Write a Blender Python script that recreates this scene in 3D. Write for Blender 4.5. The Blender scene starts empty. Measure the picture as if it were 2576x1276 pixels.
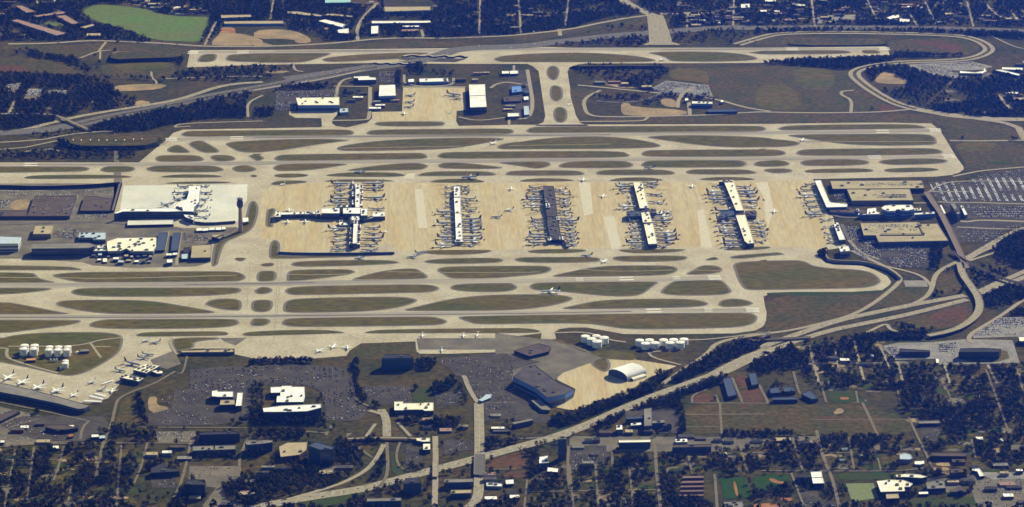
import bpy, bmesh, math, random
import numpy as np
from mathutils import Vector, Matrix
from mathutils.geometry import tessellate_polygon
R = math.radians
random.seed(7); RNG = np.random.default_rng(11)
SC = bpy.context.scene
COL = SC.collection

# ------------------------------------------------------------------ camera
F_PX, PITCH, YAW, HGT, BACK = 9950.0, R(17.5), R(1.58), 3821.0, 12100.0   # focal in 2576-wide pixels
cam = bpy.data.cameras.new('camera'); cam.sensor_width = 36.0
cam.lens = 36.0 * F_PX / 2576.0; cam.clip_start = 5.0; cam.clip_end = 80000.0
camo = bpy.data.objects.new('camera', cam); COL.objects.link(camo)
camo.location = (0, -BACK, HGT); camo.rotation_euler = (math.pi/2 - PITCH, 0, -YAW)
SC.camera = camo

# ------------------------------------------------------------------ sky, sun, exposure
SUN_EL, SUN_AZ = R(29), math.atan2(.6, .8)          # azimuth clockwise from +Y
w = bpy.data.worlds.new('World'); SC.world = w; w.use_nodes = True
nt = w.node_tree; nt.nodes.clear()
sky = nt.nodes.new('ShaderNodeTexSky'); sky.sky_type = 'NISHITA'; sky.sun_disc = False
sky.sun_elevation = SUN_EL; sky.sun_rotation = SUN_AZ; sky.altitude = 300
bg = nt.nodes.new('ShaderNodeBackground'); bg.inputs['Strength'].default_value = 0.05
wo = nt.nodes.new('ShaderNodeOutputWorld')
nt.links.new(sky.outputs[0], bg.inputs['Color']); nt.links.new(bg.outputs[0], wo.inputs['Surface'])
sl = bpy.data.lights.new('sun', 'SUN'); sl.energy = 5.0; sl.angle = R(0.5); sl.color = (1.0, .95, .88)
so = bpy.data.objects.new('sun', sl); COL.objects.link(so)
TOSUN = Vector((math.cos(SUN_EL)*math.sin(SUN_AZ), math.cos(SUN_EL)*math.cos(SUN_AZ), math.sin(SUN_EL)))
so.rotation_euler = TOSUN.to_track_quat('Z', 'Y').to_euler(); so.location = (3000, 4000, 6000)
SC.view_settings.view_transform = 'Standard'; SC.view_settings.look = 'None'
SC.view_settings.gamma = 1.0; SC.view_settings.exposure = 0.70
SC.cycles.use_denoising = True
SC.cycles.max_bounces = 4; SC.cycles.diffuse_bounces = 2; SC.cycles.volume_bounces = 0
SC.render.filter_size = 1.5 if hasattr(SC.render, 'filter_size') else 1.5

HAZE_DENSITY, HAZE_COLOR, HAZE_G = 2.0e-5, (.035, .14, 1.0), .80

# ------------------------------------------------------------------ photo survey -> ground
def at(px, py, z=0.0):
    """a point of the photograph (3509 px wide) to the world point at height z"""
    u = (px*2576/3509 - 1288)/F_PX; v = (py*2576/3509 - 638)/F_PX
    sy, cy, st, ct = math.sin(YAW), math.cos(YAW), math.sin(PITCH), math.cos(PITCH)
    dx = sy*ct + u*cy - v*sy*st; dy = cy*ct - u*sy - v*cy*st; dz = -st - v*ct
    t = (z - HGT)/dz
    return (dx*t, -BACK + dy*t)
K1, K2 = 900/2552, 600/2552
SHEETS = {'%d%d' % (r, c): (x, y, K1) for r, y in enumerate((0, 430, 860, 1288)) for c, x in enumerate((0, 870, 1740, 2609))}
SHEETS.update(a=(1120,590,K2), b=(1780,590,K2), c=(2340,590,K2), d=(2720,590,K2), e=(360,610,K2), f=(0,640,K2), g=(880,590,K2), h=(0,1150,K2))
def pts(spec, z=0.0):
    out = []; buf = []; sh = None
    for tk in spec.split():
        if tk[0] == '@': sh = SHEETS[tk[1:]]
        else:
            buf.append(float(tk))
            if len(buf) == 2:
                out.append(at(sh[0] + buf[0]*sh[2], sh[1] + buf[1]*sh[2], z)); buf = []
    return out
def ground_scale(): return 1.0
def chaikin(p, n=2):
    for _ in range(n):
        q = []
        for i in range(len(p)):
            a, b = p[i], p[(i+1) % len(p)]
            q += [(a[0]*.75+b[0]*.25, a[1]*.75+b[1]*.25), (a[0]*.25+b[0]*.75, a[1]*.25+b[1]*.75)]
        p = q
    return p
def smooth_line(p, n=2):
    for _ in range(n):
        q = [p[0]]
        for a, b in zip(p, p[1:]):
            q += [(a[0]*.75+b[0]*.25, a[1]*.75+b[1]*.25), (a[0]*.25+b[0]*.75, a[1]*.25+b[1]*.75)]
        q.append(p[-1]); p = q
    return p
def area(p): return .5*sum(p[i][0]*p[(i+1) % len(p)][1] - p[(i+1) % len(p)][0]*p[i][1] for i in range(len(p)))
def ccw(p): return p if area(p) > 0 else p[::-1]
def cen(p): return (sum(q[0] for q in p)/len(p), sum(q[1] for q in p)/len(p))
def offset(p, d):
    """push a ccw polygon outward by d metres (inward when negative)"""
    p = ccw(p); n = len(p); out = []
    for i in range(n):
        a, b, c = p[i-1], p[i], p[(i+1) % n]
        e1 = Vector((b[0]-a[0], b[1]-a[1])); e2 = Vector((c[0]-b[0], c[1]-b[1]))
        if e1.length < 1e-6 or e2.length < 1e-6: out.append(b); continue
        n1 = Vector((e1.y, -e1.x)).normalized(); n2 = Vector((e2.y, -e2.x)).normalized()
        m = n1 + n2
        if m.length < .3: m = n1.copy(); k = d
        else: m.normalize(); k = d/max(.45, m.dot(n1))
        out.append((b[0]+m.x*k, b[1]+m.y*k))
    return out
def inside(px, py, poly):
    r = np.zeros(px.shape, bool); n = len(poly)
    for i in range(n):
        x1, y1 = poly[i]; x2, y2 = poly[(i+1) % n]
        if y1 == y2: continue
        c = ((y1 > py) != (y2 > py)) & (px < (x2-x1)*(py-y1)/(y2-y1) + x1)
        r ^= c
    return r
def pin(x, y, poly): return bool(inside(np.array([x]), np.array([y]), poly)[0])

# ------------------------------------------------------------------ materials
MATS = {}
def mat(name, col, rough=.9, var=.0, scale=.02, col2=None, metal=0.0, fine=.0, fscale=.3, stretch=None, spec=0.0):
    """procedural surface: base colour, broad patches towards col2, fine grain"""
    m = bpy.data.materials.new(name); m.use_nodes = True; MATS[name] = m
    t = m.node_tree; b = t.nodes['Principled BSDF']
    b.inputs['Roughness'].default_value = rough; b.inputs['Metallic'].default_value = metal
    if 'Specular IOR Level' in b.inputs: b.inputs['Specular IOR Level'].default_value = spec
    col = tuple(col) + (1,)
    if var == 0 and fine == 0:
        b.inputs['Base Color'].default_value = col; return m
    g = t.nodes.new('ShaderNodeNewGeometry')
    mp = t.nodes.new('ShaderNodeMapping'); t.links.new(g.outputs['Position'], mp.inputs['Vector'])
    if stretch: mp.inputs['Scale'].default_value = stretch
    cur = None
    if var:
        n = t.nodes.new('ShaderNodeTexNoise'); n.inputs['Scale'].default_value = scale; n.inputs['Detail'].default_value = 5
        t.links.new(mp.outputs[0], n.inputs['Vector'])
        rp = t.nodes.new('ShaderNodeMapRange'); rp.inputs[1].default_value = .35; rp.inputs[2].default_value = .65
        rp.inputs[3].default_value = 0; rp.inputs[4].default_value = var
        t.links.new(n.outputs['Fac'], rp.inputs[0])
        mx = t.nodes.new('ShaderNodeMix'); mx.data_type = 'RGBA'
        mx.inputs[6].default_value = col; mx.inputs[7].default_value = tuple(col2 or [c*.5 for c in col[:3]]) + (1,)
        t.links.new(rp.outputs[0], mx.inputs[0]); cur = mx.outputs[2]
    if fine:
        n2 = t.nodes.new('ShaderNodeTexNoise'); n2.inputs['Scale'].default_value = fscale; n2.inputs['Detail'].default_value = 3
        t.links.new(mp.outputs[0], n2.inputs['Vector'])
        r2 = t.nodes.new('ShaderNodeMapRange'); r2.inputs[1].default_value = .3; r2.inputs[2].default_value = .7
        r2.inputs[3].default_value = 1-fine; r2.inputs[4].default_value = 1+fine*.6
        t.links.new(n2.outputs['Fac'], r2.inputs[0])
        hs = t.nodes.new('ShaderNodeHueSaturation')
        if cur: t.links.new(cur, hs.inputs['Color'])
        else: hs.inputs['Color'].default_value = col
        t.links.new(r2.outputs[0], hs.inputs['Value']); cur = hs.outputs[0]
    t.links.new(cur, b.inputs['Base Color'])
    return m
mat('ground', (.080,.062,.017), var=1, scale=.006, col2=(.042,.045,.011), fine=.45, fscale=.05)
mat('grass', (.118,.088,.018), var=1, scale=.007, col2=(.078,.082,.012), fine=.35, fscale=.06, stretch=(.45,1,1))
mat('shoulder', (0.1613,0.1425,0.1200), fine=.15, fscale=.08)
mat('concrete', (.455,.412,.305), var=1, scale=.010, col2=(.36,.315,.22), fine=.2, fscale=.10)
mat('apron', (.465,.405,.26), var=1, scale=.02, col2=(.43,.345,.185), fine=.16, fscale=.12, stretch=(1,.10,1))
mat('apron_pale', (.62,.62,.56), var=1, scale=.01, col2=(.53,.53,.47), fine=.1, fscale=.10)
mat('runway', (.36,.325,.25), var=1, scale=.02, col2=(.25,.23,.19), fine=.12, fscale=.1, stretch=(.05,1,1))
mat('pale_slab', (.52,.48,.37), fine=.12, fscale=.1)
mat('rubber', (.14,.13,.12), fine=.3, fscale=.05)
mat('paint', (.82,.80,.72), fine=.1)
mat('asphalt', (.060,.054,.040), var=1, scale=.02, col2=(.090,.080,.060), fine=.3, fscale=.12)
mat('asphalt_pale', (.185,.165,.118), var=1, scale=.015, col2=(.12,.108,.080), fine=.22, fscale=.12)
mat('lot_gravel', (.28,.27,.24), var=1, scale=.03, col2=(.20,.19,.17), fine=.25, fscale=.2)
mat('road', (.30,.265,.19), fine=.18, fscale=.1)
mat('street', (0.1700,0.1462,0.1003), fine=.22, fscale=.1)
mat('road_grey', (0.1360,0.1280,0.1120), fine=.2, fscale=.1)
mat('highway', (.29,.26,.185), fine=.22, fscale=.08)
mat('field', (.105,.175,.028), var=1, scale=.006, col2=(.125,.145,.040), fine=.2, fscale=.05)
mat('lawn', (0.0375,0.0638,0.0096), var=1, scale=.02, col2=(0.0562,0.0600,0.0120), fine=.2, fscale=.1)
mat('turf', (.028,.062,.008), fine=.2, fscale=.1)
mat('turf_pale', (.17,.20,.085), fine=.12, fscale=.1)
mat('clay', (.36,.155,.065), var=1, scale=.03, col2=(.24,.12,.06), fine=.2, fscale=.1)
mat('sand', (.35,.255,.135), var=1, scale=.012, col2=(.22,.175,.10), fine=.25, fscale=.1)
mat('scrub', (.096,.070,.020), var=1, scale=.009, col2=(.062,.064,.014), fine=.45, fscale=.06)
mat('scrub_red', (.120,.060,.026), var=1, scale=.008, col2=(.085,.058,.022), fine=.35, fscale=.06)
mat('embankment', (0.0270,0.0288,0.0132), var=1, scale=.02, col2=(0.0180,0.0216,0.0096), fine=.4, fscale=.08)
mat('roof_white', (.86,.86,.83), var=1, scale=.025, col2=(.70,.69,.66), fine=.07, fscale=.2)
mat('roof_cream', (.74,.69,.52), var=1, scale=.03, col2=(.82,.79,.68), fine=.1, fscale=.2)
mat('roof_tan', (.42,.35,.22), var=1, scale=.03, col2=(.36,.30,.19), fine=.12, fscale=.2)
mat('roof_deck', (.40,.345,.21), var=1, scale=.02, col2=(.33,.285,.185), fine=.12, fscale=.2)
mat('roof_tan2', (.19,.155,.125), fine=.2, fscale=.1)
mat('roof_brown', (.115,.09,.072), var=1, scale=.03, col2=(.085,.07,.06), fine=.15, fscale=.2)
mat('roof_slate', (.105,.095,.092), var=1, scale=.03, col2=(.07,.065,.066), fine=.15, fscale=.2)
mat('oil', (.30,.235,.13), fine=.35, fscale=.08)
mat('joint', (.33,.28,.19))
mat('roof_grey', (.24,.225,.19), var=1, scale=.03, col2=(.18,.17,.15), fine=.12, fscale=.2)
mat('roof_dark', (.05,.05,.052), fine=.2, fscale=.2)
mat('roof_blue', (.42,.50,.58), fine=.1, fscale=.2)
mat('roof_orange', (.50,.27,.10), fine=.15, fscale=.2)
mat('roof_teal', (.30,.50,.52), fine=.1)
mat('roof_row', (.20,.135,.11), fine=.2, fscale=.2)
mat('roof_pink', (.30,.20,.165), fine=.15, fscale=.2)
mat('wall_white', (.60,.60,.58), fine=.1, fscale=.3)
mat('wall_grey', (.20,.21,.23), fine=.15, fscale=.3)
mat('wall_blue', (.15,.26,.60), fine=.12, fscale=.2)
mat('wall_slate', (.07,.09,.14), fine=.2, fscale=.2)
mat('wall_tan', (.32,.25,.16), fine=.15, fscale=.3)
mat('wall_dark', (.035,.04,.05), fine=.2, fscale=.2)
mat('wall_brick', (.17,.085,.055), fine=.2, fscale=.3)
mat('glass', (.03,.045,.07), rough=.15, spec=.6)
mat('glass_teal', (.035,.085,.12), rough=.2, spec=.6)
mat('unit', (.16,.16,.16), fine=.2)
mat('tank_white', (.84,.84,.82), rough=.5, fine=.04, fscale=.2)
mat('plane_white', (.80,.81,.82), rough=.4)
mat('plane_grey', (.42,.44,.48), rough=.45, spec=.2)
mat('plane_blue', (.05,.07,.14), rough=.5)
mat('plane_red', (.30,.03,.03), rough=.5)
mat('plane_purple', (.05,.02,.07), rough=.5)
mat('metal', (.22,.23,.25), rough=.5, metal=.3)
mat('bark', (.05,.038,.025))
mat('leaf_dark', (.024,.031,.006), fine=.4, fscale=.05)
mat('leaf_mid', (.048,.052,.010), fine=.4, fscale=.05)
mat('leaf_bare', (.066,.050,.022), fine=.4, fscale=.05)
mat('car_white', (.75,.75,.75), rough=.35); mat('car_dark', (.05,.055,.07), rough=.35)
mat('car_red', (.32,.04,.03), rough=.35); mat('car_silver', (.22,.22,.23), rough=.35)

# ------------------------------------------------------------------ mesh helpers
class MB:
    def __init__(s): s.v = []; s.f = []; s.m = []
    def poly(s, p, z, mi=0, zf=None):
        p = ccw(p); b = len(s.v)
        s.v += [(x, y, z) for x, y in p]
        for tri in tessellate_polygon([[Vector((x, y, 0)) for x, y in p]]):
            a, c, d = tri
            n = (p[c][0]-p[a][0])*(p[d][1]-p[a][1]) - (p[d][0]-p[a][0])*(p[c][1]-p[a][1])
            if abs(n) < 1e-9: continue
            s.f.append((b+a, b+c, b+d) if n > 0 else (b+a, b+d, b+c)); s.m.append(mi)
    def prism(s, p, z0, z1, mi=0, top=True, bot=False):
        p = ccw(p); n = len(p); b = len(s.v)
        s.v += [(x, y, z0) for x, y in p] + [(x, y, z1) for x, y in p]
        for i in range(n):
            j = (i+1) % n
            s.f.append((b+i, b+j, b+n+j, b+n+i)); s.m.append(mi)
        if top: s.poly(p, z1, mi)
        if bot:
            k = len(s.f); s.poly(p, z0, mi); s.f[k:] = [t[::-1] for t in s.f[k:]]
    def box(s, c, d, rz=0.0, mi=0):
        co, si = math.cos(rz), math.sin(rz)
        q = [(c[0]+co*x-si*y, c[1]+si*x+co*y) for x, y in ((-d[0]/2,-d[1]/2),(d[0]/2,-d[1]/2),(d[0]/2,d[1]/2),(-d[0]/2,d[1]/2))]
        s.prism(q, c[2], c[2]+d[2], mi)
    def ribbon(s, line, wd, z, mi=0):
        n = len(line); L = []; b = len(s.v)
        for i, p in enumerate(line):
            a = line[max(0, i-1)]; c = line[min(n-1, i+1)]
            t = Vector((c[0]-a[0], c[1]-a[1]))
            if t.length < 1e-6: t = Vector((1, 0))
            t.normalize(); nx, ny = -t.y, t.x
            h = (wd[0] + (wd[1]-wd[0])*i/(n-1) if isinstance(wd, tuple) else wd)/2
            L.append(((p[0]+nx*h, p[1]+ny*h), (p[0]-nx*h, p[1]-ny*h)))
        zz = z if callable(z) else (lambda i: z)
        for i, (l, r) in enumerate(L): s.v += [(l[0], l[1], zz(i)), (r[0], r[1], zz(i))]
        for i in range(n-1):
            s.f.append((b+2*i, b+2*i+1, b+2*i+3, b+2*i+2)); s.m.append(mi)
        return L
    def tube(s, rings, mi=0, cap=True):
        b = len(s.v); k = len(rings[0])
        for r in rings: s.v += r
        for i in range(len(rings)-1):
            for j in range(k):
                q = (j+1) % k
                s.f.append((b+i*k+j, b+i*k+q, b+(i+1)*k+q, b+(i+1)*k+j)); s.m.append(mi)
        if cap:
            s.f.append(tuple(b+j for j in range(k))[::-1]); s.m.append(mi)
            s.f.append(tuple(b+(len(rings)-1)*k+j for j in range(k))); s.m.append(mi)
    def face(s, vs, mi=0):
        b = len(s.v); s.v += vs; s.f.append(tuple(range(b, b+len(vs)))); s.m.append(mi)
    def mesh(s, name, mats, origin=(0,0,0)):
        me = bpy.data.meshes.new(name)
        o = origin
        me.from_pydata([(x-o[0], y-o[1], z-o[2]) for x, y, z in s.v], [], s.f)
        for m in (mats if isinstance(mats, (list, tuple)) else [mats]): me.materials.append(MATS[m])
        me.polygons.foreach_set('material_index', s.m); me.update()
        return me
    def build(s, name, mats, parent=None, origin=(0,0,0), local=False):
        o = bpy.data.objects.new(name, s.mesh(name, mats, (0,0,0) if local else origin)); COL.objects.link(o)
        if parent is not None: o.parent = parent
        else: o.location = origin
        return o
def tag(o, label=None, cat=None, group=None, kind=None):
    if label: o['label'] = label
    if cat: o['category'] = cat
    if group: o['group'] = group
    if kind: o['kind'] = kind
    return o
def empty(name, loc, label, cat, group=None):
    o = bpy.data.objects.new(name, None); COL.objects.link(o); o.location = loc; o.empty_display_size = 5
    return tag(o, label, cat, group)
CHILD = {}
def reg(parent, o): CHILD.setdefault(parent.name, []).append(o); return o
def copy_tree(o, loc=None, rz=None, label=None, group=None):
    c = o.copy(); COL.objects.link(c)
    if loc is not None: c.location = loc
    if rz is not None: c.rotation_euler = (0, 0, rz)
    if label: c['label'] = label
    if group: c['group'] = group
    for ch in CHILD.get(o.name, []):
        d = ch.copy(); COL.objects.link(d); d.parent = c
    return c
def structure(name, mb, mats): return tag(mb.build(name, mats), kind='structure')
CLEAR = []          # ground where no tree or house may stand
def clear(p): CLEAR.append(p)
# ------------------------------------------------------------------ the ground, one sheet
g = MB(); N = 24; S = 20000
g.v = [(-S+2*S*i/N, -S+2*S*j/N, 0) for j in range(N+1) for i in range(N+1)]
g.f = [(j*(N+1)+i, j*(N+1)+i+1, (j+1)*(N+1)+i+1, (j+1)*(N+1)+i) for j in range(N) for i in range(N)]; g.m = [0]*len(g.f)
structure('ground', g, 'ground')

# ------------------------------------------------------------------ concrete: runways, taxiways, aprons
PAV = ["@10 -2600 365 1350 360 1500 235 1620 140 1680 75 1780 42 @01 0 1250 660 1238 660 1210 655 1150 400 1145 340 1115 345 1085 395 1082 830 1078 800 1125 765 1165 760 1200 800 1228 900 1240 1100 1195 1150 1150 1145 1090 1440 1085 1450 850 2050 850 2060 1070 1970 1080 1965 1180 1990 1225 2552 1214 @02 300 1214 800 1212 2552 1205 @03 1560 1185 1650 1200 1740 1275 @13 1800 150 1850 235 1910 330 1960 395 1968 425 1930 455 1860 480 1700 498 1200 508 500 522 620 700 700 900 760 1130 850 1180 640 1210 @23 545 40 600 100 700 135 980 145 1100 185 1220 245 1262 300 1240 345 1160 392 1000 410 500 412 100 415 20 445 40 560 70 640 55 700 0 745 @22 2400 775 2200 802 1500 812 1120 808 900 768 760 745 600 747 500 762 455 790 470 860 320 860 330 800 @21 2552 830 2552 980 1900 1000 1580 1000 1570 880 1040 900 930 970 900 1020 600 1045 0 1045 @20 2280 1005 2280 950 1890 950 1760 970 1690 975 1560 1060 1500 1130 1400 1160 1300 1290 @30 1180 60 1050 220 870 270 740 260 560 200 0 70 -2600 10 @20 -2600 900",
 "@00 1850 488 2552 488 @01 1900 470 2050 455 2200 443 2552 440 @02 280 455 900 474 2552 465 @03 1215 453 1248 535 960 548 380 575 200 590 0 612 @02 2000 615 760 618 680 628 600 655 580 700 610 880 660 1120 710 1200 800 1225 260 1225 345 1190 365 1130 335 930 300 695 245 645 190 622 @01 2000 622 1100 615 0 632 @00 1815 657",
]
mb = MB()
for s in PAV:
    p = pts(s); mb.poly(p, .3); clear(p)
structure('taxiway_concrete', mb, 'concrete')
# overlays: terminal ramp, newer pale apron, runways
mb = MB()
for s in ["@11 560 560 2552 560 @12 2552 545 @13 300 530 480 540 560 640 640 900 700 1130 560 1190 @12 2000 1180 @11 1400 1225 1350 1150 ".strip() + " 290 1235 270 1150 240 1110 170 1105 60 1100 70 700 150 600",
          "@01 1450 860 2045 860 2055 1065 1960 1085 1960 1170 1200 1178 1150 1095 1440 1090",
          "@22 870 1000 1150 980 1250 1060 1640 1120 1480 1190 1340 1250 @32 1240 155 700 350 430 300 640 200 660 130 480 40 @22 480 1190"]:
    p = pts(s); mb.poly(p, .5); clear(p)
structure('ramp_concrete', mb, 'apron')
mb = MB()
for s in ["@e 270 115 2075 95 2070 330 1985 440 1930 640 1500 665 1290 640 1300 500 330 470 215 470",]:
    p = pts(s); mb.poly(p, .6); clear(p)
structure('pale_terminal_apron', mb, 'apron_pale')
mb = MB()
for pl, wd in [("@10 1640 140 2552 118 @11 1000 112 @12 600 92 @13 900 62 1700 48", 45), ("@20 -2600 335 0 337 2552 322 @21 1000 302 2552 290 @22 1500 277 2050 262", 45),
           ("@20 -2600 648 0 645 2552 640 @21 1000 622 2552 608 @22 1500 585 2250 580 2400 577", 42), ("@00 1860 515 2552 506 @01 1900 492 @02 0 480 2552 481 @03 1220 478", 42),
           ("@10 -2600 385 0 385 1350 378 2552 368 @11 600 355 2552 345 @12 1200 330 2552 322 @13 900 315 1850 300", 42)]:
    mb.ribbon(pts(pl), wd, .7)
structure('runways', mb, 'runway')
mb = MB()                                   # paler repair slabs
for s in ["@12 690 560 740 555 800 560 830 860 740 880", "@12 930 890 1030 885 1110 1200 1010 1205", "@12 1840 830 1900 820 1990 1190 1880 1190", "@13 -60 560 60 550 120 820 60 1000 20 700",
          "@11 1560 620 1640 620 1690 1000 1600 1000", "@11 1490 470 1570 465 1560 520 1440 520", "@02 200 300 260 300 260 310", "@10 1640 140 1780 128 1800 150 1640 158"]:
    mb.poly(pts(s), .62)
structure('pale_slabs', mb, 'pale_slab')
mb = MB()                                   # touchdown rubber
for pl, wd in [("@11 0 124 900 112 2200 104 @12 1000 93", 9), ("@20 -2600 652 1500 648 @21 800 628 2552 612 @22 1200 590", 8), ("@20 1800 330 @21 600 310", 7), ("@10 300 382 1200 378", 7), ("@01 200 500 1400 494", 7), ("@02 1500 484 2552 480", 7)]:
    mb.ribbon(pts(pl), wd, .95)
structure('runway_rubber', mb, 'rubber')
# slab joints and stains on the ramp
mb = MB()
for x0, x1 in ((300, 292), (500, 495), (655, 655), (1315, 1290), (1550, 1560), (1620, 1640), (1850, 1880), (2330, 2420)):
    mb.ribbon(pts("@11 %d 575 %d 1240" % (x0, x1)), 1.6, .60)
for x0, x1 in ((770, 860), (850, 960), (1560, 1660), (1700, 1830), (1800, 1960)): mb.ribbon(pts("@12 %d 560 %d 1180" % (x0, x1)), 1.6, .60)
for y in (700, 850, 1000, 1120): mb.ribbon(pts("@11 290 %d 2552 %d @12 2300 %d" % (y, y-12, y-40)), 1.0, .60)
for s in ["@21 235 0 205 730 190 900", "@21 275 100 215 720", "@20 2430 100 2400 560"]: mb.ribbon(pts(s), 2.2, .68)
structure('ramp_joints', mb, 'joint')
mb = MB(); rs = random.Random(4)
for sh, x0, x1, dx in (('g', 1120, 1320, -60), ('g', 1590, 1830, -60), ('a', 1680, 1840, 30), ('a', 1960, 2190, 30), ('b', 120, 340, 60), ('b', 530, 780, 70), ('b', 1450, 1680, 170), ('b', 1850, 2080, 190), ('c', 380, 640, 240), ('c', 800, 1020, 240), ('c', 1740, 1930, 330)):
    for k in range(26):
        f = rs.random(); x = rs.uniform(x0, x1) + dx*f; y = 170 + 900*f
        (cx, cy), = pts('@%s %g %g' % (sh, x, y)); a, b_ = rs.uniform(6, 26), rs.uniform(2, 7)
        if sh == 'c' and x0 == 1740 and f > .5: continue
        mb.poly(chaikin([(cx-a, cy-b_), (cx+a*.8, cy-b_*.7), (cx+a, cy+b_*.6), (cx-a*.7, cy+b_)], 1), .635 + .002*k)
structure('ramp_stains', mb, 'oil')
# painted markings: aiming points, threshold bars, numbers zone, edge and centre lines
mb = MB()
def bars(spec, ln, n, gap, bw):
    (x0, y0), (x1, y1) = pts(spec); t = Vector((x1-x0, y1-y0)).normalized()
    for k in range(n):
        o = (k-(n-1)/2)*gap + (2.5 if k >= n/2 else -2.5)
        cx, cy = x0 - t.y*o, y0 + t.x*o
        mb.ribbon([(cx - t.x*ln/2, cy - t.y*ln/2), (cx + t.x*ln/2, cy + t.y*ln/2)], bw, 1.2)
for s in ["@22 1420 584 1500 583", "@22 1150 272 1200 271", "@13 1180 60 1250 59", "@00 2360 509 2440 508", "@03 300 480 400 480", "@13 1100 310 1180 309", "@10 300 382 380 381", "@10 2300 124 2380 123"]:
    bars(s, 46, 2, 22, 7)
for s in ["@22 1950 580 2000 580", "@22 1640 265 1700 264", "@22 700 280 760 279"]: bars(s, 24, 6, 5, 2)
for s in ["@22 2380 577 2400 577", "@13 1690 48 1710 48", "@10 1665 140 1690 139", "@00 1875 514 1900 514", "@03 1195 478 1215 478", "@13 1820 301 1840 300", "@22 2010 263 2040 262"]: bars(s, 40, 12, 3.3, 1.8)
for pl, wd in [("@20 -2600 648 0 645 2552 640 @21 1000 622 2552 608 @22 1500 585 2350 578", 42), ("@20 -2600 335 0 337 2552 322 @21 1000 302 2552 290 @22 1500 277 2000 263", 42), ("@10 1700 139 2552 118 @11 1000 112 @12 600 92 @13 900 62 1680 48", 42), ("@00 1900 514 2552 506 @01 1900 492 @02 0 480 2552 481 @03 1180 478", 40)]:
    ln = pts(pl)
    for o in (-wd/2, wd/2): mb.ribbon([(x, y+o) for x, y in ln], 1.0, 1.15)
structure('runway_markings', mb, 'paint')

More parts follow.
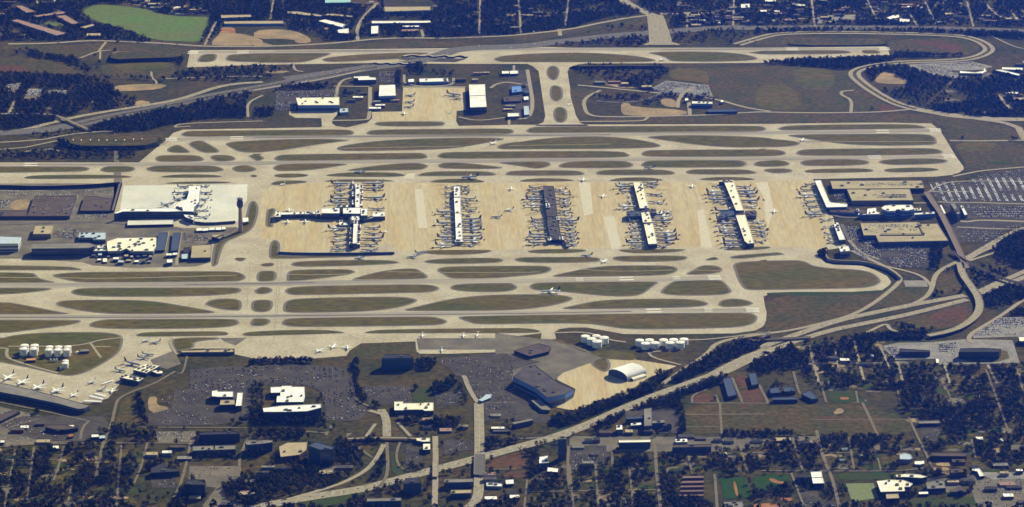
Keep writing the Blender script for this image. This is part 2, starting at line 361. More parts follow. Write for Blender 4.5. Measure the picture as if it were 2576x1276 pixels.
# ------------------------------------------------------------------ grass islands, each ringed by a paved shoulder
ISL = """@00 1960 530 2095 522 2112 545 2092 603 1920 608 1918 580
@00 2185 600 2200 550 2240 530 2552 518 @01 400 516 700 516 775 523 620 570 520 603 400 612 0 612 @00 2552 608
@01 652 580 720 560 900 540 1200 520 1600 512 1740 515 1560 545 1430 575 1100 590 850 604 690 603
@01 2310 578 2400 547 @02 0 540 200 524 500 514 800 514 1100 530 1300 553 1420 578 1445 592 1400 603 1000 609 0 606 @01 2400 606
@02 1330 515 1500 505 1800 501 2100 508 2300 528 2420 558 2435 578 2350 592 2100 602 1600 602 1560 582 1480 540
@02 2310 514 2450 500 @03 0 494 400 488 700 487 840 495 895 518 700 529 0 533 @02 2400 522
@03 972 495 1000 487 1100 487 1140 498 1165 518 1100 523 1000 523 980 510
@02 370 700 395 650 440 638 490 655 507 700 490 760 450 790 390 760
@02 403 890 420 838 460 828 530 850 542 930 530 962 470 997 413 960
@02 438 1090 460 1050 510 1038 570 1060 582 1110 577 1172 510 1202 448 1172
@01 1155 1206 1220 1182 1830 1180 1862 1202 1840 1224 1700 1232 1230 1232
@10 1752 90 1800 60 1900 52 2552 48 @11 500 42 900 40 960 55 980 75 950 96 850 106 500 109 0 110 @10 1850 113 1780 106
@11 1085 75 1130 50 1250 40 2000 34 2480 30 2525 50 2530 70 2480 91 2300 98 1200 101 1110 94
@12 170 55 220 20 350 10 1500 6 2440 3 2495 20 2520 38 2480 61 2300 69 1000 76 300 79 200 72
@03 155 1252 240 1220 700 1212 1450 1206 1570 1228 1615 1247 @13 1540 36 1000 43 400 53 200 51 165 38
@10 1615 240 1650 210 1720 186 1770 203 1865 263 1800 271 1640 267
@10 1827 190 1850 160 1950 146 2000 163 2158 256 2080 270 1960 267 1880 222
@10 2175 185 2240 160 2400 150 @11 300 135 700 131 945 143 900 153 600 191 300 242 100 260 @10 2552 267 2330 264 2260 228
@11 797 225 830 205 1000 174 1300 143 1700 126 2200 120 2490 128 2300 165 2000 221 1700 240 1300 247 900 252 820 243
@11 2360 208 2400 185 2552 158 @12 100 163 300 133 600 110 900 106 1200 128 1400 164 1480 188 1493 206 1400 220 1000 230 200 234 0 234 @11 2420 234 2370 226
@12 1335 113 1500 100 1900 96 2300 108 2552 123 @13 100 133 300 149 388 172 350 197 200 212 0 215 @12 2200 217 2000 207 1800 187 1600 157 1400 130
@13 225 98 400 88 1000 83 1600 83 1682 108 1708 150 1702 182 1640 194 1200 200 900 192 700 172 500 142 350 120
@10 1502 325 1530 299 1600 290 1900 288 1963 308 1990 335 1950 354 1560 357 1518 346
@10 2032 305 2080 288 2230 288 2304 325 2260 347 2120 354 2068 336
@10 2405 298 2460 286 2520 284 @11 0 284 60 289 110 320 80 340 30 350 @10 2480 340 2438 316
@11 192 322 230 294 300 283 1500 268 1640 268 1693 300 1682 321 1600 332 600 345 260 349 208 340
@11 1777 296 1820 269 1900 260 2552 252 @12 1100 248 1172 279 1193 295 1150 310 900 317 0 323 @11 1850 328 1793 313
@12 1292 276 1330 249 1420 239 2552 233 @13 0 233 180 238 242 264 237 286 150 299 0 302 @12 2000 307 1380 307 1308 296
@13 332 266 380 239 500 230 1000 226 1600 220 1722 233 1773 262 1740 277 1500 290 800 297 420 297 348 286
@10 -2600 405 750 399 850 408 880 425 840 442 760 452 0 464 -2600 466
@10 967 431 1010 404 1080 396 1280 398 1323 420 1300 442 1240 457 1050 459 983 446
@10 1412 421 1480 399 1560 390 2060 391 2120 403 2190 430 2140 452 2000 460 1520 457 1438 441
@10 2247 416 2300 394 2400 386 2480 413 2500 432 2440 454 2320 457 2268 441
@11 182 411 220 387 300 376 600 368 960 376 800 401 600 432 400 444 240 447 193 431
@11 870 438 1200 388 1450 368 1600 366 1682 384 1698 400 1660 427 1560 437 1200 442 980 444
@11 1782 391 1820 369 1900 360 2050 366 2300 393 2435 410 2380 424 2100 427 1850 422 1798 409
@11 2355 362 2552 353 @12 350 350 412 364 423 386 380 407 300 422 240 420 150 402 0 382
@12 487 396 530 369 640 348 1100 343 1192 359 1228 386 1200 407 1100 417 600 417 508 411
@12 1287 386 1330 349 1450 340 2200 338 2302 349 2328 380 2290 402 2200 410 1400 412 1308 401
@12 2387 371 2430 349 2552 343 @13 150 338 240 349 288 376 240 397 100 404 @12 2500 405 2398 396
@13 375 361 420 339 600 328 900 328 1032 344 1058 366 1000 387 700 397 430 395 388 381
@13 1137 351 1190 334 1400 323 1700 323 1792 334 1818 351 1760 372 1500 384 1250 387 1158 371
@10 215 511 300 489 500 483 1000 480 1200 488 1310 501 1150 517 600 522 280 522
@10 1535 501 1700 479 1900 476 2100 483 2190 501 2000 510 1620 510
@10 2422 491 2460 478 2513 492 2470 510
@11 182 491 230 474 360 468 500 473 545 491 440 507 250 509
@11 660 491 800 467 1000 456 1300 458 1420 468 1495 491 1350 502 900 502
@11 1570 491 1650 459 1800 446 2250 446 2332 463 2365 481 2300 492 1700 497
@11 2438 472 2480 449 @12 60 443 200 438 640 438 722 453 760 477 680 490 0 492
@12 840 466 900 439 1000 430 1500 430 1602 448 1640 471 1550 485 900 487
@12 1712 456 1780 430 1900 426 2300 428 2382 443 2440 466 2300 480 1780 480
@13 12 436 60 421 250 418 318 440 270 462 130 470 60 457
@13 407 446 470 427 900 418 1042 423 1105 441 1050 457 600 464 440 462
@13 1180 436 1250 419 1500 410 1682 416 1750 436 1600 452 1350 460 1220 454
@11 655 546 800 527 1100 524 1300 531 1395 546 1200 547 800 552
@11 1685 551 1800 524 2100 518 2200 533 2265 552 2100 562 1800 560
@12 85 546 200 519 400 513 600 523 665 541 500 547 200 550
@12 965 541 1060 514 1200 506 1400 508 1550 536 1400 542 1050 544
@12 1840 526 1950 507 2150 501 2330 508 2430 531 2250 537 1950 537
@10 1545 567 1750 547 2200 546 2270 560 1900 572
@11 145 577 220 539 450 535 545 551 430 567 250 582
@11 1595 1226 1720 1214 2280 1208 2325 1222 2230 1247 2000 1260 1760 1257 1650 1242
@12 165 1222 350 1204 700 1203 790 1218 650 1242 250 1247
@12 1045 1211 1250 1204 1700 1203 1740 1212 1600 1237 1300 1247 1150 1237
@12 2065 1202 2300 1184 2500 1178 2552 1180 2552 1198 2350 1217 2150 1217
@22 2150 66 2200 44 2552 20 @13 150 1234 232 1250 @23 200 42 0 57 @22 2350 74 2200 80
@11 145 1240 155 1150 185 1116 232 1118 260 1160 250 1240 @21 260 52 700 44 1375 35 1100 57 600 72 200 80 148 72 143 30
@11 120 832 140 813 207 803 217 840 172 900 187 960 192 992 128 992 108 970
@10 2420 740 2485 733 2518 800 2503 900 2453 1022 2300 1092 2200 1132 2160 1200 2130 1300 @20 2120 140 2050 160 @10 2060 1276 2082 1130 2240 1050 2340 980 2385 900
@20 -2600 140 600 138 835 186 700 192 -2600 189
@20 -2600 205 300 205 358 235 363 262 480 293 560 311 300 317 -2600 317
@20 497 246 530 227 700 210 1000 205 2000 198 2282 200 2372 229 2395 265 2350 292 2250 305 1000 314 800 312 650 287
@21 22 270 33 214 70 195 180 193 217 209 224 250 207 292 100 305 38 297
@21 315 286 322 219 360 188 600 180 900 178 972 193 992 212 900 237 600 277 380 300 328 299
@21 945 281 1000 259 1200 204 1400 176 1560 170 1622 194 1725 271 1500 282 1100 290 968 292
@21 1767 191 1820 159 2000 150 2552 146 @22 300 145 402 153 435 180 400 207 300 230 0 257 @21 2300 274 2000 277 1900 267 1828 222
@22 405 246 600 204 800 163 1000 143 1500 141 1622 153 1663 180 1622 217 1500 242 900 252 500 255
@22 1705 233 1800 189 1860 148 1960 138 2062 153 2095 190 2050 217 1900 234
@22 1900 93 1990 61 2030 64 2056 86 1980 94
@21 352 131 400 107 600 96 900 90 1200 88 1362 96 1435 119 1300 132 900 150 500 157 388 152
@21 1636 106 1720 84 2000 70 2350 68 2428 84 2423 107 2300 122 1900 130 1700 124
@22 55 86 110 64 300 60 850 60 908 80 890 107 700 117 250 120 98 107
@22 1008 71 1060 51 1400 46 1720 48 1758 70 1700 97 1400 110 1150 107 1038 92
@21 57 136 90 124 170 116 208 130 180 152 90 154
@20 2262 70 2400 66 2372 100 2310 102
@20 -2600 362 300 358 560 367 350 402 0 432 -2600 434
@20 682 401 720 374 850 360 1500 358 2200 356 2322 360 2358 386 2300 417 2000 442 1200 450 850 444 718 427
@20 2472 386 2510 361 @21 80 351 150 356 190 380 170 407 90 424 20 417 3 390
@21 298 391 330 359 500 343 900 335 1500 326 1722 330 1803 355 1797 382 1700 407 1200 417 500 432 370 432 313 410
@21 1902 356 1940 329 2100 318 2500 313 @22 50 323 98 350 82 377 0 397 @21 2300 404 2050 397 1928 380
@22 202 346 240 319 350 306 900 298 1495 295 1422 340 1332 412 1250 440 1050 447 850 432 600 404 350 392 238 377
@22 1477 396 1540 339 1600 298 1700 286 2040 283 2102 298 2163 370 2183 402 2120 427 1900 437 1600 434 1498 417
@22 2182 140 2240 108 2552 93 @23 0 98 350 90 440 108 500 148 700 173 950 183 1082 213 1153 270 1163 310 1080 352 900 367 500 374 0 382 @22 2320 382 2278 352 2228 272 2207 192
@20 -2600 490 0 485 300 538 600 598 710 616 400 622 -2600 622
@20 537 521 560 493 700 478 1200 475 1500 488 1800 538 2180 606 1800 614 1200 617 950 607 750 577 598 547
@20 1987 516 2030 483 2130 465 2280 466 2353 489 2348 577 2300 582 2150 572 2008 532
@21 -30 520 -10 484 100 473 170 483 188 500 180 572 120 597 40 599 -20 582
@21 279 576 288 510 340 478 450 463 900 450 1350 446 1500 453 1582 474 1593 490 1500 532 1300 572 1000 597 500 604 308 599
@21 1398 586 1600 538 1900 468 2200 433 2500 423 @22 450 423 600 443 643 465 600 492 400 542 100 577 @21 2300 584 1800 587
@22 460 571 700 518 900 480 1200 468 1700 466 1852 478 1942 504 1953 521 1900 542 1600 557 900 567
@22 2042 511 2080 478 2180 463 2300 473 2388 504 2383 521 2300 542 2120 549 2053 540
@20 -2600 670 740 670 808 685 700 722 300 772 0 810 -2600 840
@20 857 721 900 688 1050 663 1500 660 2280 658 2328 690 2323 717 2200 747 1800 760 1100 762 898 747
@20 2427 701 2450 669 @21 0 653 100 653 157 671 166 690 130 722 60 734 0 732 @20 2438 727
@21 262 701 300 663 450 648 1000 643 1700 638 1812 653 1898 690 1820 722 1600 730 800 740 380 742 283 724
@21 1960 646 2100 633 2552 623 @22 1000 610 2330 598 2412 623 2433 660 2392 712 2250 747 1800 760 1150 767 950 732 750 707 300 707 @21 2180 720 2078 692
@20 1305 832 1350 799 1500 788 2000 783 2180 783 2230 805 2200 827 1500 835
@20 2340 822 2380 794 2500 783 @21 300 771 650 768 800 778 910 799 750 807 200 822 @20 2450 832
@21 1045 807 1120 779 1300 763 2552 750 @22 150 753 270 763 343 790 200 800 @21 2300 802 1600 800
@20 -2600 880 0 858 100 823 400 793 950 788 1120 803 1202 835 1192 922 1152 1002 1000 1102 820 1192 700 1217 600 1212 350 1152 100 1102 -50 1072 -2600 1040
@20 1670 846 2100 838 2155 860 1880 882 1900 942 1760 972 1690 977 1662 900
@22 450 865 520 880 680 990 840 1000 870 985 1150 978 1260 1060 1050 1050 960 1040 850 1045 800 1090 830 1130 940 1190 1000 1150 1000 1060 700 940""".split('\n')
sh = MB(); gr = MB()
for k, s in enumerate(ISL):
    p = chaikin(ccw(pts(s)), 2); dz = .003*(k % 50)
    xs = [q[1] for q in p]; thin = (max(xs)-min(xs)) < 60
    sh.poly(p, .8 + dz); gr.poly(offset(p, -4.5 if thin else -8), 1.0 + dz)
    clear(p)
structure('taxiway_shoulders', sh, 'shoulder'); structure('infield_grass', gr, 'grass')

# ------------------------------------------------------------------ patches of other ground
def patches(name, m, specs, z=.5, clr=True, ch=1):
    mb = MB()
    for k, s in enumerate(specs):
        p = pts(s); p = chaikin(p, ch) if ch else p
        mb.poly(p, z + .012*k)
        if clr: clear(p)
    structure(name, mb, m)
patches('mown_field', 'field', ["@00 790 120 880 60 1000 45 1150 60 1350 80 1450 95 1560 140 1800 165 2060 165 2040 230 2000 320 1960 390 1880 410 1480 390 1300 310 1050 240 920 200", "@00 400 230 500 200 600 230 640 260 560 260"])
patches('fields', 'scrub', ["@00 -250 430 700 440 980 420 1080 420 1400 440 1850 470 1840 500 1780 560 1080 490 980 500 760 570 420 520 200 480 -250 480",
  "@00 -250 560 500 560 800 680 900 740 300 700 -250 690", "@00 970 610 1740 590 1720 690 1680 760 1500 770 1000 750", "@02 1570 680 1900 660 2552 640 @03 400 650 880 690 900 760 1000 880 1200 1010 1300 1050 900 1090 0 1080 @02 2300 1040 2000 960 1960 820 1600 760",
  "@03 1250 380 1900 370 2100 420 2130 490 1950 550 1300 520 1230 470", "@02 2300 430 2552 370 @03 300 350 700 370 300 440", "@10 640 130 820 90 1300 90 1650 70 1600 160 1560 190 660 195", "@13 1760 0 2300 -20 2552 100 2560 140 1840 150", "@13 1850 165 2600 150 2600 400 2200 440 1980 400 1960 330",
  "@02 0 350 900 240 950 280 400 360 300 410 0 390", "@02 950 210 1350 150 1390 210 1300 250 1050 250", "@02 1510 150 1600 200 1530 240", "@01 0 440 1000 420 2000 400 2050 440 1900 468 0 485", "@01 840 660 1500 660 1350 690", "@02 620 840 900 880 740 960 760 1090 800 1140 700 1180 650 1080 600 900", "@02 800 1150 2000 1130 2552 1095 @03 900 1110 1500 1110 2000 1150 2300 1200 1900 1240 1600 1190 0 1200 @02 2552 1200 800 1205",
  "@23 30 440 900 420 1150 440 1050 500 900 620 300 760 0 790 60 640", "@23 1100 450 1400 260 1600 340 1620 430 1400 530 1050 560", "@23 1700 200 1920 200 2000 400 1700 440", "@23 1600 600 2030 500 2060 600 1950 720 1700 770 1300 740", "@21 940 960 1040 905 1560 885 1590 1010 1720 1010 1700 1060 950 1060", "@32 1720 250 2552 260 @33 100 270 480 290 900 270 1430 420 1480 570 1130 590 540 590 300 540 0 560 @32 2100 550 1720 580", "@30 1190 220 1310 180 1380 480 1120 490 1140 400", "@31 1330 470 1500 590 1340 595", "@31 1180 480 1250 470 1250 595 1100 595", "@33 1150 760 1330 770 1330 880 1170 910",
  "@31 960 660 1230 660 1120 820"], .35)
patches('olive_fields', 'grass', ["@02 1575 665 1920 665 1975 810 1860 800 1560 770", "@03 -60 830 250 820 330 900 400 1060 -60 1070", "@03 290 660 700 670 720 860 420 880 340 800", "@23 300 470 900 440 1050 500 800 640 300 700 200 600", "@32 1730 390 2040 390 2050 560 1730 560", "@33 500 440 1040 435 1110 575 560 580", "@13 1880 165 2300 160 2250 240 1920 260", "@00 1100 620 1700 600 1680 660 1150 690"], .5)
patches('red_soil', 'scrub_red', ["@00 0 620 200 640 320 700 100 700 -100 690", "@03 1480 400 1850 405 1960 470 1960 500 1780 490 1700 450 1500 430", "@23 720 210 950 195 1080 230 1010 330 900 355 790 340", "@23 1600 620 1950 530 2020 560 1980 680 1800 740 1680 720", "@32 1800 200 1960 160 2030 260 1800 265", "@32 2200 10 2340 0 2360 100 2250 110", "@32 2250 130 2470 120 2520 260 2280 265", "@31 2280 830 2552 740 @32 180 780 160 900 0 920 @31 2240 900", "@32 -40 930 220 925 190 990 -40 1000",
  "@03 1140 1010 1300 1040 1350 1080 1140 1080", "@01 940 -60 1210 -60 1210 60 940 50", "@33 500 400 640 390 740 400 700 430", "@32 2250 280 2320 275 2330 330 2250 320", "@21 330 255 380 255 370 290 320 290"], 1.02 if False else .55)
patches('bare_sand', 'sand', ["@01 0 300 200 285 400 300 550 370 555 420 400 420 395 380 0 380", "@00 2130 270 2290 270 2280 330 2350 330 2552 380 2552 440 2060 450 2060 400 2140 330", "@01 0 410 80 410 210 450 0 455", "@02 1100 1000 1180 1000 1200 1040 1740 1070 1740 1125 1200 1130 1100 1110", "@02 1480 960 1620 960 1650 1050 1500 1030", "@02 900 810 1100 800 1100 830 1300 860 1100 860", "@03 1090 790 1180 695 1280 720 1430 790 1430 820 1160 815", "@f 160 200 460 180 410 340 150 340", "@30 1430 210 1530 200 1520 290 1640 300 1630 360 1450 370", "@00 1090 840 1300 820 1650 820 1550 870 1300 885 1130 890", "@00 1330 970 1500 1000 1300 1040", "@02 0 440 60 440 280 458 0 462", "@01 140 690 370 690 250 720 100 710", "@00 1090 500 1400 505 1540 515 1400 535 1090 530", "@33 680 380 820 360 760 300"], .6)
patches('clay_field', 'clay', ["@00 2150 280 2280 275 2290 330 2240 330 2200 300 2130 320"], .65)
patches('lawns', 'lawn', ["@33 700 945 1300 935 1300 1010 1120 1010 780 1020", "@33 1450 1190 2070 1185 2100 1290 1450 1290", "@33 640 140 940 140 930 260 660 270", "@31 1540 150 1700 110 1720 160 1690 260 1550 260", "@31 560 1180 1150 1060 1200 1110 700 1290 400 1290", "@31 1330 700 1390 900 1560 950 1340 1000", "@31 1790 870 2130 760 2120 800 1800 880", "@23 50 400 1150 400 1250 330 1280 300 1300 310 1150 430 60 440", "@23 1200 870 1600 860 1610 890 1200 900", "@13 2190 345 2480 360 2450 385 2200 380", "@32 400 560 560 500 600 500 450 580", "@31 850 860 950 870 900 900"], .7)
patches('sports_turf', 'turf', ["@32 2060 995 2300 985 2370 1180 2100 1200", "@32 2380 985 2552 965 @33 0 955 270 970 280 1070 0 1120 @32 2400 1130"], .8, ch=0)
patches('pale_turf', 'turf_pale', ["@33 820 1050 1090 1045 1140 1190 880 1225"], .8, ch=0)
patches('ball_field_clay', 'clay', ["@33 70 1000 120 1000 170 1030 240 1030 230 1055 150 1050 90 1030", "@33 0 1245 100 1240 200 1260 220 1290 -60 1290", "@33 180 1180 300 1190 300 1220 200 1220", "@32 2190 1030 2210 1030 2230 1100 2240 1170 2220 1170 2200 1100", "@32 2380 1250 2520 1245 2552 1290 2400 1290", "@33 760 210 850 210 850 235 770 235"], .95)
patches('parking_asphalt', 'asphalt', ["@20 1850 1150 2480 1110 2500 1276 @30 2450 10 2430 420 2100 480 1440 490 1430 380 1660 320 1700 150 1840 130", "@21 -40 1110 250 1105 800 1120 900 1150 930 1220 @31 930 20 950 170 1000 270 1130 330 1010 440 700 440 690 280 640 150 500 90 0 90 -60 60", "@31 1060 100 1530 105 1530 275 1110 275", "@31 1760 180 2010 150 2010 290 1770 290",
  "@21 1740 1050 2150 1020 2400 1000 2552 1000 @22 0 1010 120 1040 320 1080 @32 60 -60 30 90 180 170 230 230 220 330 420 400 420 470 0 420 @31 2250 440 2230 260 2160 200 2080 50 1960 0 @21 1900 1150",
  "@01 210 890 540 880 800 860 830 945 400 950 430 1075 195 1075", "@01 1210 700 1370 690 1370 815 1200 800", "@30 1430 380 1660 370 1680 480 1440 485",
  "@13 1620 550 2000 540 2150 490 2650 410 2650 920 1950 910 1720 740 1650 640", "@13 1150 1165 1620 1160 1640 1276 @23 1640 150 1580 170 1300 170 1180 60 1110 -40", "@13 810 980 950 985 1010 1140 1130 1190 1180 1276 @23 1240 150 1000 90 880 0 @13 860 1180", "@13 1800 930 2650 900 2650 960 2400 1000 2200 1140 1880 1140",
  "@31 1480 670 1620 700 1640 870 1470 860", "@31 1840 620 2130 640 2130 720 1980 740 1840 780", "@32 570 680 960 680 960 880 620 900", "@33 1540 490 1740 490 1740 590 1690 640 1550 630", "@30 1450 970 1720 970 1700 1090 1480 1090", "@33 350 1110 550 1110 580 1200 720 1230 720 1290 420 1290",
  "@30 430 390 1000 400 1080 490 830 640 400 640 140 560 0 480 200 400", "@31 730 310 1000 310 1100 360 1010 440 740 440", "@32 1140 330 1650 320 1680 560 1150 560", "@02 0 690 190 690 250 1140 0 1140"], .75, ch=0)
patches('worn_asphalt', 'asphalt_pale', ["@22 -120 800 330 858 470 862 690 945 1000 1065 790 1095 540 1185 440 1270 -60 1250 -120 1150", "@21 1580 850 2400 850 2400 960 1900 960 1600 960", "@30 1500 545 1910 540 1890 645 1540 650", "@20 1460 1060 1690 970 1760 1100 1620 1150 1500 1120", "@20 2140 850 2400 845 2290 920 2180 880",
  "@00 60 820 230 800 190 910 50 880", "@00 270 860 430 860 400 950 380 980 210 990 250 930", "@00 470 870 660 880 630 930 460 920", "@30 1840 880 2330 880 2350 1000 2160 1080 2200 1200 2420 1276 1950 1290 2100 1090 2000 1080 1990 1010 1830 1010", "@30 -60 290 800 480 820 560 760 640 -60 690", "@33 1990 960 2640 930 2640 1290 2100 1290", "@31 900 560 960 560 900 600", "@33 1600 990 1850 1000 2000 1130 1600 1140", "@31 620 900 860 870 870 940 640 960",
  "@32 600 590 2552 600 @33 560 590 540 640 200 640 0 640 @32 2552 680 2000 740 600 740"], .74, ch=0)
patches('gravel_lots', 'lot_gravel', ["@02 1380 868 1540 785 1950 830 1998 947 1480 905", "@03 1400 630 2050 600 2250 650 2150 680 1800 690 2000 730 2000 770 1780 755 1500 685", "@23 2050 820 2300 650 2650 640 2650 830 2060 850", "@23 1190 920 1330 895 1650 890 1980 860 2440 870 2510 1090 1720 1112 1690 1050 1300 1062 1200 960", "@23 1380 290 1600 290 1620 350 1400 350", "@03 780 150 920 145 890 220 800 220", "@03 640 150 760 150 770 220 720 230", "@03 540 170 600 170 590 230 540 230", "@33 2100 940 2640 940 2640 1000 2250 1010"], .77, ch=0)
patches('lot_verge', 'grass', ["@23 1325 960 1640 985 1640 1030 1340 1045", "@23 1900 960 2380 945 2420 1080 1930 1085"], .9)
mb = MB(); p = pts("@10 -2600 570 1190 565 1110 860 1290 660"[:29] + " 1105 870 1780 1000 2300 990 2345 1040 2180 1112 2060 1132 2050 1276 @20 2045 112 1900 152 1300 167 900 142 800 112 250 77 -2600 62")
mb.poly(p, .66); clear(p); structure('terminal_asphalt', mb, 'asphalt_pale')

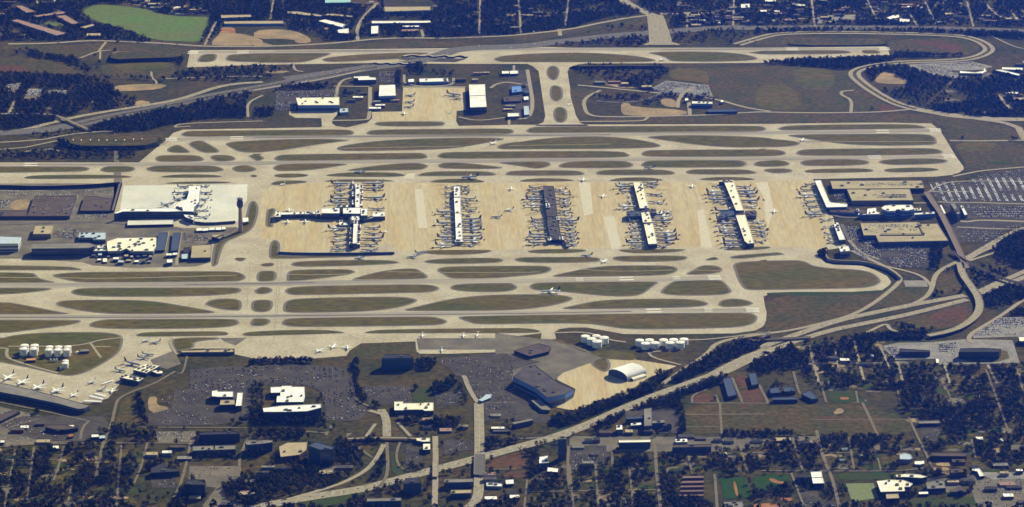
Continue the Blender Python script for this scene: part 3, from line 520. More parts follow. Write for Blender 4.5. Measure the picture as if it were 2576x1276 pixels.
# ------------------------------------------------------------------ roads
ROADS = [  # material, width, line, z
 ('highway', 26, "@00 -200 1290 200 1276 500 1195 650 1160 900 1108 1400 1030 1700 980 1900 920 2100 850 2300 815 2552 800"),
 ('road_grey', 70, "@10 -2600 200 @00 300 1290 750 1215 1100 1130 1500 1060 1900 970 2200 910 2552 850 @01 400 790 700 740 1000 685 1200 655 1400 630 1600 600 1800 540 2000 470 @02 150 455 400 420 700 385 1000 352 1200 336 1400 322 1520 312 1800 295 2050 270 2552 275 @03 400 268 900 270 1500 272 2000 288 2652 312"),
 ('road', 12, "@01 0 880 300 830 700 770 1000 700 1140 660"), ('road_grey', 60, "@01 300 770 700 715 1000 670 1200 640"),
 ('road', 18, "@00 80 430 500 425 800 400 1000 398 1400 415 1700 432 1980 455 @01 85 455 500 440 800 420 1000 400 1200 380 1500 370 1800 376 2100 366 @02 0 352 200 332 600 290 900 225 1200 170 1400 150"),
 ('highway', 40, "@02 1060 -40 1200 60 1330 120 1430 160"), ('road', 24, "@02 1480 138 2020 126"), ('highway', (62, 95), "@02 1430 150 1455 250 1475 340 1490 440"),
 ('road', 20, "@02 1330 440 1430 410 1480 390"), ('road', 20, "@02 1500 390 1560 410 1660 440"),
 ('road', 46, "@02 2230 437 2400 385 2552 345 @03 150 335 330 322 800 318 1300 326 1900 345 2100 390 2200 450 2220 500 2100 560 1900 592 1400 605 1150 625 950 670 890 720 950 790 1100 900 1300 1010 1500 1065 1700 1098 1850 1130 2300 1162 2552 1165"),
 ('road', 26, "@03 1850 1112 2100 1160 2350 1190 2500 1245 @13 2500 30 2560 140"), ('road', 14, "@13 1830 150 2100 155 2652 145"), ('road', 12, "@13 1860 500 2000 470 2150 440 2652 400"),
 ('road', 14, "@03 -60 1090 400 1100 800 1100 1200 1090 1450 1065"), ('road', 14, "@02 900 880 730 962 755 1090 800 1122 900 1140 1330 1137 2000 1120 2300 1097 2552 1090"),
 ('road', 14, "@02 680 830 900 850 1500 912 2000 955 2300 1050 2552 1085"), ('road_grey', 14, "@02 860 980 1000 1000 1300 990 1480 920 1640 820"), ('road', 14, "@02 1650 1050 1660 950 1820 830"), ('road', 12, "@02 700 1185 1300 1180 1340 1165 1360 1140"), ('road', 14, "@02 1760 1000 1770 1130"),
 ('road', 10, "@00 770 570 950 500 1080 490"), ('road', 10, "@00 960 500 1030 410"), ('road', 8, "@00 975 500 970 610"), ('road', 8, "@00 1470 700 1475 765 1520 790 1520 820"), ('road', 10, "@00 2552 745 2200 745 1560 770"), ('road', 10, "@00 1990 440 2030 360 2100 210 2180 190"),
 ('road', 12, "@00 90 1100 150 980"), ('road', 14, "@00 -100 1110 500 1105 640 1160"), ('road', 10, "@00 2410 1140 2400 1000 2552 930"), ('road', 10, "@00 1700 1240 1720 1210 2000 1195 2552 1180"), ('road', 10, "@00 1700 1240 1850 1230"),
 ('road', 12, "@10 -2600 265 300 165 640 95 860 70 @00 1100 1276"), ('road', 10, "@10 -2600 290 70 255 560 150"), ('road_grey', 40, "@10 -2600 130 300 70 500 20 @00 600 1260"), ('road', 10, "@10 230 260 500 225 570 255"), ('road', 8, "@10 640 150 680 200 1560 200 1640 150"),
 ('road', 10, "@01 380 630 400 690 480 700"), ('road', 12, "@01 800 960 810 850 860 780 950 760"), ('road', 10, "@01 740 840 1120 845"), ('road', 14, "@01 1130 850 1125 1150 1090 1170 760 1175"), ('road', 10, "@01 1440 845 2060 845"), ('road', 10, "@01 1460 730 1460 840 1940 840 1940 760"), ('road', 12, "@01 2300 860 2350 820 2450 800 @02 60 810 190 830"), ('road', 14, "@02 190 680 270 1150 0 1165"), ('road', 10, "@01 1990 1140 2170 1180 2450 1145"), ('road', 10, "@01 2480 1150 2480 1220"), ('road', 10, "@02 60 640 60 690"),
 ('road', 14, "@01 1010 400 1000 240 1200 30"), ('road', 12, "@01 1650 370 1630 290"), ('road', 16, "@02 510 350 500 285"), ('road', 12, "@03 870 1100 880 970 780 930 770 890 900 880"),
 ('road', 10, "@03 2180 40 2300 170 2500 200"), ('road', 10, "@03 2440 130 2490 190"), ('road', 10, "@03 1440 140 1520 260"), ('road', 14, "@03 2300 930 2440 1080"), ('road', 8, "@03 2230 350 2480 470 2600 475"), ('road', 8, "@03 250 180 300 190 420 180"),
 ('highway', 30, "@31 -60 1290 500 1178 900 1118 1150 1072 1400 1000 1700 920 2100 815 2552 690 @32 300 636 520 568 800 462 1100 322 1500 162 2000 -10 @22 2000 1195 2300 1040 2552 945 @23 0 935 300 830 700 690 1000 622 1500 520 1980 435"),
 ('highway', 28, "@31 0 1300 500 1200 900 1142 1150 1095 1400 1022 1700 942 2100 840 2552 712 @32 300 655 520 592 800 482 1100 342 1500 182 2000 8 @22 2080 1200 2380 1050 2552 985 @23 0 1000 300 890 700 765 1100 690 1500 605 2000 475"),
 ('highway', 24, "@23 2110 400 2300 310 2500 230 2700 130"), ('highway', 26, "@23 2150 425 2350 330 2552 265 2700 190"),
 ('road', 16, "@22 1500 1300 1700 1160 1950 1000 2030 880 2552 800 @23 300 775 700 680 900 620 1100 510 1350 310 1345 250 1200 150 1000 60 880 0"), ('road', 16, "@23 1380 560 1600 460 1660 370 1680 250 1750 180 1930 95 2150 -10"), ('road', 12, "@23 1200 150 1380 190 1550 240 1640 320 1660 380"), ('road', 12, "@23 2020 100 2280 15"), ('road', 22, "@23 2000 90 2100 20 2300 -60"),
 ('road', 14, "@23 2700 430 2552 470 2350 620 2150 740 2030 810 2010 870 2060 900"), ('road', 12, "@23 1020 800 1220 700 1240 760 1320 790"), ('road_grey', 16, "@23 -40 800 100 800 0 850"), ('road_grey', 10, "@22 1400 1000 1380 960 1620 900"),
 ('highway', 24, "@31 1235 330 1290 420 1292 600"), ('road', 16, "@31 1120 340 1260 380"), ('highway', 10, "@31 1180 470 1090 595"), ('highway', 10, "@31 1400 460 1520 590"), ('road', 12, "@31 1290 650 1305 930 1265 1030 1200 1090"), ('road', 14, "@31 1262 670 1200 800 1100 920 900 1030 700 1100 400 1185"), ('road', 9, "@31 920 640 1030 710 1150 800"), ('road', 9, "@31 1420 650 1380 760 1400 880 1500 935 1620 945"),
 ('highway', 28, "@31 2185 270 2192 600 2190 1000 2180 1200 2080 1290"), ('road', 16, "@31 1762 590 1768 900 1755 1290"), ('road', 12, "@31 945 -10 960 150 1000 250 1150 310"), ('road', 14, "@31 2040 0 2100 150 2180 270"), ('road', 10, "@31 0 600 480 540 700 560"), ('road', 8, "@31 2200 265 2552 262"), ('road', 10, "@31 700 580 760 480"), ('road', 8, "@31 2260 912 2552 910"),
 ('road', 12, "@32 1410 600 1440 780 1440 900 1485 1290"), ('road', 10, "@32 2010 960 2035 1290"), ('road', 10, "@32 590 690 580 940 600 1100"), ('road_grey', 12, "@32 -20 620 400 600 600 590"), ('road', 9, "@32 1720 380 2500 375"), ('road', 9, "@32 2060 270 2080 590"), ('road', 6, "@32 1730 500 2060 500"), ('road', 8, "@32 1790 268 2552 270"), ('road', 9, "@32 1950 130 1790 190 1790 265"), ('road', 9, "@32 2020 190 2050 265"), ('road', 10, "@32 2180 20 2280 262"), ('road', 10, "@32 2440 90 2530 260"), ('road', 8, "@32 2250 115 2480 112"), ('road', 8, "@32 1000 640 1020 780 1010 930"), ('road', 8, "@32 190 1000 160 1290"),
 ('road', 11, "@33 980 265 1060 420 1130 585"), ('road', 7, "@33 480 430 1060 425 1440 430"), ('road', 12, "@33 535 530 570 700 620 850 690 1000 760 1290"), ('road', 9, "@33 310 -40 350 120 375 180"), ('road', 9, "@33 1430 400 1500 560 1600 760 1660 900"), ('road', 9, "@33 0 925 700 930 1300 930 1600 900"), ('road', 9, "@33 590 120 630 260"), ('road', 7, "@33 0 130 60 270"), ('road', 7, "@33 920 150 940 270"), ('road', 8, "@33 2040 620 2080 800"), ('road', 9, "@33 150 620 190 760"), ('road', 7, "@33 1130 800 1160 920"), ('road', 7, "@33 200 520 420 580"), ('road', 8, "@33 290 950 420 1290"), ('road', 6, "@33 1740 0 1830 200 1910 400"), ('road', 6, "@33 1320 130 1350 260"), ('road', 6, "@23 1150 930 1250 1150"), ('road', 6, "@23 720 980 750 1150"),
 ('road', 11, "@30 1700 -40 1500 80 1300 150 1150 220 1120 300 1080 500 1000 650 950 900 930 1010"), ('road', 10, "@30 870 440 800 500 780 620"), ('road', 8, "@30 620 690 580 850 520 1020"), ('road', 8, "@30 1430 660 1370 900 1300 1050"), ('road', 10, "@30 1860 620 1800 900 1740 1100 1650 1250"), ('road', 10, "@30 -60 700 400 660 1400 655 1880 660"), ('road', 8, "@30 700 1040 650 1290"), ('road', 10, "@30 2400 620 2320 820 2330 930"), ('road', 8, "@30 1080 500 2400 510"), ('road', 9, "@30 -60 250 400 340 850 440"), ('road', 8, "@30 0 560 150 480 380 420"), ('road', 8, "@30 1720 -20 1780 -20 1820 -200"),
 ('highway', 10, "@20 -2600 925 80 925 60 1000 80 1050 300 1120 560 1190"), ('road', 8, "@20 80 930 700 930 870 900 960 870 1190 845"), ('road', 8, "@20 880 900 980 1040"), ('road', 8, "@20 920 935 1075 935"), ('road', 9, "@20 1670 850 1650 900 1690 970 1720 1010"), ('road', 6, "@20 560 262 1000 275 2300 240"), ('road', 6, "@20 -2600 265 360 262"),
 ('road', 5, "@21 330 232 700 238 900 225"), ('road', 5, "@21 1300 205 1650 212"), ('road', 5, "@21 1830 215 2552 215 @22 320 208"), ('road', 5, "@22 720 185 1100 205 1600 190"), ('road', 5, "@22 1800 190 2080 195"), ('road', 5, "@11 840 225 2000 205"), ('road', 5, "@12 0 200 1000 185"), ('road', 5, "@13 400 160 1700 160"),
 ('road', 10, "@22 450 800 780 790 990 870 1150 890"), ('road', 9, "@22 1750 870 2000 860 2552 790"), ('road', 9, "@22 1370 990 1400 1040 1680 1110"), ('road', 8, "@22 1380 985 1700 960"),
 ('road_grey', 14, "@f -100 560 750 530 1370 515 1700 540 2552 600 @e 1150 760"), ('road', 9, "@f -100 495 1000 490 1120 140"), ('road', 9, "@f -100 60 400 75 900 40 1500 0"), ('road', 10, "@e 1100 800 1060 1090 1040 1276"), ('road', 9, "@e 920 790 860 1060"),
 ('road_grey', 16, "@d 500 590 700 680 1240 650 2150 640"), ('road', 10, "@d 500 460 2050 455"), ('road_grey', 12, "@d 700 760 800 1000 1050 1276"), ('road', 10, "@d 800 1000 1000 1200 1250 1276"), ('road', 9, "@d 1950 290 2552 290"), ('road', 14, "@d 2430 720 2552 730 @13 2100 920 2652 940"), ('road', 10, "@13 1900 990 2300 1010 2652 1010"), ('road', 10, "@d 2100 440 2552 450 @13 2000 750 2652 770"), ('road', 9, "@13 1640 640 1760 560 2000 540 2652 550"),
 ('highway', 22, "@13 2000 1290 2200 1170 2400 1060 2652 960"),
]
ROADS += [('road', 8, s) for s in ("@33 1340 135 1700 95 2640 60", "@33 1430 300 2000 290 2640 255", "@33 1560 440 2640 400", "@33 1720 -20 1790 140", "@33 2180 -60 2260 150 2420 600", "@33 2480 -60 2560 200 2640 420", "@23 330 1105 1180 1090", "@23 900 880 1000 1280", "@23 480 980 560 1290", "@23 1320 1080 1380 1290", "@23 1780 1115 1830 1290", "@23 2200 1110 2290 1290",
   "@32 200 1130 1440 1110", "@32 600 890 640 1290", "@32 1180 880 1220 1290", "@32 850 860 880 1290", "@33 0 760 560 755", "@33 650 750 1130 745", "@33 300 620 400 920", "@33 850 600 900 920", "@32 1500 770 2552 750", "@32 1750 760 1790 960", "@32 2250 660 2330 950", "@30 -60 820 560 820", "@30 150 720 40 1290", "@30 640 880 1360 870", "@30 330 700 250 1290", "@30 0 1080 700 1060", "@30 1180 680 1130 1290",
   "@02 1600 60 2552 50", "@02 1750 130 1740 280", "@02 2200 -40 2190 250", "@03 0 190 1200 180", "@03 480 -60 520 260", "@03 1000 -60 1100 150", "@03 1550 -60 1700 240", "@03 2000 20 2060 260", "@03 2300 170 2620 165", "@02 600 -60 560 250", "@02 100 -60 130 330", "@02 0 150 1050 100", "@01 2200 -60 2190 340", "@00 0 290 330 390", "@00 330 -40 380 60", "@00 1300 50 2060 90", "@01 200 -60 160 190", "@03 2100 900 2400 960")]
RLINES = []
bym = {}
for k, (m, wd, s) in enumerate(ROADS):
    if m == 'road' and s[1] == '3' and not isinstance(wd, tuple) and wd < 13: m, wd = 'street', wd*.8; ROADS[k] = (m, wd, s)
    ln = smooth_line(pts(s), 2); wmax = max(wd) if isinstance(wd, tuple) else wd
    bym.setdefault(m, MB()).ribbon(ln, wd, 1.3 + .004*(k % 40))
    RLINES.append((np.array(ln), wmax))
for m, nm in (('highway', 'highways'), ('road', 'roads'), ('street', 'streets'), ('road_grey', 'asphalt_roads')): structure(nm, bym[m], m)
# yards, small lots and clearings that break up the woods
ym = {k: MB() for k in ('scrub', 'asphalt_pale', 'lawn', 'sand', 'grass')}; ry = random.Random(77)
for s, n in (("@30 -60 700 1380 700 1240 1290 -60 1290", 60), ("@32 210 890 1430 870 1440 1290 210 1290", 60), ("@32 1480 760 2552 680 @33 1540 640 1540 900 0 920 @32 1500 950", 70), ("@33 560 130 2640 -60 2640 600 1560 640", 80), ("@23 330 900 1180 880 1300 1080 2640 1130 2640 1290 @33 530 120", 70), ("@33 1560 660 2640 620 2640 1280 1900 1280", 60),
             ("@02 1100 -60 2552 -60 @03 2640 -60 2640 250 0 240 @02 1530 270", 150), ("@01 1740 -60 @02 1050 -60 1050 120 0 320 @01 1740 330", 45), ("@00 -100 -60 2000 -60 2050 60 900 240 700 380 -100 380", 70), ("@01 0 -60 1240 -60 1140 190 1000 360 600 330 300 200", 40), ("@03 1000 690 2640 700 2640 1120 1900 1110 1400 850", 40), ("@00 -100 730 1080 860 1300 1020 500 1100 -100 1090", 30)):
    p = pts(s); a = np.array(p); k = 0; t = 0
    while k < n and t < 3000:
        t += 1; x, y = ry.uniform(a[:,0].min(), a[:,0].max()), ry.uniform(a[:,1].min(), a[:,1].max())
        if not pin(x, y, p): continue
        u, v = ry.uniform(9, 30), ry.uniform(8, 26); th = ry.uniform(-.2, .2); c_, s_ = math.cos(th), math.sin(th)
        q = chaikin([(x+c_*i-s_*j, y+s_*i+c_*j) for i, j in ((-u, -v*ry.uniform(.6, 1)), (u, -v), (u*ry.uniform(.6, 1), v), (-u, v*.8))], 1)
        ym[ry.choice(('scrub', 'scrub', 'asphalt_pale', 'lawn', 'sand' if v < 18 else 'scrub', 'grass'))].poly(q, .36 + .0006*k); clear(q); k += 1
for k, m_ in ym.items(): structure('clearings', m_, k)
mb = MB()                                  # grass medians and lane lines of the wide roads
for s, wd in [("@02 2230 437 2400 385 2552 345 @03 150 335 330 322 800 318 1300 326 1900 345 2100 390 2200 450 2220 500 2100 560 1900 592 1400 605 1150 625 950 670 890 720 950 790 1100 900 1300 1010 1500 1065", 14),
              ("@00 750 1215 1100 1130 1500 1060 1900 970 2200 910 2552 850 @01 400 790 700 740 1000 685 1200 655", 12)]:
    mb.ribbon(smooth_line(pts(s), 2), wd, 1.6)
structure('road_medians', mb, 'scrub')
mb = MB()
for k, (m, wd, s) in enumerate(ROADS):
    wmax = max(wd) if isinstance(wd, tuple) else wd
    if m == 'highway' and wmax >= 22 or wmax >= 40:
        ln = smooth_line(pts(s), 2)
        for o in (-.22, .22):
            off = [(x, y + o*wmax) for x, y in ln]
            for a, b in zip(off, off[1:]):
                L = math.hypot(b[0]-a[0], b[1]-a[1]); n = int(L//24)
                for q in range(n):
                    t0, t1 = q/n, q/n + 8/L
                    mb.ribbon([(a[0]+(b[0]-a[0])*t0, a[1]+(b[1]-a[1])*t0), (a[0]+(b[0]-a[0])*t1, a[1]+(b[1]-a[1])*t1)], .4, 1.75)
structure('lane_markings', mb, 'paint')
# ------------------------------------------------------------------ buildings
FOOT = []
def units_in(p, n, seed):
    rr = random.Random(seed); xs = [q[0] for q in p]; ys = [q[1] for q in p]; out = []; t = 0
    while len(out) < n and t < 400:
        t += 1; x = rr.uniform(min(xs), max(xs)); y = rr.uniform(min(ys), max(ys))
        if pin(x, y, p) and all(abs(x-a)+abs(y-b) > 16 for a, b in out): out.append((x, y))
    return out
def longest(p):
    n = len(p); b = max(range(n), key=lambda i: math.hypot(p[(i+1) % n][0]-p[i][0], p[(i+1) % n][1]-p[i][1]))
    return math.atan2(p[(b+1) % n][1]-p[b][1], p[(b+1) % n][0]-p[b][0])
def building(name, cat, label, blocks, roof, wall, units=0, win=0, z0=0.0, usize=(9, 6, 3)):
    """blocks: (roof outline as surveyed at its height, height[, own roof material]); win: number of window bands"""
    ps = [(ccw(pts(b[0], b[1]+z0)), b[1], (b[2] if len(b) > 2 else roof)) for b in blocks]
    c0 = cen(ps[0][0]); o = empty(name, (c0[0], c0[1], z0), label, cat)
    org = (c0[0], c0[1], z0)
    for k, (p, h, rm) in enumerate(ps):
        FOOT.append(p); clear(offset(p, 5))
        pin_ = offset(p, -.25)
        mb = MB(); mb.prism(pin_, z0, z0 + h - .6, 0, top=False); mb.build('wall', wall, o, org)
        mb = MB(); mb.prism(p, z0 + h - .6, z0 + h, 0, bot=True)
        big = abs(area(p)) > 900
        if big:                                              # parapet rim, standing on the slab
            q = offset(p, -.8); n = len(p); b = len(mb.v); zt = z0 + h
            mb.v += [(x, y, zt) for x, y in p] + [(x, y, zt+.9) for x, y in p] + [(x, y, zt+.9) for x, y in q] + [(x, y, zt) for x, y in q]
            for i in range(n):
                j = (i+1) % n
                for a in range(3):
                    mb.f.append((b+a*n+i, b+a*n+j, b+(a+1)*n+j, b+(a+1)*n+i)); mb.m.append(0)
        mb.build('roof', rm, o, org)
        if win and h > 6:
            mb = MB(); ang = offset(p, .02)
            for q in range(win):
                za = z0 + h*(.12 + .8*q/win); zb = za + h*.36/win
                n = len(ang); b = len(mb.v)
                mb.v += [(x, y, za) for x, y in ang] + [(x, y, zb) for x, y in ang]
                for i in range(n):
                    j = (i+1) % n; mb.f.append((b+i, b+j, b+n+j, b+n+i)); mb.m.append(0)
            mb.build('window_band', 'glass', o, org)
        nu = units if k == 0 else max(0, units//2)
        rz = longest(p)
        for (x, y) in units_in(offset(p, -6), nu, label + str(k)):
            mb = MB(); f = random.Random(int(x*7+y)).uniform(.7, 1.4)
            mb.box((x, y, z0 + h), (usize[0]*f, usize[1]*f, usize[2]), rz)
            mb.box((x, y, z0 + h + usize[2]), (usize[0]*f*.5, usize[1]*f*.5, .8), rz)
            mb.build('rooftop_unit', 'unit', o, org)
    return o
W, CR, TN, DK, BR, GY = 'roof_white', 'roof_cream', 'roof_tan', 'roof_dark', 'roof_brown', 'roof_grey'
BLD = [
 # concourses and terminals
 ('concourse','terminal','white cross shaped concourse with a long left arm, leftmost in the central apron', [("@g 1440 172 1505 168 1503 515 1436 518",19),("@g 1388 205 1440 205 1440 245 1388 245",14),("@g 1388 282 1440 282 1440 350 1388 350",14),("@g 1388 405 1438 405 1438 470 1388 470",14),("@g 1505 195 1545 195 1545 245 1505 245",14),("@g 1505 272 1545 272 1545 335 1505 335",14),("@g 1505 360 1545 360 1545 390 1505 390",14),("@g 1503 420 1540 420 1540 485 1503 485",14),("@g 1388 170 1400 125 1407 125 1407 200 1388 205",10),
   ("@g 945 530 1208 525 1208 600 1145 602 945 600",22),("@g 1258 525 1518 520 1518 608 1258 605",22),("@g 1518 530 1615 530 1612 632 1518 634",24),("@g 1208 545 1258 545 1258 600 1208 600",12,'roof_dark'),("@g 1150 490 1330 487 1332 505 1152 510",10),
   ("@g 865 560 925 560 928 606 868 608",19),("@g 700 578 860 572 860 610 702 615",16),("@g 350 590 700 582 700 612 352 622",14),("@g 275 575 345 575 348 650 270 652",16),
   ("@g 1385 645 1500 645 1497 700 1380 700",18),("@g 1415 700 1475 700 1460 1040 1398 1042",20),("@g 1368 645 1385 700 1415 740 1365 742",14),("@g 1475 760 1515 760 1513 810 1473 812",14),("@g 1365 810 1412 810 1410 850 1360 850",14),("@g 1350 875 1408 875 1405 920 1345 920",14),("@g 1472 850 1512 850 1510 900 1470 900",14),("@g 1355 945 1402 945 1400 985 1350 985",14),("@g 1468 935 1510 935 1508 975 1466 975",14),("@g 1350 1018 1398 1016 1398 1050 1348 1052",14),("@g 1460 1005 1505 1005 1503 1050 1458 1050",14),
   ("@g 1560 660 1690 640 1700 662 1560 690",12),("@g 1700 588 1868 584 1870 645 1690 650",14),("@g 1205 705 1250 705 1252 740 1300 740 1320 760 1320 772 1205 775",12)], W,'wall_slate',5,1),
 ('concourse','terminal','narrow straight white concourse with dark vents, second from the left in the apron', [("@a 1855 212 1940 210 1945 360 1855 362",15),("@a 1852 362 1948 362 1955 600 1868 602",13),("@a 1868 602 1958 602 1970 800 1876 802",14),("@a 1876 802 1972 802 1980 985 1884 986",13),("@a 1868 986 1982 986 1982 1012 1868 1014",12)], W,'wall_grey',4,1),
 ('concourse','terminal','brown roofed concourse with small white patches in the middle of the apron', [("@b 345 200 500 205 530 400 555 640 400 645 365 400",13),("@b 400 645 560 642 580 790 412 795",12),("@b 412 795 585 792 610 960 590 985 462 988 432 880",13),("@b 370 392 395 392 410 455 440 458 447 515 390 518",17,W),("@b 410 945 460 945 466 990 415 992",15,W),("@b 580 942 630 940 645 985 585 988",15,W),("@b 535 650 578 650 582 690 540 692",14,W),("@b 625 985 660 985 720 1080 680 1085",8,GY)], 'roof_slate','wall_dark',8,1),
 ('concourse','terminal','cream roofed two piece concourse, fourth from the left in the apron', [("@b 1658 148 1750 146 1762 165 1800 168 1880 522 1755 530",15),("@b 1775 592 1890 580 1938 730 1800 738",16),("@b 1815 762 1945 745 2010 1045 1880 1052",15),("@b 1765 540 1890 530 1900 580 1775 592",9,'roof_brown'),("@b 1560 575 1640 560 1770 570 1780 640 1560 650",15,'wall_slate'),("@b 1895 540 1990 538 1995 590 1900 595",16,'roof_grey'),("@b 2010 565 2085 562 2082 600 2010 610",9,W)], CR,'wall_slate',8,1),
 ('concourse','terminal','cream concourse with a hammer shaped far end, rightmost in the open apron', [("@c 525 122 735 116 750 150 605 155 595 140 530 140",15),("@c 605 155 750 150 890 560 775 562",15),("@c 772 632 910 622 1040 1035 945 1042 900 1005",15),("@c 780 565 885 565 905 622 780 632",9,'roof_brown'),("@c 670 515 770 512 775 530 675 532",12,W),("@c 645 380 690 378 692 390 650 392",12),("@c 905 570 1060 560 1078 590 1070 640 940 645",12,'roof_brown'),("@c 560 575 740 560 760 620 540 690",12,'wall_slate')], CR,'wall_slate',8,1),
 ('concourse','terminal','white bent concourse standing against the right terminal', [("@c 1922 126 2010 118 2125 400 2150 440 2398 470 2395 508 2095 515",15)], W,'wall_slate',0,1),
 ('concourse','terminal','short white concourse below the bent one, beside the right terminal', [("@c 2190 742 2265 736 2372 985 2282 992",14),], W,'wall_slate',5,1),
 ('concourse','terminal','stubby white building at the near end of the right terminal pier', [("@c 2275 1087 2412 1080 2442 1150 2295 1162",18)], W,'wall_grey',2,1),
 ('airport_terminal','terminal','white domed terminal hall between the tan parking decks', [("@d 1330 488 1425 480 1720 480 1748 520 1745 540 1660 562 1560 560 1540 545 1500 545 1470 568 1370 570 1290 540 1280 520",26),("@d 940 602 1060 592 1060 618 940 622",14),("@d 1075 535 1200 522 1205 575 1250 590 1250 612 1065 618",17),("@d 1760 602 2050 580 2058 606 1760 622",14),("@d 510 545 800 525 1070 545 1060 590 900 600 540 580",8,BR),("@d 910 535 950 535 955 570 915 572",13),("@d 1755 530 1850 520 1860 555 1760 560",13,CR)], W,'wall_blue',4,2),
 ('parking_garage','garage','long tan parking deck on the far side of the right terminal', [("@d 532 130 1862 124 1905 236 568 246",14),], 'roof_deck','wall_dark',6,3),
 ('parking_garage','garage','shorter tan parking deck just behind the domed terminal hall', [("@d 775 252 1690 248 1745 412 848 418",14)], 'roof_deck','wall_tan',5,3),
 ('parking_garage','garage','largest tan parking deck with a stepped front, on the near side of the right terminal', [("@d 970 745 1350 740 1800 728 1838 758 2095 752 2255 1000 1240 1022 1195 922 1020 924",17),("@d 1265 897 1880 894 1805 735 1830 735 1905 912 1265 914",19.5)], 'roof_deck','wall_slate',7,3),
 ('office_building','office','tall pale slab beside the white car lot at right', [("@d 2280 458 2345 450 2430 600 2385 618",28)], GY,'wall_slate',2,4),
 ('office_building','office','long narrow white roofed block beside the pale slab at right', [("@d 2428 492 2465 490 2532 618 2490 628",12)], W,'wall_grey',1,1),
 ('office_building','office','thin white strip building beside the brown elevated track', [("@d 2130 482 2152 478 2215 600 2188 606",10)], W,'wall_grey',0,1),
 ('airport_terminal','terminal','curved white terminal with a pier on the pale left apron', [("@e 1230 115 1392 115 1372 340 1300 425 1290 492 1140 487 1000 440 1110 335 1192 312 1218 230",19),("@e 130 515 220 480 310 442 500 445 1000 440 1138 487 900 492 500 488 250 492 170 520",25),("@e 1290 487 1355 487 1352 515 1290 520",8,GY),("@e 1145 535 1290 545 1302 580 1282 612 1170 572",15),("@e 1025 420 1060 408 1135 450 1120 470 1040 440",27,DK)], W,'wall_slate',5,3),
 ('parking_garage','deck','low pale kerbside deck in front of the curved white terminal', [("@e 335 622 995 612 1000 676 325 690",8)], 'apron_pale','wall_dark',0,0),
 ('parking_garage','garage','wide brown topped parking deck at the left edge', [("@f 500 140 1122 138 1015 430 398 432",11),("@f -120 352 400 350 398 432 -120 434",11)], BR,'wall_slate',5,2),
 ('parking_garage','garage','smaller brown topped deck between the wide deck and pale apron', [("@f 1230 150 1380 140 1642 182 1600 352 1165 352",9)], BR,'wall_dark',3,2),
 ('hangar','hangar','cream roofed maintenance works with many dark vents, left of centre', [("@f 1565 800 1720 750 2280 740 2278 860 2230 942 1910 942 1840 902 1760 935 1570 942 1560 860",17),("@f 1300 915 1560 905 1560 935 1300 940",13,W),("@f 1420 860 1560 850 1560 885 1420 890",12,W)], CR,'wall_grey',18,1),
 ('hangar','workshop','pale blue flat workshop behind the cream roofed works', [("@f 1160 670 1546 667 1540 770 1362 772 1342 742 1145 746",13)], 'roof_blue','wall_grey',6,1),
 ('hangar','hangar','very long grey roofed hangar with a deep shaded front', [("@f 480 828 1300 820 1390 850 1380 870 1290 898 460 905",27)], GY,'wall_slate',0,2),
 ('hangar','hangar','white ribbed hangar cut by the left edge', [("@f -160 718 310 735 265 832 -160 836",27)], 'roof_blue','wall_white',0,2),
 ('office_building','office','square tan block between the brown deck and long hangar', [("@f 520 572 780 562 742 690 480 692",16)], TN,'wall_tan',2,2),
 ('warehouse','warehouse','square tan roofed depot beside the left taxiway bend', [("@e 1270 988 1552 970 1540 1160 1250 1167",13)], 'roof_deck','wall_slate',1,1),
 ('warehouse','shed','diamond shaped tan roof beside the control tower', [("@e 1555 855 1582 828 1712 820 1736 840 1662 886",13)], TN,'wall_dark',0,1),
 ('warehouse','shed','dark blue flat shed beside the cream works', [("@e 775 805 918 795 865 1055 745 1062",8)], 'wall_slate','wall_dark',0,0),
 ('warehouse','shed','second dark blue flat shed, nearer the left tower', [("@e 985 805 1108 800 1062 1055 958 1070",8)], 'wall_slate','wall_dark',0,0),
 ('warehouse','shed','grey flat shed left of the square tan depot', [("@e 1115 1112 1210 1105 1200 1178 1120 1182",9)], 'roof_blue','wall_dark',0,0),
 ('warehouse','shed','dark shed just behind the grey flat shed', [("@e 1140 1020 1245 1015 1245 1090 1140 1095",8)], DK,'wall_dark',0,0),
 ('warehouse','shed','small white shed with cream end at the control tower base', [("@e 2008 582 2086 576 2090 632 2010 645",11)], W,'wall_grey',0,1),
 ('warehouse','shed','bright white cabin row at the end of the cream works', [("@e 890 1102 972 1100 972 1126 890 1128",9)], W,'wall_slate',0,0),
 ('warehouse','shed','bright white cabin right of the cabin row', [("@e 985 1092 1050 1090 1050 1118 985 1122",9)], W,'wall_slate',0,0),
 ('warehouse','shed','white cube shed nearest the left taxiway', [("@e 900 1190 980 1184 980 1228 905 1234",12)], W,'wall_slate',0,0),
 # far side hangars
 ('hangar','hangar','broad cream roofed hangar with a pale blue front, far apron', [("@01 408 952 830 946 832 1022 430 1024",22)], CR,'wall_blue',8,1),
 ('hangar','hangar','white arched hangar left of the far apron', [("@01 1222 830 1372 824 1380 930 1214 936",18)], W,'wall_blue',0,1),
 ('hangar','hangar','white twin hangar right of the far apron', [("@01 2090 824 2246 820 2252 925 2096 930",22),("@01 2098 934 2252 929 2262 1040 2102 1046",22)], W,'wall_slate',0,1),
 ('warehouse','warehouse','stepped white building above the far hangars', [("@01 970 745 1120 740 1122 752 1186 756 1186 776 1015 780 1012 760 972 760",15)], W,'wall_slate',0,1),
 ('warehouse','warehouse','long white shed behind the far aircraft apron', [("@01 1608 766 1885 760 1892 792 1610 798",10)], W,'wall_blue',3,0),
 ('warehouse','shed','short white shed left of the long one behind the far apron', [("@01 1500 772 1555 768 1557 795 1500 798",9)], W,'wall_blue',0,0),
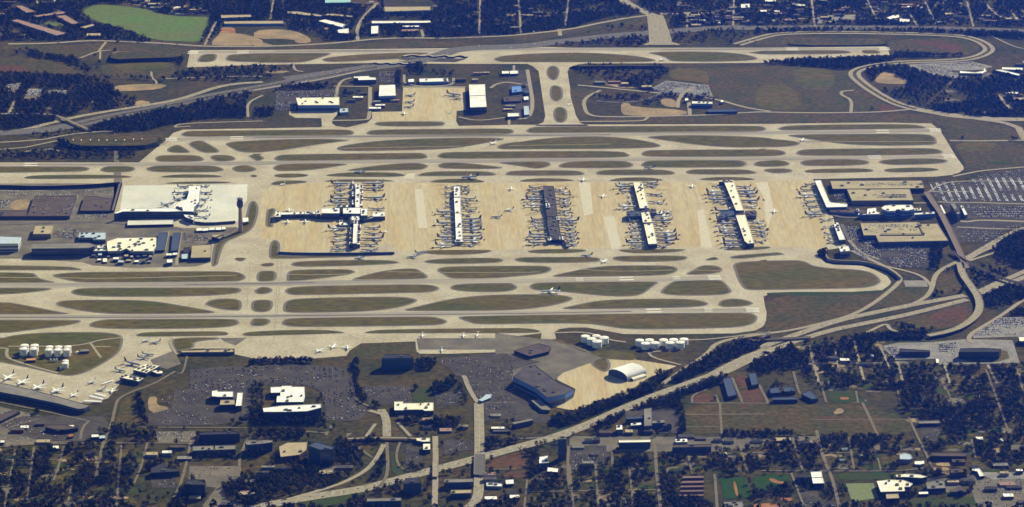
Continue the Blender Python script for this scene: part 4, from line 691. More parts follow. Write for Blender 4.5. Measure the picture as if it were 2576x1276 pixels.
 ('warehouse','shed','pale blue shed below the broad cream hangar', [("@01 835 1058 915 1052 918 1090 835 1096",8)], 'roof_blue','wall_blue',1,0),
 ('warehouse','shed','white shed under the far taxiway, left of its twin', [("@01 2410 692 2480 692 2482 716 2412 718",9)], W,'wall_slate',0,0),
 ('warehouse','shed','white shed under the far taxiway, next to the twin crossing', [("@02 20 690 98 688 102 716 22 720",9)], W,'wall_slate',0,0),
 ('warehouse','workshop','blue grey workshop beside the white twin hangar', [("@02 40 842 130 836 140 890 40 902",10)], 'wall_blue','wall_slate',1,0),
 ('warehouse','shed','small slate shed right of the blue grey workshop', [("@02 160 872 205 868 212 905 165 910",9)], 'wall_slate','wall_slate',0,0),
 ('warehouse','shed','white shed below the small slate shed', [("@02 155 942 198 938 202 968 158 972",8)], W,'wall_grey',0,0),
 ('warehouse','shed','pale tall shed above the crossing taxiway corner', [("@02 155 1032 205 1030 212 1115 160 1120",9)], 'roof_blue','wall_grey',0,0),
 ('warehouse','warehouse','white long shed at the near corner of the far cargo yard', [("@02 0 1102 108 1100 112 1130 0 1136",10)], W,'wall_slate',0,0),
 ('warehouse','workshop','brown flat workshop among the yards beside the twin hangar', [("@02 -40 945 120 940 128 985 -40 990",7)], BR,'wall_dark',1,0),
 ('warehouse','warehouse','white building with blue front beside the pentagon car lot', [("@02 1790 985 1990 992 1990 1010 1790 1008",14)], W,'wall_blue',3,1),
 ('warehouse','shed','tiny white building left of that blue fronted one', [("@02 1722 958 1752 955 1755 975 1724 978",10)], W,'wall_grey',0,0),
 ('warehouse','shed','tiny white building right of that blue fronted one', [("@02 2068 975 2092 972 2095 990 2070 992",9)], W,'wall_grey',0,0),
 ('warehouse','shed','dark long shed below the blue fronted building', [("@02 1940 1062 2230 1062 2232 1085 1942 1090",8)], 'wall_slate','wall_dark',0,0),
 # beyond the far runway
 ('warehouse','warehouse','small tan warehouse nearest the top left corner', [("@00 148 58 215 54 362 118 255 126",9)], 'roof_pink','wall_slate',0,0),
 ('warehouse','warehouse','thin tan warehouse above the longest one at top left', [("@00 322 155 612 110 645 130 360 166",9)], 'roof_pink','wall_slate',0,0),
 ('warehouse','warehouse','pinkish warehouse between the thin one and the mown field', [("@00 542 155 640 148 772 226 700 236",9)], 'roof_pink','wall_slate',0,0),
 ('warehouse','warehouse','longest slanting tan warehouse at top left', [("@00 105 200 172 188 656 325 550 347",10)], 'roof_pink','wall_blue',0,0),
 ('warehouse','warehouse','short tan warehouse at the left tip of the mown field', [("@00 780 265 900 235 926 246 825 277",9)], TN,'wall_slate',0,0),
 ('warehouse','warehouse','square tan warehouse below the mown field', [("@00 845 325 980 324 978 348 840 350",9)], TN,'wall_slate',0,0),
 ('warehouse','warehouse','tan warehouse with blue front right of the mown field', [("@00 2148 148 2440 144 2446 165 2150 176",12)], TN,'wall_blue',0,0),
 ('warehouse','warehouse','long patchy tan warehouse right of the mown field', [("@00 2178 208 2552 204 @01 285 205 285 230 @00 2552 232 2180 232",8)], TN,'wall_blue',0,0),
 ('warehouse','warehouse','slanting tan warehouse above the white roofed ones', [("@01 325 112 420 112 662 148 645 162 330 132",8)], TN,'wall_slate',0,0),
 ('warehouse','warehouse','second slanting tan warehouse, right of the first', [("@01 702 138 760 134 962 156 945 166 705 150",8)], TN,'wall_slate',0,0),
 ('warehouse','warehouse','pale green roofed hall cut by the top edge', [("@01 690 -60 940 -60 942 25 692 30",12)], 'roof_teal','wall_slate',0,0),
 ('warehouse','warehouse','big cream warehouse with a blue front near the top', [("@01 1268 68 1715 64 1718 100 1272 114",14)], TN,'wall_blue',0,1),
 ('warehouse','warehouse','longest bright white warehouse near the top', [("@01 1145 206 1715 203 1718 222 1148 228",11)], W,'wall_slate',0,0),
 ('warehouse','warehouse','upright white warehouse left of the longest white one', [("@01 1140 256 1210 252 1208 325 1140 330",9)], W,'wall_slate',0,0),
 ('warehouse','warehouse','slanting white warehouse near the top', [("@01 625 206 692 190 896 240 860 266",10)], W,'wall_blue',0,0),
 ('warehouse','warehouse','white warehouse below the slanting one', [("@01 815 290 920 276 924 328 820 320",9)], W,'wall_slate',0,0),
 ('warehouse','warehouse','thin white canopy below the longest white warehouse', [("@01 1445 250 1605 249 1606 262 1447 264",8)], W,'wall_slate',0,0),
 ('warehouse','warehouse','tan depot beneath the thin white canopy', [("@01 1435 288 1600 282 1602 302 1438 308",7)], 'roof_pink','wall_slate',0,0),
 ('warehouse','warehouse','isolated white block at top right of centre', [("@02 2265 42 2350 38 2352 74 2268 78",12)], W,'wall_grey',2,0),
 ('warehouse','warehouse','long white shed at the right edge above the bend', [("@03 2340 655 2540 660 2540 682 2340 675",9)], W,'wall_grey',0,0),
 ('warehouse','warehouse','slanting white shed below the long one at right edge', [("@03 2255 680 2330 678 2512 722 2500 736",9)], W,'wall_slate',0,0),
 ('warehouse','warehouse','pale courtyard building beside the right loop road lot', [("@03 1930 690 2080 705 2160 690 2165 660 2190 690 2150 715 1930 712",8)], W,'wall_grey',0,0),
 ('warehouse','shed','white cluster building right of the top lots', [("@03 1215 175 1280 150 1335 145 1340 170 1250 188",9)], W,'wall_grey',1,0),
 ('warehouse','shed','white narrow building next to that cluster', [("@03 1345 180 1440 190 1440 212 1345 215",9)], W,'wall_grey',0,0),
 # north cargo side
 ('warehouse','cargo shed','long grey cargo shed along the five parked jets', [("@30 -120 62 60 80 330 140 600 215 870 290 820 318 760 325 560 270 250 205 0 158 -120 140",15)], GY,'wall_slate',0,1),
 ('warehouse','cargo shed','cream cargo shed with roof vents beside the three tailed jets', [("@h 1940 500 2140 410 2332 442 2130 548",12)], CR,'wall_slate',9,1),
 ('warehouse','cargo shed','nearer cream cargo shed with a slate front', [("@h 1742 595 1840 572 2092 625 2020 668 1760 615",12)], CR,'wall_slate',6,1),
 ('warehouse','shed','small cream shed right of the vented cargo shed', [("@h 2210 518 2300 505 2372 525 2360 548 2290 552",8)], CR,'wall_slate',2,0),
 ('warehouse','shed','small orange roofed pump house below the left tanks', [("@h 385 337 520 334 512 358 388 362",8)], 'roof_orange','wall_dark',0,0),
 ('warehouse','shed','slate pump shed right of the left tanks', [("@h 1165 205 1285 200 1300 225 1170 232",8)], GY,'wall_slate',0,0),
 ('warehouse','cargo shed','long tan roofed cargo building on the near apron', [("@20 1755 970 2260 955 2275 980 2260 983 1770 987",9)], 'roof_tan','wall_slate',3,0),
 ('office_building','hotel','square glass hotel block on the brown grass', [("@21 1270 1008 1500 1004 1552 1042 1240 1048",34)], DK,'glass_teal',1,6),
 ('office_building','office','white office with stepped roof in the big car park', [("@31 165 112 270 108 275 100 368 98 370 108 492 108 496 200 482 255 220 258 225 200 258 195 258 165 165 166",15)], W,'wall_slate',5,2),
 ('office_building','office','long white edged office with a deep black front', [("@31 88 315 280 292 420 286 650 276 655 310 520 345 300 352 95 352",28)], W,'wall_dark',4,4),
 ('office_building','office','cream two winged office below the small car park', [("@31 1365 252 1450 250 1452 268 1650 266 1650 262 1745 262 1746 340 1660 342 1640 330 1460 330 1450 336 1365 336",13)], CR,'wall_slate',5,2),
 ('shop_building','shop','cream L shaped shop right of the interchange', [("@31 1580 606 1710 604 1712 640 1645 642 1580 630",9)], CR,'wall_slate',1,1),
 ('shop_building','shop','small cream shop below the L shaped one', [("@31 1645 662 1712 660 1714 715 1645 718",12)], CR,'wall_dark',1,1),
 ('hotel','hotel','hotel with a curved tan courtyard roof', [("@31 245 690 330 650 520 645 510 720 440 770 260 790",14)], TN,'wall_brick',2,3),
 ('hotel','hotel','tall slate blue wing beside the tan courtyard hotel', [("@31 530 680 610 645 772 690 772 715 640 720",46)], 'wall_slate','glass_teal',1,9),
 ('hotel','hotel','dark curved hotel left of the tan courtyard', [("@31 -60 628 90 624 182 626 178 648 60 665 -60 668",26)], GY,'wall_dark',1,6),
 ('hotel','hotel','dark hotel block beside the lower motorway', [("@31 1470 1000 1590 990 1628 1042 1452 1050",30)], DK,'wall_slate',1,6),
 ('hotel','hotel','long blue grey inn right of the narrow street', [("@31 1855 1005 2132 1000 2135 1032 1850 1040",17)], GY,'wall_slate',1,4),
 ('hotel','hotel','tan roofed inn below the long blue grey one', [("@31 1918 1112 2112 1108 2112 1140 1912 1146",13)], TN,'wall_slate',1,3),
 ('hotel','hotel','teal fronted hotel cut by the bottom edge', [("@31 1100 1192 1432 1186 1432 1215 1098 1222",24)], GY,'glass_teal',1,5),
 ('warehouse','shed','white roofed shed left of the wide straight road', [("@31 2180 235 2215 218 2260 180 2312 178 2300 215 2215 250",7)], 'roof_blue','wall_slate',0,0),
 ('shop_building','shop','long pale shop right of the wide straight road', [("@31 2258 1040 2300 1038 2412 1052 2410 1076 2262 1072",7)], W,'wall_grey',2,0),
 ('shop_building','shop','bright white shop at the end of the pale one', [("@31 2445 1012 2522 1008 2524 1048 2450 1052",8)], W,'wall_dark',0,0),
 ('hangar','hangar','large brown roofed hangar with blue walls', [("@32 50 10 150 -75 260 -105 480 60 640 130 560 180 385 215 270 120",26)], 'roof_slate','wall_blue',6,1),
 ('warehouse','shed','long rounded slate shed below the blue walled hangar', [("@32 225 240 300 232 418 318 405 335 330 330",9)], GY,'wall_slate',0,0),
 ('hotel','hotel','slim grey tower above the dark treed street', [("@32 490 596 560 590 566 612 490 618",62)], GY,'wall_slate',1,10),
 ('office_building','office','white block beside the slim grey tower', [("@32 310 790 390 778 396 845 305 852",18)], W,'wall_slate',1,3),
 ('shop_building','shop','wide white shop below that white block', [("@32 388 890 490 902 485 935 385 928",11)], W,'wall_dark',0,0),
 ('hotel','hotel','long hotel with a thin cream roof and slate front', [("@32 1080 628 1390 622 1385 645 1082 650",20)], CR,'wall_slate',0,5),
 ('hotel','hotel','long brown hotel right of the cream roofed one', [("@32 1600 672 1980 666 1976 692 1598 698",17)], BR,'wall_slate',1,4),
 ('shop_building','shop','white row of shops along the street by the brown field', [("@32 1630 616 1742 612 1746 640 1632 645",8)], W,'wall_grey',2,0),
 ('office_building','office','upright grey block with plain roof near the motorway trees', [("@32 1325 322 1400 312 1402 485 1325 490",18)], GY,'wall_slate',1,3),
 ('office_building','office','slate office right of the upright grey block', [("@32 1402 440 1522 430 1526 452 1406 460",16)], GY,'wall_slate',1,3),
 ('office_building','office','second slate office right of the first', [("@32 1510 470 1590 462 1594 480 1512 486",14)], DK,'wall_slate',1,3),
 ('shop_building','shop','white shop left of the upright grey block', [("@32 1195 462 1298 455 1300 475 1200 482",10)], W,'wall_slate',1,1),
 ('shop_building','shop','white cube building below the motorway trees', [("@32 1055 482 1110 478 1116 520 1056 524",16)], W,'wall_slate',1,2),
 ('office_building','office','dark low office above the white shop', [("@32 1145 405 1318 396 1320 412 1150 420",14)], 'wall_slate','wall_slate',0,2),
 ('warehouse','warehouse','slate warehouse beside the lower motorway ramp', [("@32 40 455 235 418 246 430 60 470",14)], GY,'wall_slate',0,0),
 ('school_building','school','striped grey building below the football field', [("@32 2098 1226 2280 1220 2292 1275 2110 1280",9)], GY,'wall_grey',4,1),
 ('school_building','gymnasium','two part white gymnasium beside the ball field', [("@33 478 936 585 930 594 985 490 990",15),("@33 490 992 596 987 612 1045 502 1048",14)], W,'wall_dark',0,1),
 ('school_building','school','dark block left of the white gymnasium', [("@33 342 962 470 960 472 985 345 988",14)], DK,'wall_dark',0,2),
 ('school_building','school','curved cream school wing above the big cream block', [("@33 1305 965 1400 955 1535 960 1612 982 1560 994 1400 985 1312 985",14)], CR,'wall_dark',2,1),
 ('school_building','school','big cream school block beside the pale pitch', [("@33 1120 1025 1240 1010 1385 1016 1470 1050 1440 1080 1390 1080 1396 1122 1160 1130",16)], CR,'wall_dark',6,1),
 ('school_building','gymnasium','tan arched gymnasium below the big cream block', [("@33 1210 1152 1330 1146 1342 1190 1216 1196",14)], TN,'wall_dark',0,1),
 ('school_building','school','grey wing right of the curved cream one', [("@33 1600 1040 1700 1015 1780 1020 1792 1092 1612 1100",12)], GY,'wall_dark',3,1),
 ('school_building','school','small white annex below the grey wing', [("@33 1530 1130 1620 1125 1622 1146 1532 1150",7)], W,'wall_dark',0,0),
 ('office_building','office','dark tall block right of the grey school wing', [("@33 1842 908 1950 904 1968 935 1838 942",24)], BR,'wall_dark',1,4),
 ('shop_building','shop','white L shaped shop near the right edge', [("@33 2045 908 2118 900 2170 972 2122 980 2098 930 2050 922",8)], W,'wall_dark',0,0),
 ('warehouse','warehouse','long brown roofed hall near the right edge', [("@33 1650 745 2000 750 1992 785 1650 780",12)], BR,'wall_dark',0,1),
 ('shop_building','shop','lone white store in the right hand woods', [("@33 2080 592 2150 595 2158 622 2092 612",8)], W,'wall_dark',0,0),
 ('warehouse','warehouse','grey hall above the square lot in the right hand woods', [("@33 1522 442 1732 436 1732 462 1530 466",9)], GY,'wall_dark',0,0),
 ('church_building','church','smooth pale dome hall among trees at right', [("@33 1345 765 1400 752 1450 765 1470 800 1440 815 1345 812",11)], 'roof_blue','wall_grey',0,0),
 ('shop_building','shop','low white oval hall below the pale dome', [("@33 1490 832 1580 826 1584 852 1540 862 1490 858",6)], W,'wall_grey',0,0),
 ('warehouse','warehouse','white roofed pair in the near employee car park', [("@30 2060 150 2112 140 2120 155 2265 155 2266 206 2118 206 2060 200",17)], W,'wall_dark',1,1),
 ('warehouse','warehouse','cream flat block below the white pair', [("@30 2145 236 2280 234 2284 280 2135 284",16)], TN,'wall_dark',1,1),
 ('warehouse','warehouse','upright white block right of the white pair', [("@30 2310 166 2360 165 2348 292 2290 294",16)], W,'wall_dark',0,1),
 ('warehouse','warehouse','brown roofed shed at the lower left edge', [("@30 -60 400 120 335 195 348 10 440 -60 455",9)], BR,'wall_dark',0,0),
 ('warehouse','warehouse','dark pointed shed with a lit cream gable', [("@30 438 500 480 478 640 478 760 508 640 525 540 525",11)], BR,'wall_dark',0,0),
 ('shop_building','shop','cream lit gable building beside the dark pointed shed', [("@30 545 514 620 508 625 528 550 534",9)], CR,'wall_dark',0,0),
 ('shop_building','shop','small cream building above the dark pointed shed', [("@30 642 482 715 478 717 500 650 504",8)], CR,'wall_dark',0,0),
 ('shop_building','shop','white shop front at lower left, left of its blue neighbour', [("@30 890 572 958 570 960 592 890 596",8)], W,'wall_dark',0,1),
 ('shop_building','shop','pale blue shop next to the white shop front', [("@30 965 582 1020 580 1022 604 966 608",8)], 'roof_blue','wall_dark',0,1),
 ('shop_building','shop','small white house shaped shop at the lower left woods', [("@30 512 682 570 678 572 704 516 708",8)], W,'wall_dark',0,0),
 ('shop_building','shop','red roofed shop at lower left', [("@30 660 574 705 562 712 585 672 596",7)], 'clay','wall_dark',0,0),
 ('hotel','hotel','long dark hotel among the lower left lots', [("@30 1930 560 2000 546 2290 540 2330 566 1940 576",24)], DK,'wall_dark',1,5),
 ('hotel','hotel','grey twin roofed inn below the long dark hotel', [("@30 1872 686 2075 680 2080 722 1875 730",16),("@30 2090 680 2288 674 2292 715 2092 722",16)], GY,'wall_slate',2,4),
 ('hotel','hotel','blue roofed hotel at the bottom beside the ramp', [("@30 2380 645 2552 632 2560 660 2400 672",28)], GY,'wall_slate',1,6),
 ('hotel','hotel','massive black hotel near the bottom edge', [("@30 1800 1014 1915 1008 2002 1040 1990 1062 1812 1060",36)], DK,'wall_dark',1,7),
 ('warehouse','warehouse','dark flat warehouse beside the lower left street', [("@30 1465 900 1600 838 1612 895 1750 905 1745 930 1470 945",14)], DK,'wall_dark',1,1),
 ('apartment_building','apartments','dark apartment row nearest the motorway in the red lots', [("@32 2090 32 2168 14 2228 185 2140 205",11)], 'wall_slate','wall_dark',0,2),
 ('apartment_building','apartments','dark apartment row at the far end of the red lots', [("@32 2340 -20 2410 -30 2440 80 2370 95",11)], 'wall_slate','wall_dark',0,2),
 ('apartment_building','apartments','short dark block left of the olive ball field', [("@33 80 122 170 112 190 165 90 172",10)], 'wall_slate','wall_dark',0,2),
 ('apartment_building','apartments','dark block right of the short one', [("@33 210 112 320 110 330 150 220 156",10)], 'wall_slate','wall_dark',0,2),
 ('apartment_building','apartments','long dark block below the two short ones', [("@33 108 212 350 206 352 232 110 236",10)], 'wall_slate','wall_dark',0,2),
 ('apartment_building','apartments','bent dark block nearest the olive ball field', [("@33 390 180 480 142 552 222 490 230",10)], 'wall_slate','wall_dark',0,2),
 ('warehouse','warehouse','dark curved block on the grey hotel lot at right', [("@23 1340 950 1430 955 1640 970 1640 985 1350 985",14)], DK,'wall_dark',0,2),
 ('hotel','hotel','dark broad hotel in the larger lot at right', [("@23 1930 950 2150 945 2330 955 2310 985 1920 985",22)], DK,'wall_dark',0,4),
 ('shop_building','shop','small white office on the corner of the right lots', [("@23 1695 1052 1722 1050 1724 1085 1700 1088",8)], W,'wall_grey',0,0),
 ('shop_building','shop','cream block cut by the right edge above the woods', [("@23 2500 838 2640 835 2640 880 2510 878",12)], CR,'wall_slate',0,1),
 ('warehouse','hangar','dark sunken building in the worn asphalt', [("@22 60 970 300 900 420 935 400 980 210 1025",9)], 'roof_brown','wall_dark',2,0),
]
BROOT = [building(*b) for b in BLD]
for k, (lab, s) in enumerate([('leftmost','@e 1330 732 1412 730 1412 766 1330 770'),('second','@e 1420 735 1505 731 1505 765 1420 770'),('middle','@e 1515 725 1600 722 1600 754 1515 758'),('fourth','@e 1612 722 1695 720 1695 754 1612 757'),('rightmost','@e 1705 718 1756 716 1756 746 1705 750')]):
    b = building('store_shed', 'shed', lab + ' of the five white sheds below the pale apron', [(s, 7)], W, 'wall_slate'); b['group'] = 'five white sheds in a row'
for k, (ord_, y) in enumerate(zip(('topmost','second','third','fourth','lowest'), (972, 1020, 1064, 1108, 1150))):
    b = building('apartment_building', 'apartments', ord_ + ' of five reddish apartment rows near the football field', [("@32 %d %d 1905 %d 1905 %d %d %d" % (1700-10*k, y+3, y, y+18, 1700-10*k, y+22), 7)], 'roof_row', 'wall_brick', 0, 1); b['group'] = 'reddish apartment rows'
# small service sheds crowding the works yard
rr = random.Random(5)
SH = [(1335,985,60,20),(1430,975,55,22),(1500,1045,60,50),(1650,1030,80,26),(1720,1075,80,26),(1560,1000,40,20),(1810,990,60,24),(1900,1005,40,22),(1990,1000,50,22),(2080,985,60,22),(2170,1000,50,26),(1840,1060,70,20),(1960,1075,60,20),(2060,1070,60,20),(2150,1075,50,22),(1420,1050,50,20)]
for k, (x, y, a, b_) in enumerate(SH):
    rm = rr.choice(['roof_white','roof_grey','roof_blue','roof_tan','wall_slate'])
    if k in (2, 3, 4): rm = ['roof_cream','roof_white','roof_blue'][k-2]
    b = building('service_shed', 'shed', 'small service shed in the crowded yard below the cream roofed works', [("@f %d %d %d %d %d %d %d %d" % (x, y, x+a, y-2, x+a, y+b_, x, y+b_), rr.uniform(6, 11))], rm, 'wall_slate'); b['group'] = 'service sheds in the works yard'
# small shops and offices filling the near streets
SHOPS = [("@00 1290 10 1480 20 1620 75 2060 110 2000 125 1700 120 1450 80", 26, 'in the cluster above the mown field'), ("@00 430 -20 640 -20 640 25 450 35", 9, 'in the pale cluster at the top left'), ("@02 1620 150 2552 130 2552 240 1620 270", 18, 'beyond the motorway at the top right'), ("@02 2050 60 2552 50 2552 130 2100 140", 12, 'beyond the motorway at the top right'), ("@03 0 20 700 20 1000 130 900 240 0 240", 24, 'beyond the motorway at the top right'), ("@03 950 20 1450 40 1450 110 1000 120", 12, 'in the top right estate'), ("@03 1500 140 2620 150 2620 230 1600 250", 16, 'in the top right estate'), ("@02 0 20 600 20 400 240 0 300", 8, 'in the woods left of the far interchange'), ("@00 -40 20 160 20 100 180 -40 180", 4, 'at the top left corner'), ("@01 1000 20 1240 10 1230 60 1000 60", 4, 'by the pale green hall'), ("@01 1960 690 2250 700 2330 790 1980 820", 7, 'in the yards under the far taxiway'), ("@01 1150 990 1370 980 1370 1070 1150 1080", 7, 'below the left arched hangar'), ("@01 850 880 1080 890 1080 1060 930 1060", 5, 'beside the broad cream hangar'), ("@02 -60 850 210 840 210 1120 -60 1120", 6, 'in the yards beside the twin hangar'), ("@02 860 800 1200 790 1450 880 1000 870", 7, 'by the pentagon car lot'), ("@03 2380 600 2620 620 2620 650 2380 640", 5, 'at the right edge by the long sheds'), ("@03 2300 900 2620 900 2620 1100 2400 1000", 8, 'at the right edge below the long sheds'),
  ("@30 -40 470 420 400 780 520 700 640 -40 680", 9, 'among the lower left lots'), ("@30 1430 670 1830 680 1800 900 1430 880", 6, 'beside the lower left street'), ("@31 0 880 330 840 300 980 0 1040", 5, 'below the tan courtyard hotel'), ("@31 780 880 900 900 820 1000 640 980", 3, 'below the tan courtyard hotel'),
  ("@31 1330 430 1700 420 2080 470 2120 590 1640 590", 7, 'along the street above the interchange shops'), ("@31 2220 380 2552 400 2552 590 2230 580", 5, 'right of the wide straight road'), ("@31 2240 960 2552 1000 2552 1280 2230 1280", 6, 'right of the wide straight road'), ("@32 700 560 1560 500 1560 590 1000 585", 9, 'along the avenue below the motorway trees'), ("@32 600 610 1560 605 1560 660 980 660 970 900 600 900", 8, 'around the slim grey tower'),
  ("@32 1700 600 2552 620 2552 660 1990 650", 8, 'along the avenue below the brown field'), ("@33 0 610 540 600 530 680 0 680", 6, 'along the avenue below the brown field'), ("@33 1650 820 2100 820 2200 1000 2100 1150 1900 1180", 9, 'near the bottom right school'), ("@33 2150 640 2620 900 2620 1270 2050 1270", 12, 'in the bottom right corner lots'), ("@30 1830 1090 2500 1000 2552 1280 1900 1290", 6, 'beside the massive black hotel'), ("@23 350 930 700 1000 1100 1050 1080 1150 380 1160", 5, 'in the woods below the right motorway')]
rr = random.Random(21)
for si, (s, n, where) in enumerate(SHOPS):
    P_ = pts(s)
    for (x, y) in units_in(P_, n, 'shop%d' % si):
        a, b_ = rr.uniform(9, 24), rr.uniform(7, 13); q = [(x-a, y-b_), (x+a, y-b_), (x+a, y+b_), (x-a, y+b_)]
        if any(pin(u, v, f) for f in FOOT for u, v in q + [(x, y)]): continue
        if any(np.min(np.hypot(ln[:,0]-x, ln[:,1]-y)) < wd/2+12 for ln, wd in RLINES): continue
        h = rr.uniform(5, 10); rm = rr.choice(['roof_white', 'roof_tan', 'roof_grey', 'roof_brown', 'roof_dark', 'roof_pink', 'roof_slate']); wd_ = {'roof_white': 'white', 'roof_tan': 'tan', 'roof_grey': 'grey', 'roof_brown': 'brown', 'roof_dark': 'black', 'roof_pink': 'reddish', 'roof_slate': 'slate'}[rm]
        o = empty('shop_building', (x, y, 0), 'small flat %s roofed shop %s' % (wd_, where), 'shop', '%s roofed shops %s' % (wd_, where))
        FOOT.append(q); clear(offset(q, 4)); org = (x, y, 0)
        m_ = MB(); m_.prism(offset(q, -.25), 0, h-.5, top=False); m_.build('wall', rr.choice(['wall_tan', 'wall_slate', 'wall_brick', 'wall_grey']), o, org)
        m_ = MB(); m_.prism(q, h-.5, h, bot=True); m_.build('roof', rm, o, org)
        m_ = MB(); m_.box((x+a*.4, y, h), (3, 2.4, 1.4)); m_.build('rooftop_unit', 'unit', o, org)
# roof vault for the big white arched hangar
def arch(p0, p1, half, h, name, label, cat, m, endm):
    """barrel vault along p0-p1 with closed ends"""
    (x0, y0), (x1, y1) = p0, p1; t = Vector((x1-x0, y1-y0)).normalized(); n = Vector((-t.y, t.x))
    c = ((x0+x1)/2, (y0+y1)/2, 0); o = empty(name, c, label, cat)
    K = 16; prof = [(half, 0)] + [(math.cos(math.pi*(i-1)/(K-2))*half, h*.38 + math.sin(math.pi*(i-1)/(K-2))*h*.62) for i in range(1, K)] + [(-half, 0)]
    mb = MB(); b = 0; NS = 8
    for s in range(NS+1):
        f = s/NS; bx, by = x0+(x1-x0)*f, y0+(y1-y0)*f
        mb.v += [(bx+n.x*u, by+n.y*u, z) for u, z in prof]
    for s in range(NS):
        for i in range(K):
            a = s*(K+1)+i; mb.f.append((a, a+1, a+K+2, a+K+1)); mb.m.append(0)
    ro = mb.build('roof', m, o, c)
    ro.data.polygons.foreach_set('use_smooth', [True]*len(ro.data.polygons))
    for nm, (bx, by), d in (('end_wall', (x0, y0), .4), ('end_wall', (x1, y1), -.4)):
        mb = MB(); mb.face([(bx+n.x*u*.985+t.x*d, by+n.y*u*.985+t.y*d, z*.985) for u, z in prof]); mb.build(nm, endm, o, c)
        mb = MB(); mb.face([(bx+n.x*u*.6-t.x*d*.4, by+n.y*u*.6-t.y*d*.4, z) for u, z in ((-half,.3),(half,.3),(half,h*.55),(-half,h*.55))]); mb.build('door', 'wall_slate', o, c)
    q = [(x0+n.x*half, y0+n.y*half), (x1+n.x*half, y1+n.y*half), (x1-n.x*half, y1-n.y*half), (x0-n.x*half, y0-n.y*half)]
    clear(offset(ccw(q), 5)); FOOT.append(ccw(q)); return o
a0, a1 = pts("@22 1068 1238 1255 1178"); arch(a0, a1, 39, 25, 'hangar', 'bright white barrel roofed hangar on the near tan apron', 'hangar', 'roof_white', 'wall_slate')
a0, a1 = pts("@22 1200 1262 1330 1222"); arch(a0, a1, 9, 8, 'shed', 'low cream lean shed along the barrel roofed hangar', 'shed', 'roof_cream', 'wall_slate')

# ------------------------------------------------------------------ fuel tanks
def tank_meshes(r, h):
    n = 28; ring = lambda rad, z: [(math.cos(2*math.pi*i/n)*rad, math.sin(2*math.pi*i/n)*rad, z) for i in range(n)]
    sh = MB(); sh.tube([ring(r, 0), ring(r, h)], cap=False); sh.tube([ring(r+.25, h-1.2), ring(r+.25, h-.6)], cap=True)
    rf = MB(); rf.tube([ring(r+.4, h), ring(r+.4, h+.4), ring(r*.5, h+1.6), ring(.8, h+2.2)], cap=True)
    st = MB()
    for i in range(26):
        a = -.6 - i*.05; z = h*i/26
        st.box((math.cos(a)*(r+.8), math.sin(a)*(r+.8), z), (1.2, 1.2, .4), a)
    return sh, rf, st
TANKS = []
def tank(spec, r, h, label, group):
    (x, y), = pts(spec, h)
    o = empty('fuel_tank', (x, y, 0), label, 'fuel tank', group)
    a, b, c = tank_meshes(r, h)
    a.build('tank_shell', 'tank_white', o, local=True); b.build('tank_roof', 'roof_white', o, local=True); c.build('stair', 'metal', o, local=True)
    q = [(x+math.cos(k*.785)*(r+4), y+math.sin(k*.785)*(r+4)) for k in range(8)]; clear(q); return o
L5 = ('leftmost', 'second from left', 'middle', 'fourth from left', 'rightmost')
for k, x in enumerate((340, 488, 706, 840, 972)): tank("@h %d %d" % (x, (192, 192, 206, 206, 206)[k]), (11.6, 11.6, 10.4, 10.4, 10.4)[k], 21, 'white fuel tank, %s of the front row at left' % L5[k], 'left tank farm')
for k, x in enumerate((358, 505, 722, 855, 988)): tank("@h %d %d" % (x, (142, 142, 164, 164, 164)[k]), (11.6, 11.6, 10.4, 10.4, 10.4)[k], 21, 'white fuel tank, %s of the back row at left' % L5[k], 'left tank farm')
tank("@h 957 368", 8.5, 16, 'farther of two small white tanks below the left rows', 'small left tanks'); tank("@h 947 402", 9.5, 16, 'nearer of two small white tanks below the left rows', 'small left tanks')
for k, x in enumerate((735, 783, 822)): tank("@h %d 345" % x, 2.6, 8, ('left', 'middle', 'right')[k] + ' of three tiny white tanks by the orange pump house', 'tiny tanks')
tank("@h 1122 235", 4, 6, 'small round white tank by the slate pump shed', 'tiny tanks'); tank("@h 885 462", 3, 9, 'slim white tank beside the two small ones', 'tiny tanks')
for k, (x, y, r) in enumerate([(755,828,13),(862,825,12),(812,853,13),(935,842,14),(868,878,14.5)]):
    tank("@22 %d %d" % (x, y), r, 18, 'white fuel tank in the left cluster at right, ' + ('its leftmost', 'its farthest', 'its middle one', 'its rightmost', 'its nearest')[k], 'right tank farm')
for k, (x, y) in enumerate([(1282,868),(1378,865),(1515,865),(1612,862),(1712,858)]):
    tank("@22 %d %d" % (x, y), 12.8, 17, 'white fuel tank, %s of the back row in the right hand cluster' % L5[k], 'right tank farm')
for k, (x, y) in enumerate([(1338,898),(1430,893),(1575,892),(1675,888)]):
    tank("@22 %d %d" % (x, y), 13.2, 17, 'white fuel tank, %s of the front row in the right hand cluster' % ('leftmost', 'second from left', 'third from left', 'rightmost')[k], 'right tank farm')

# ------------------------------------------------------------------ control tower
(tx, ty), = pts("@e 1975 790")
o = empty('control_tower', (tx, ty, 0), 'tall slim control tower at the right edge of the pale apron', 'control tower')
n = 20; ring = lambda rad, z: [(math.cos(2*math.pi*i/n)*rad, math.sin(2*math.pi*i/n)*rad, z) for i in range(n)]
mb = MB(); mb.tube([ring(7.5, 0), ring(6.2, 40), ring(5.6, 78), ring(6.5, 84)]); mb.build('shaft', 'wall_tan', o, local=True)
mb = MB(); mb.tube([ring(6.5, 84.1), ring(10.5, 90), ring(10.5, 104), ring(8, 108)]); mb.build('equipment_floors', 'wall_slate', o, local=True)
mb = MB(); mb.tube([ring(7.5, 108.1), ring(9.8, 114)]); mb.build('cab', 'glass', o, local=True)
mb = MB(); mb.tube([ring(10.4, 114.1), ring(10.4, 115.5), ring(3, 118)]); mb.build('roof', 'wall_grey', o, local=True)
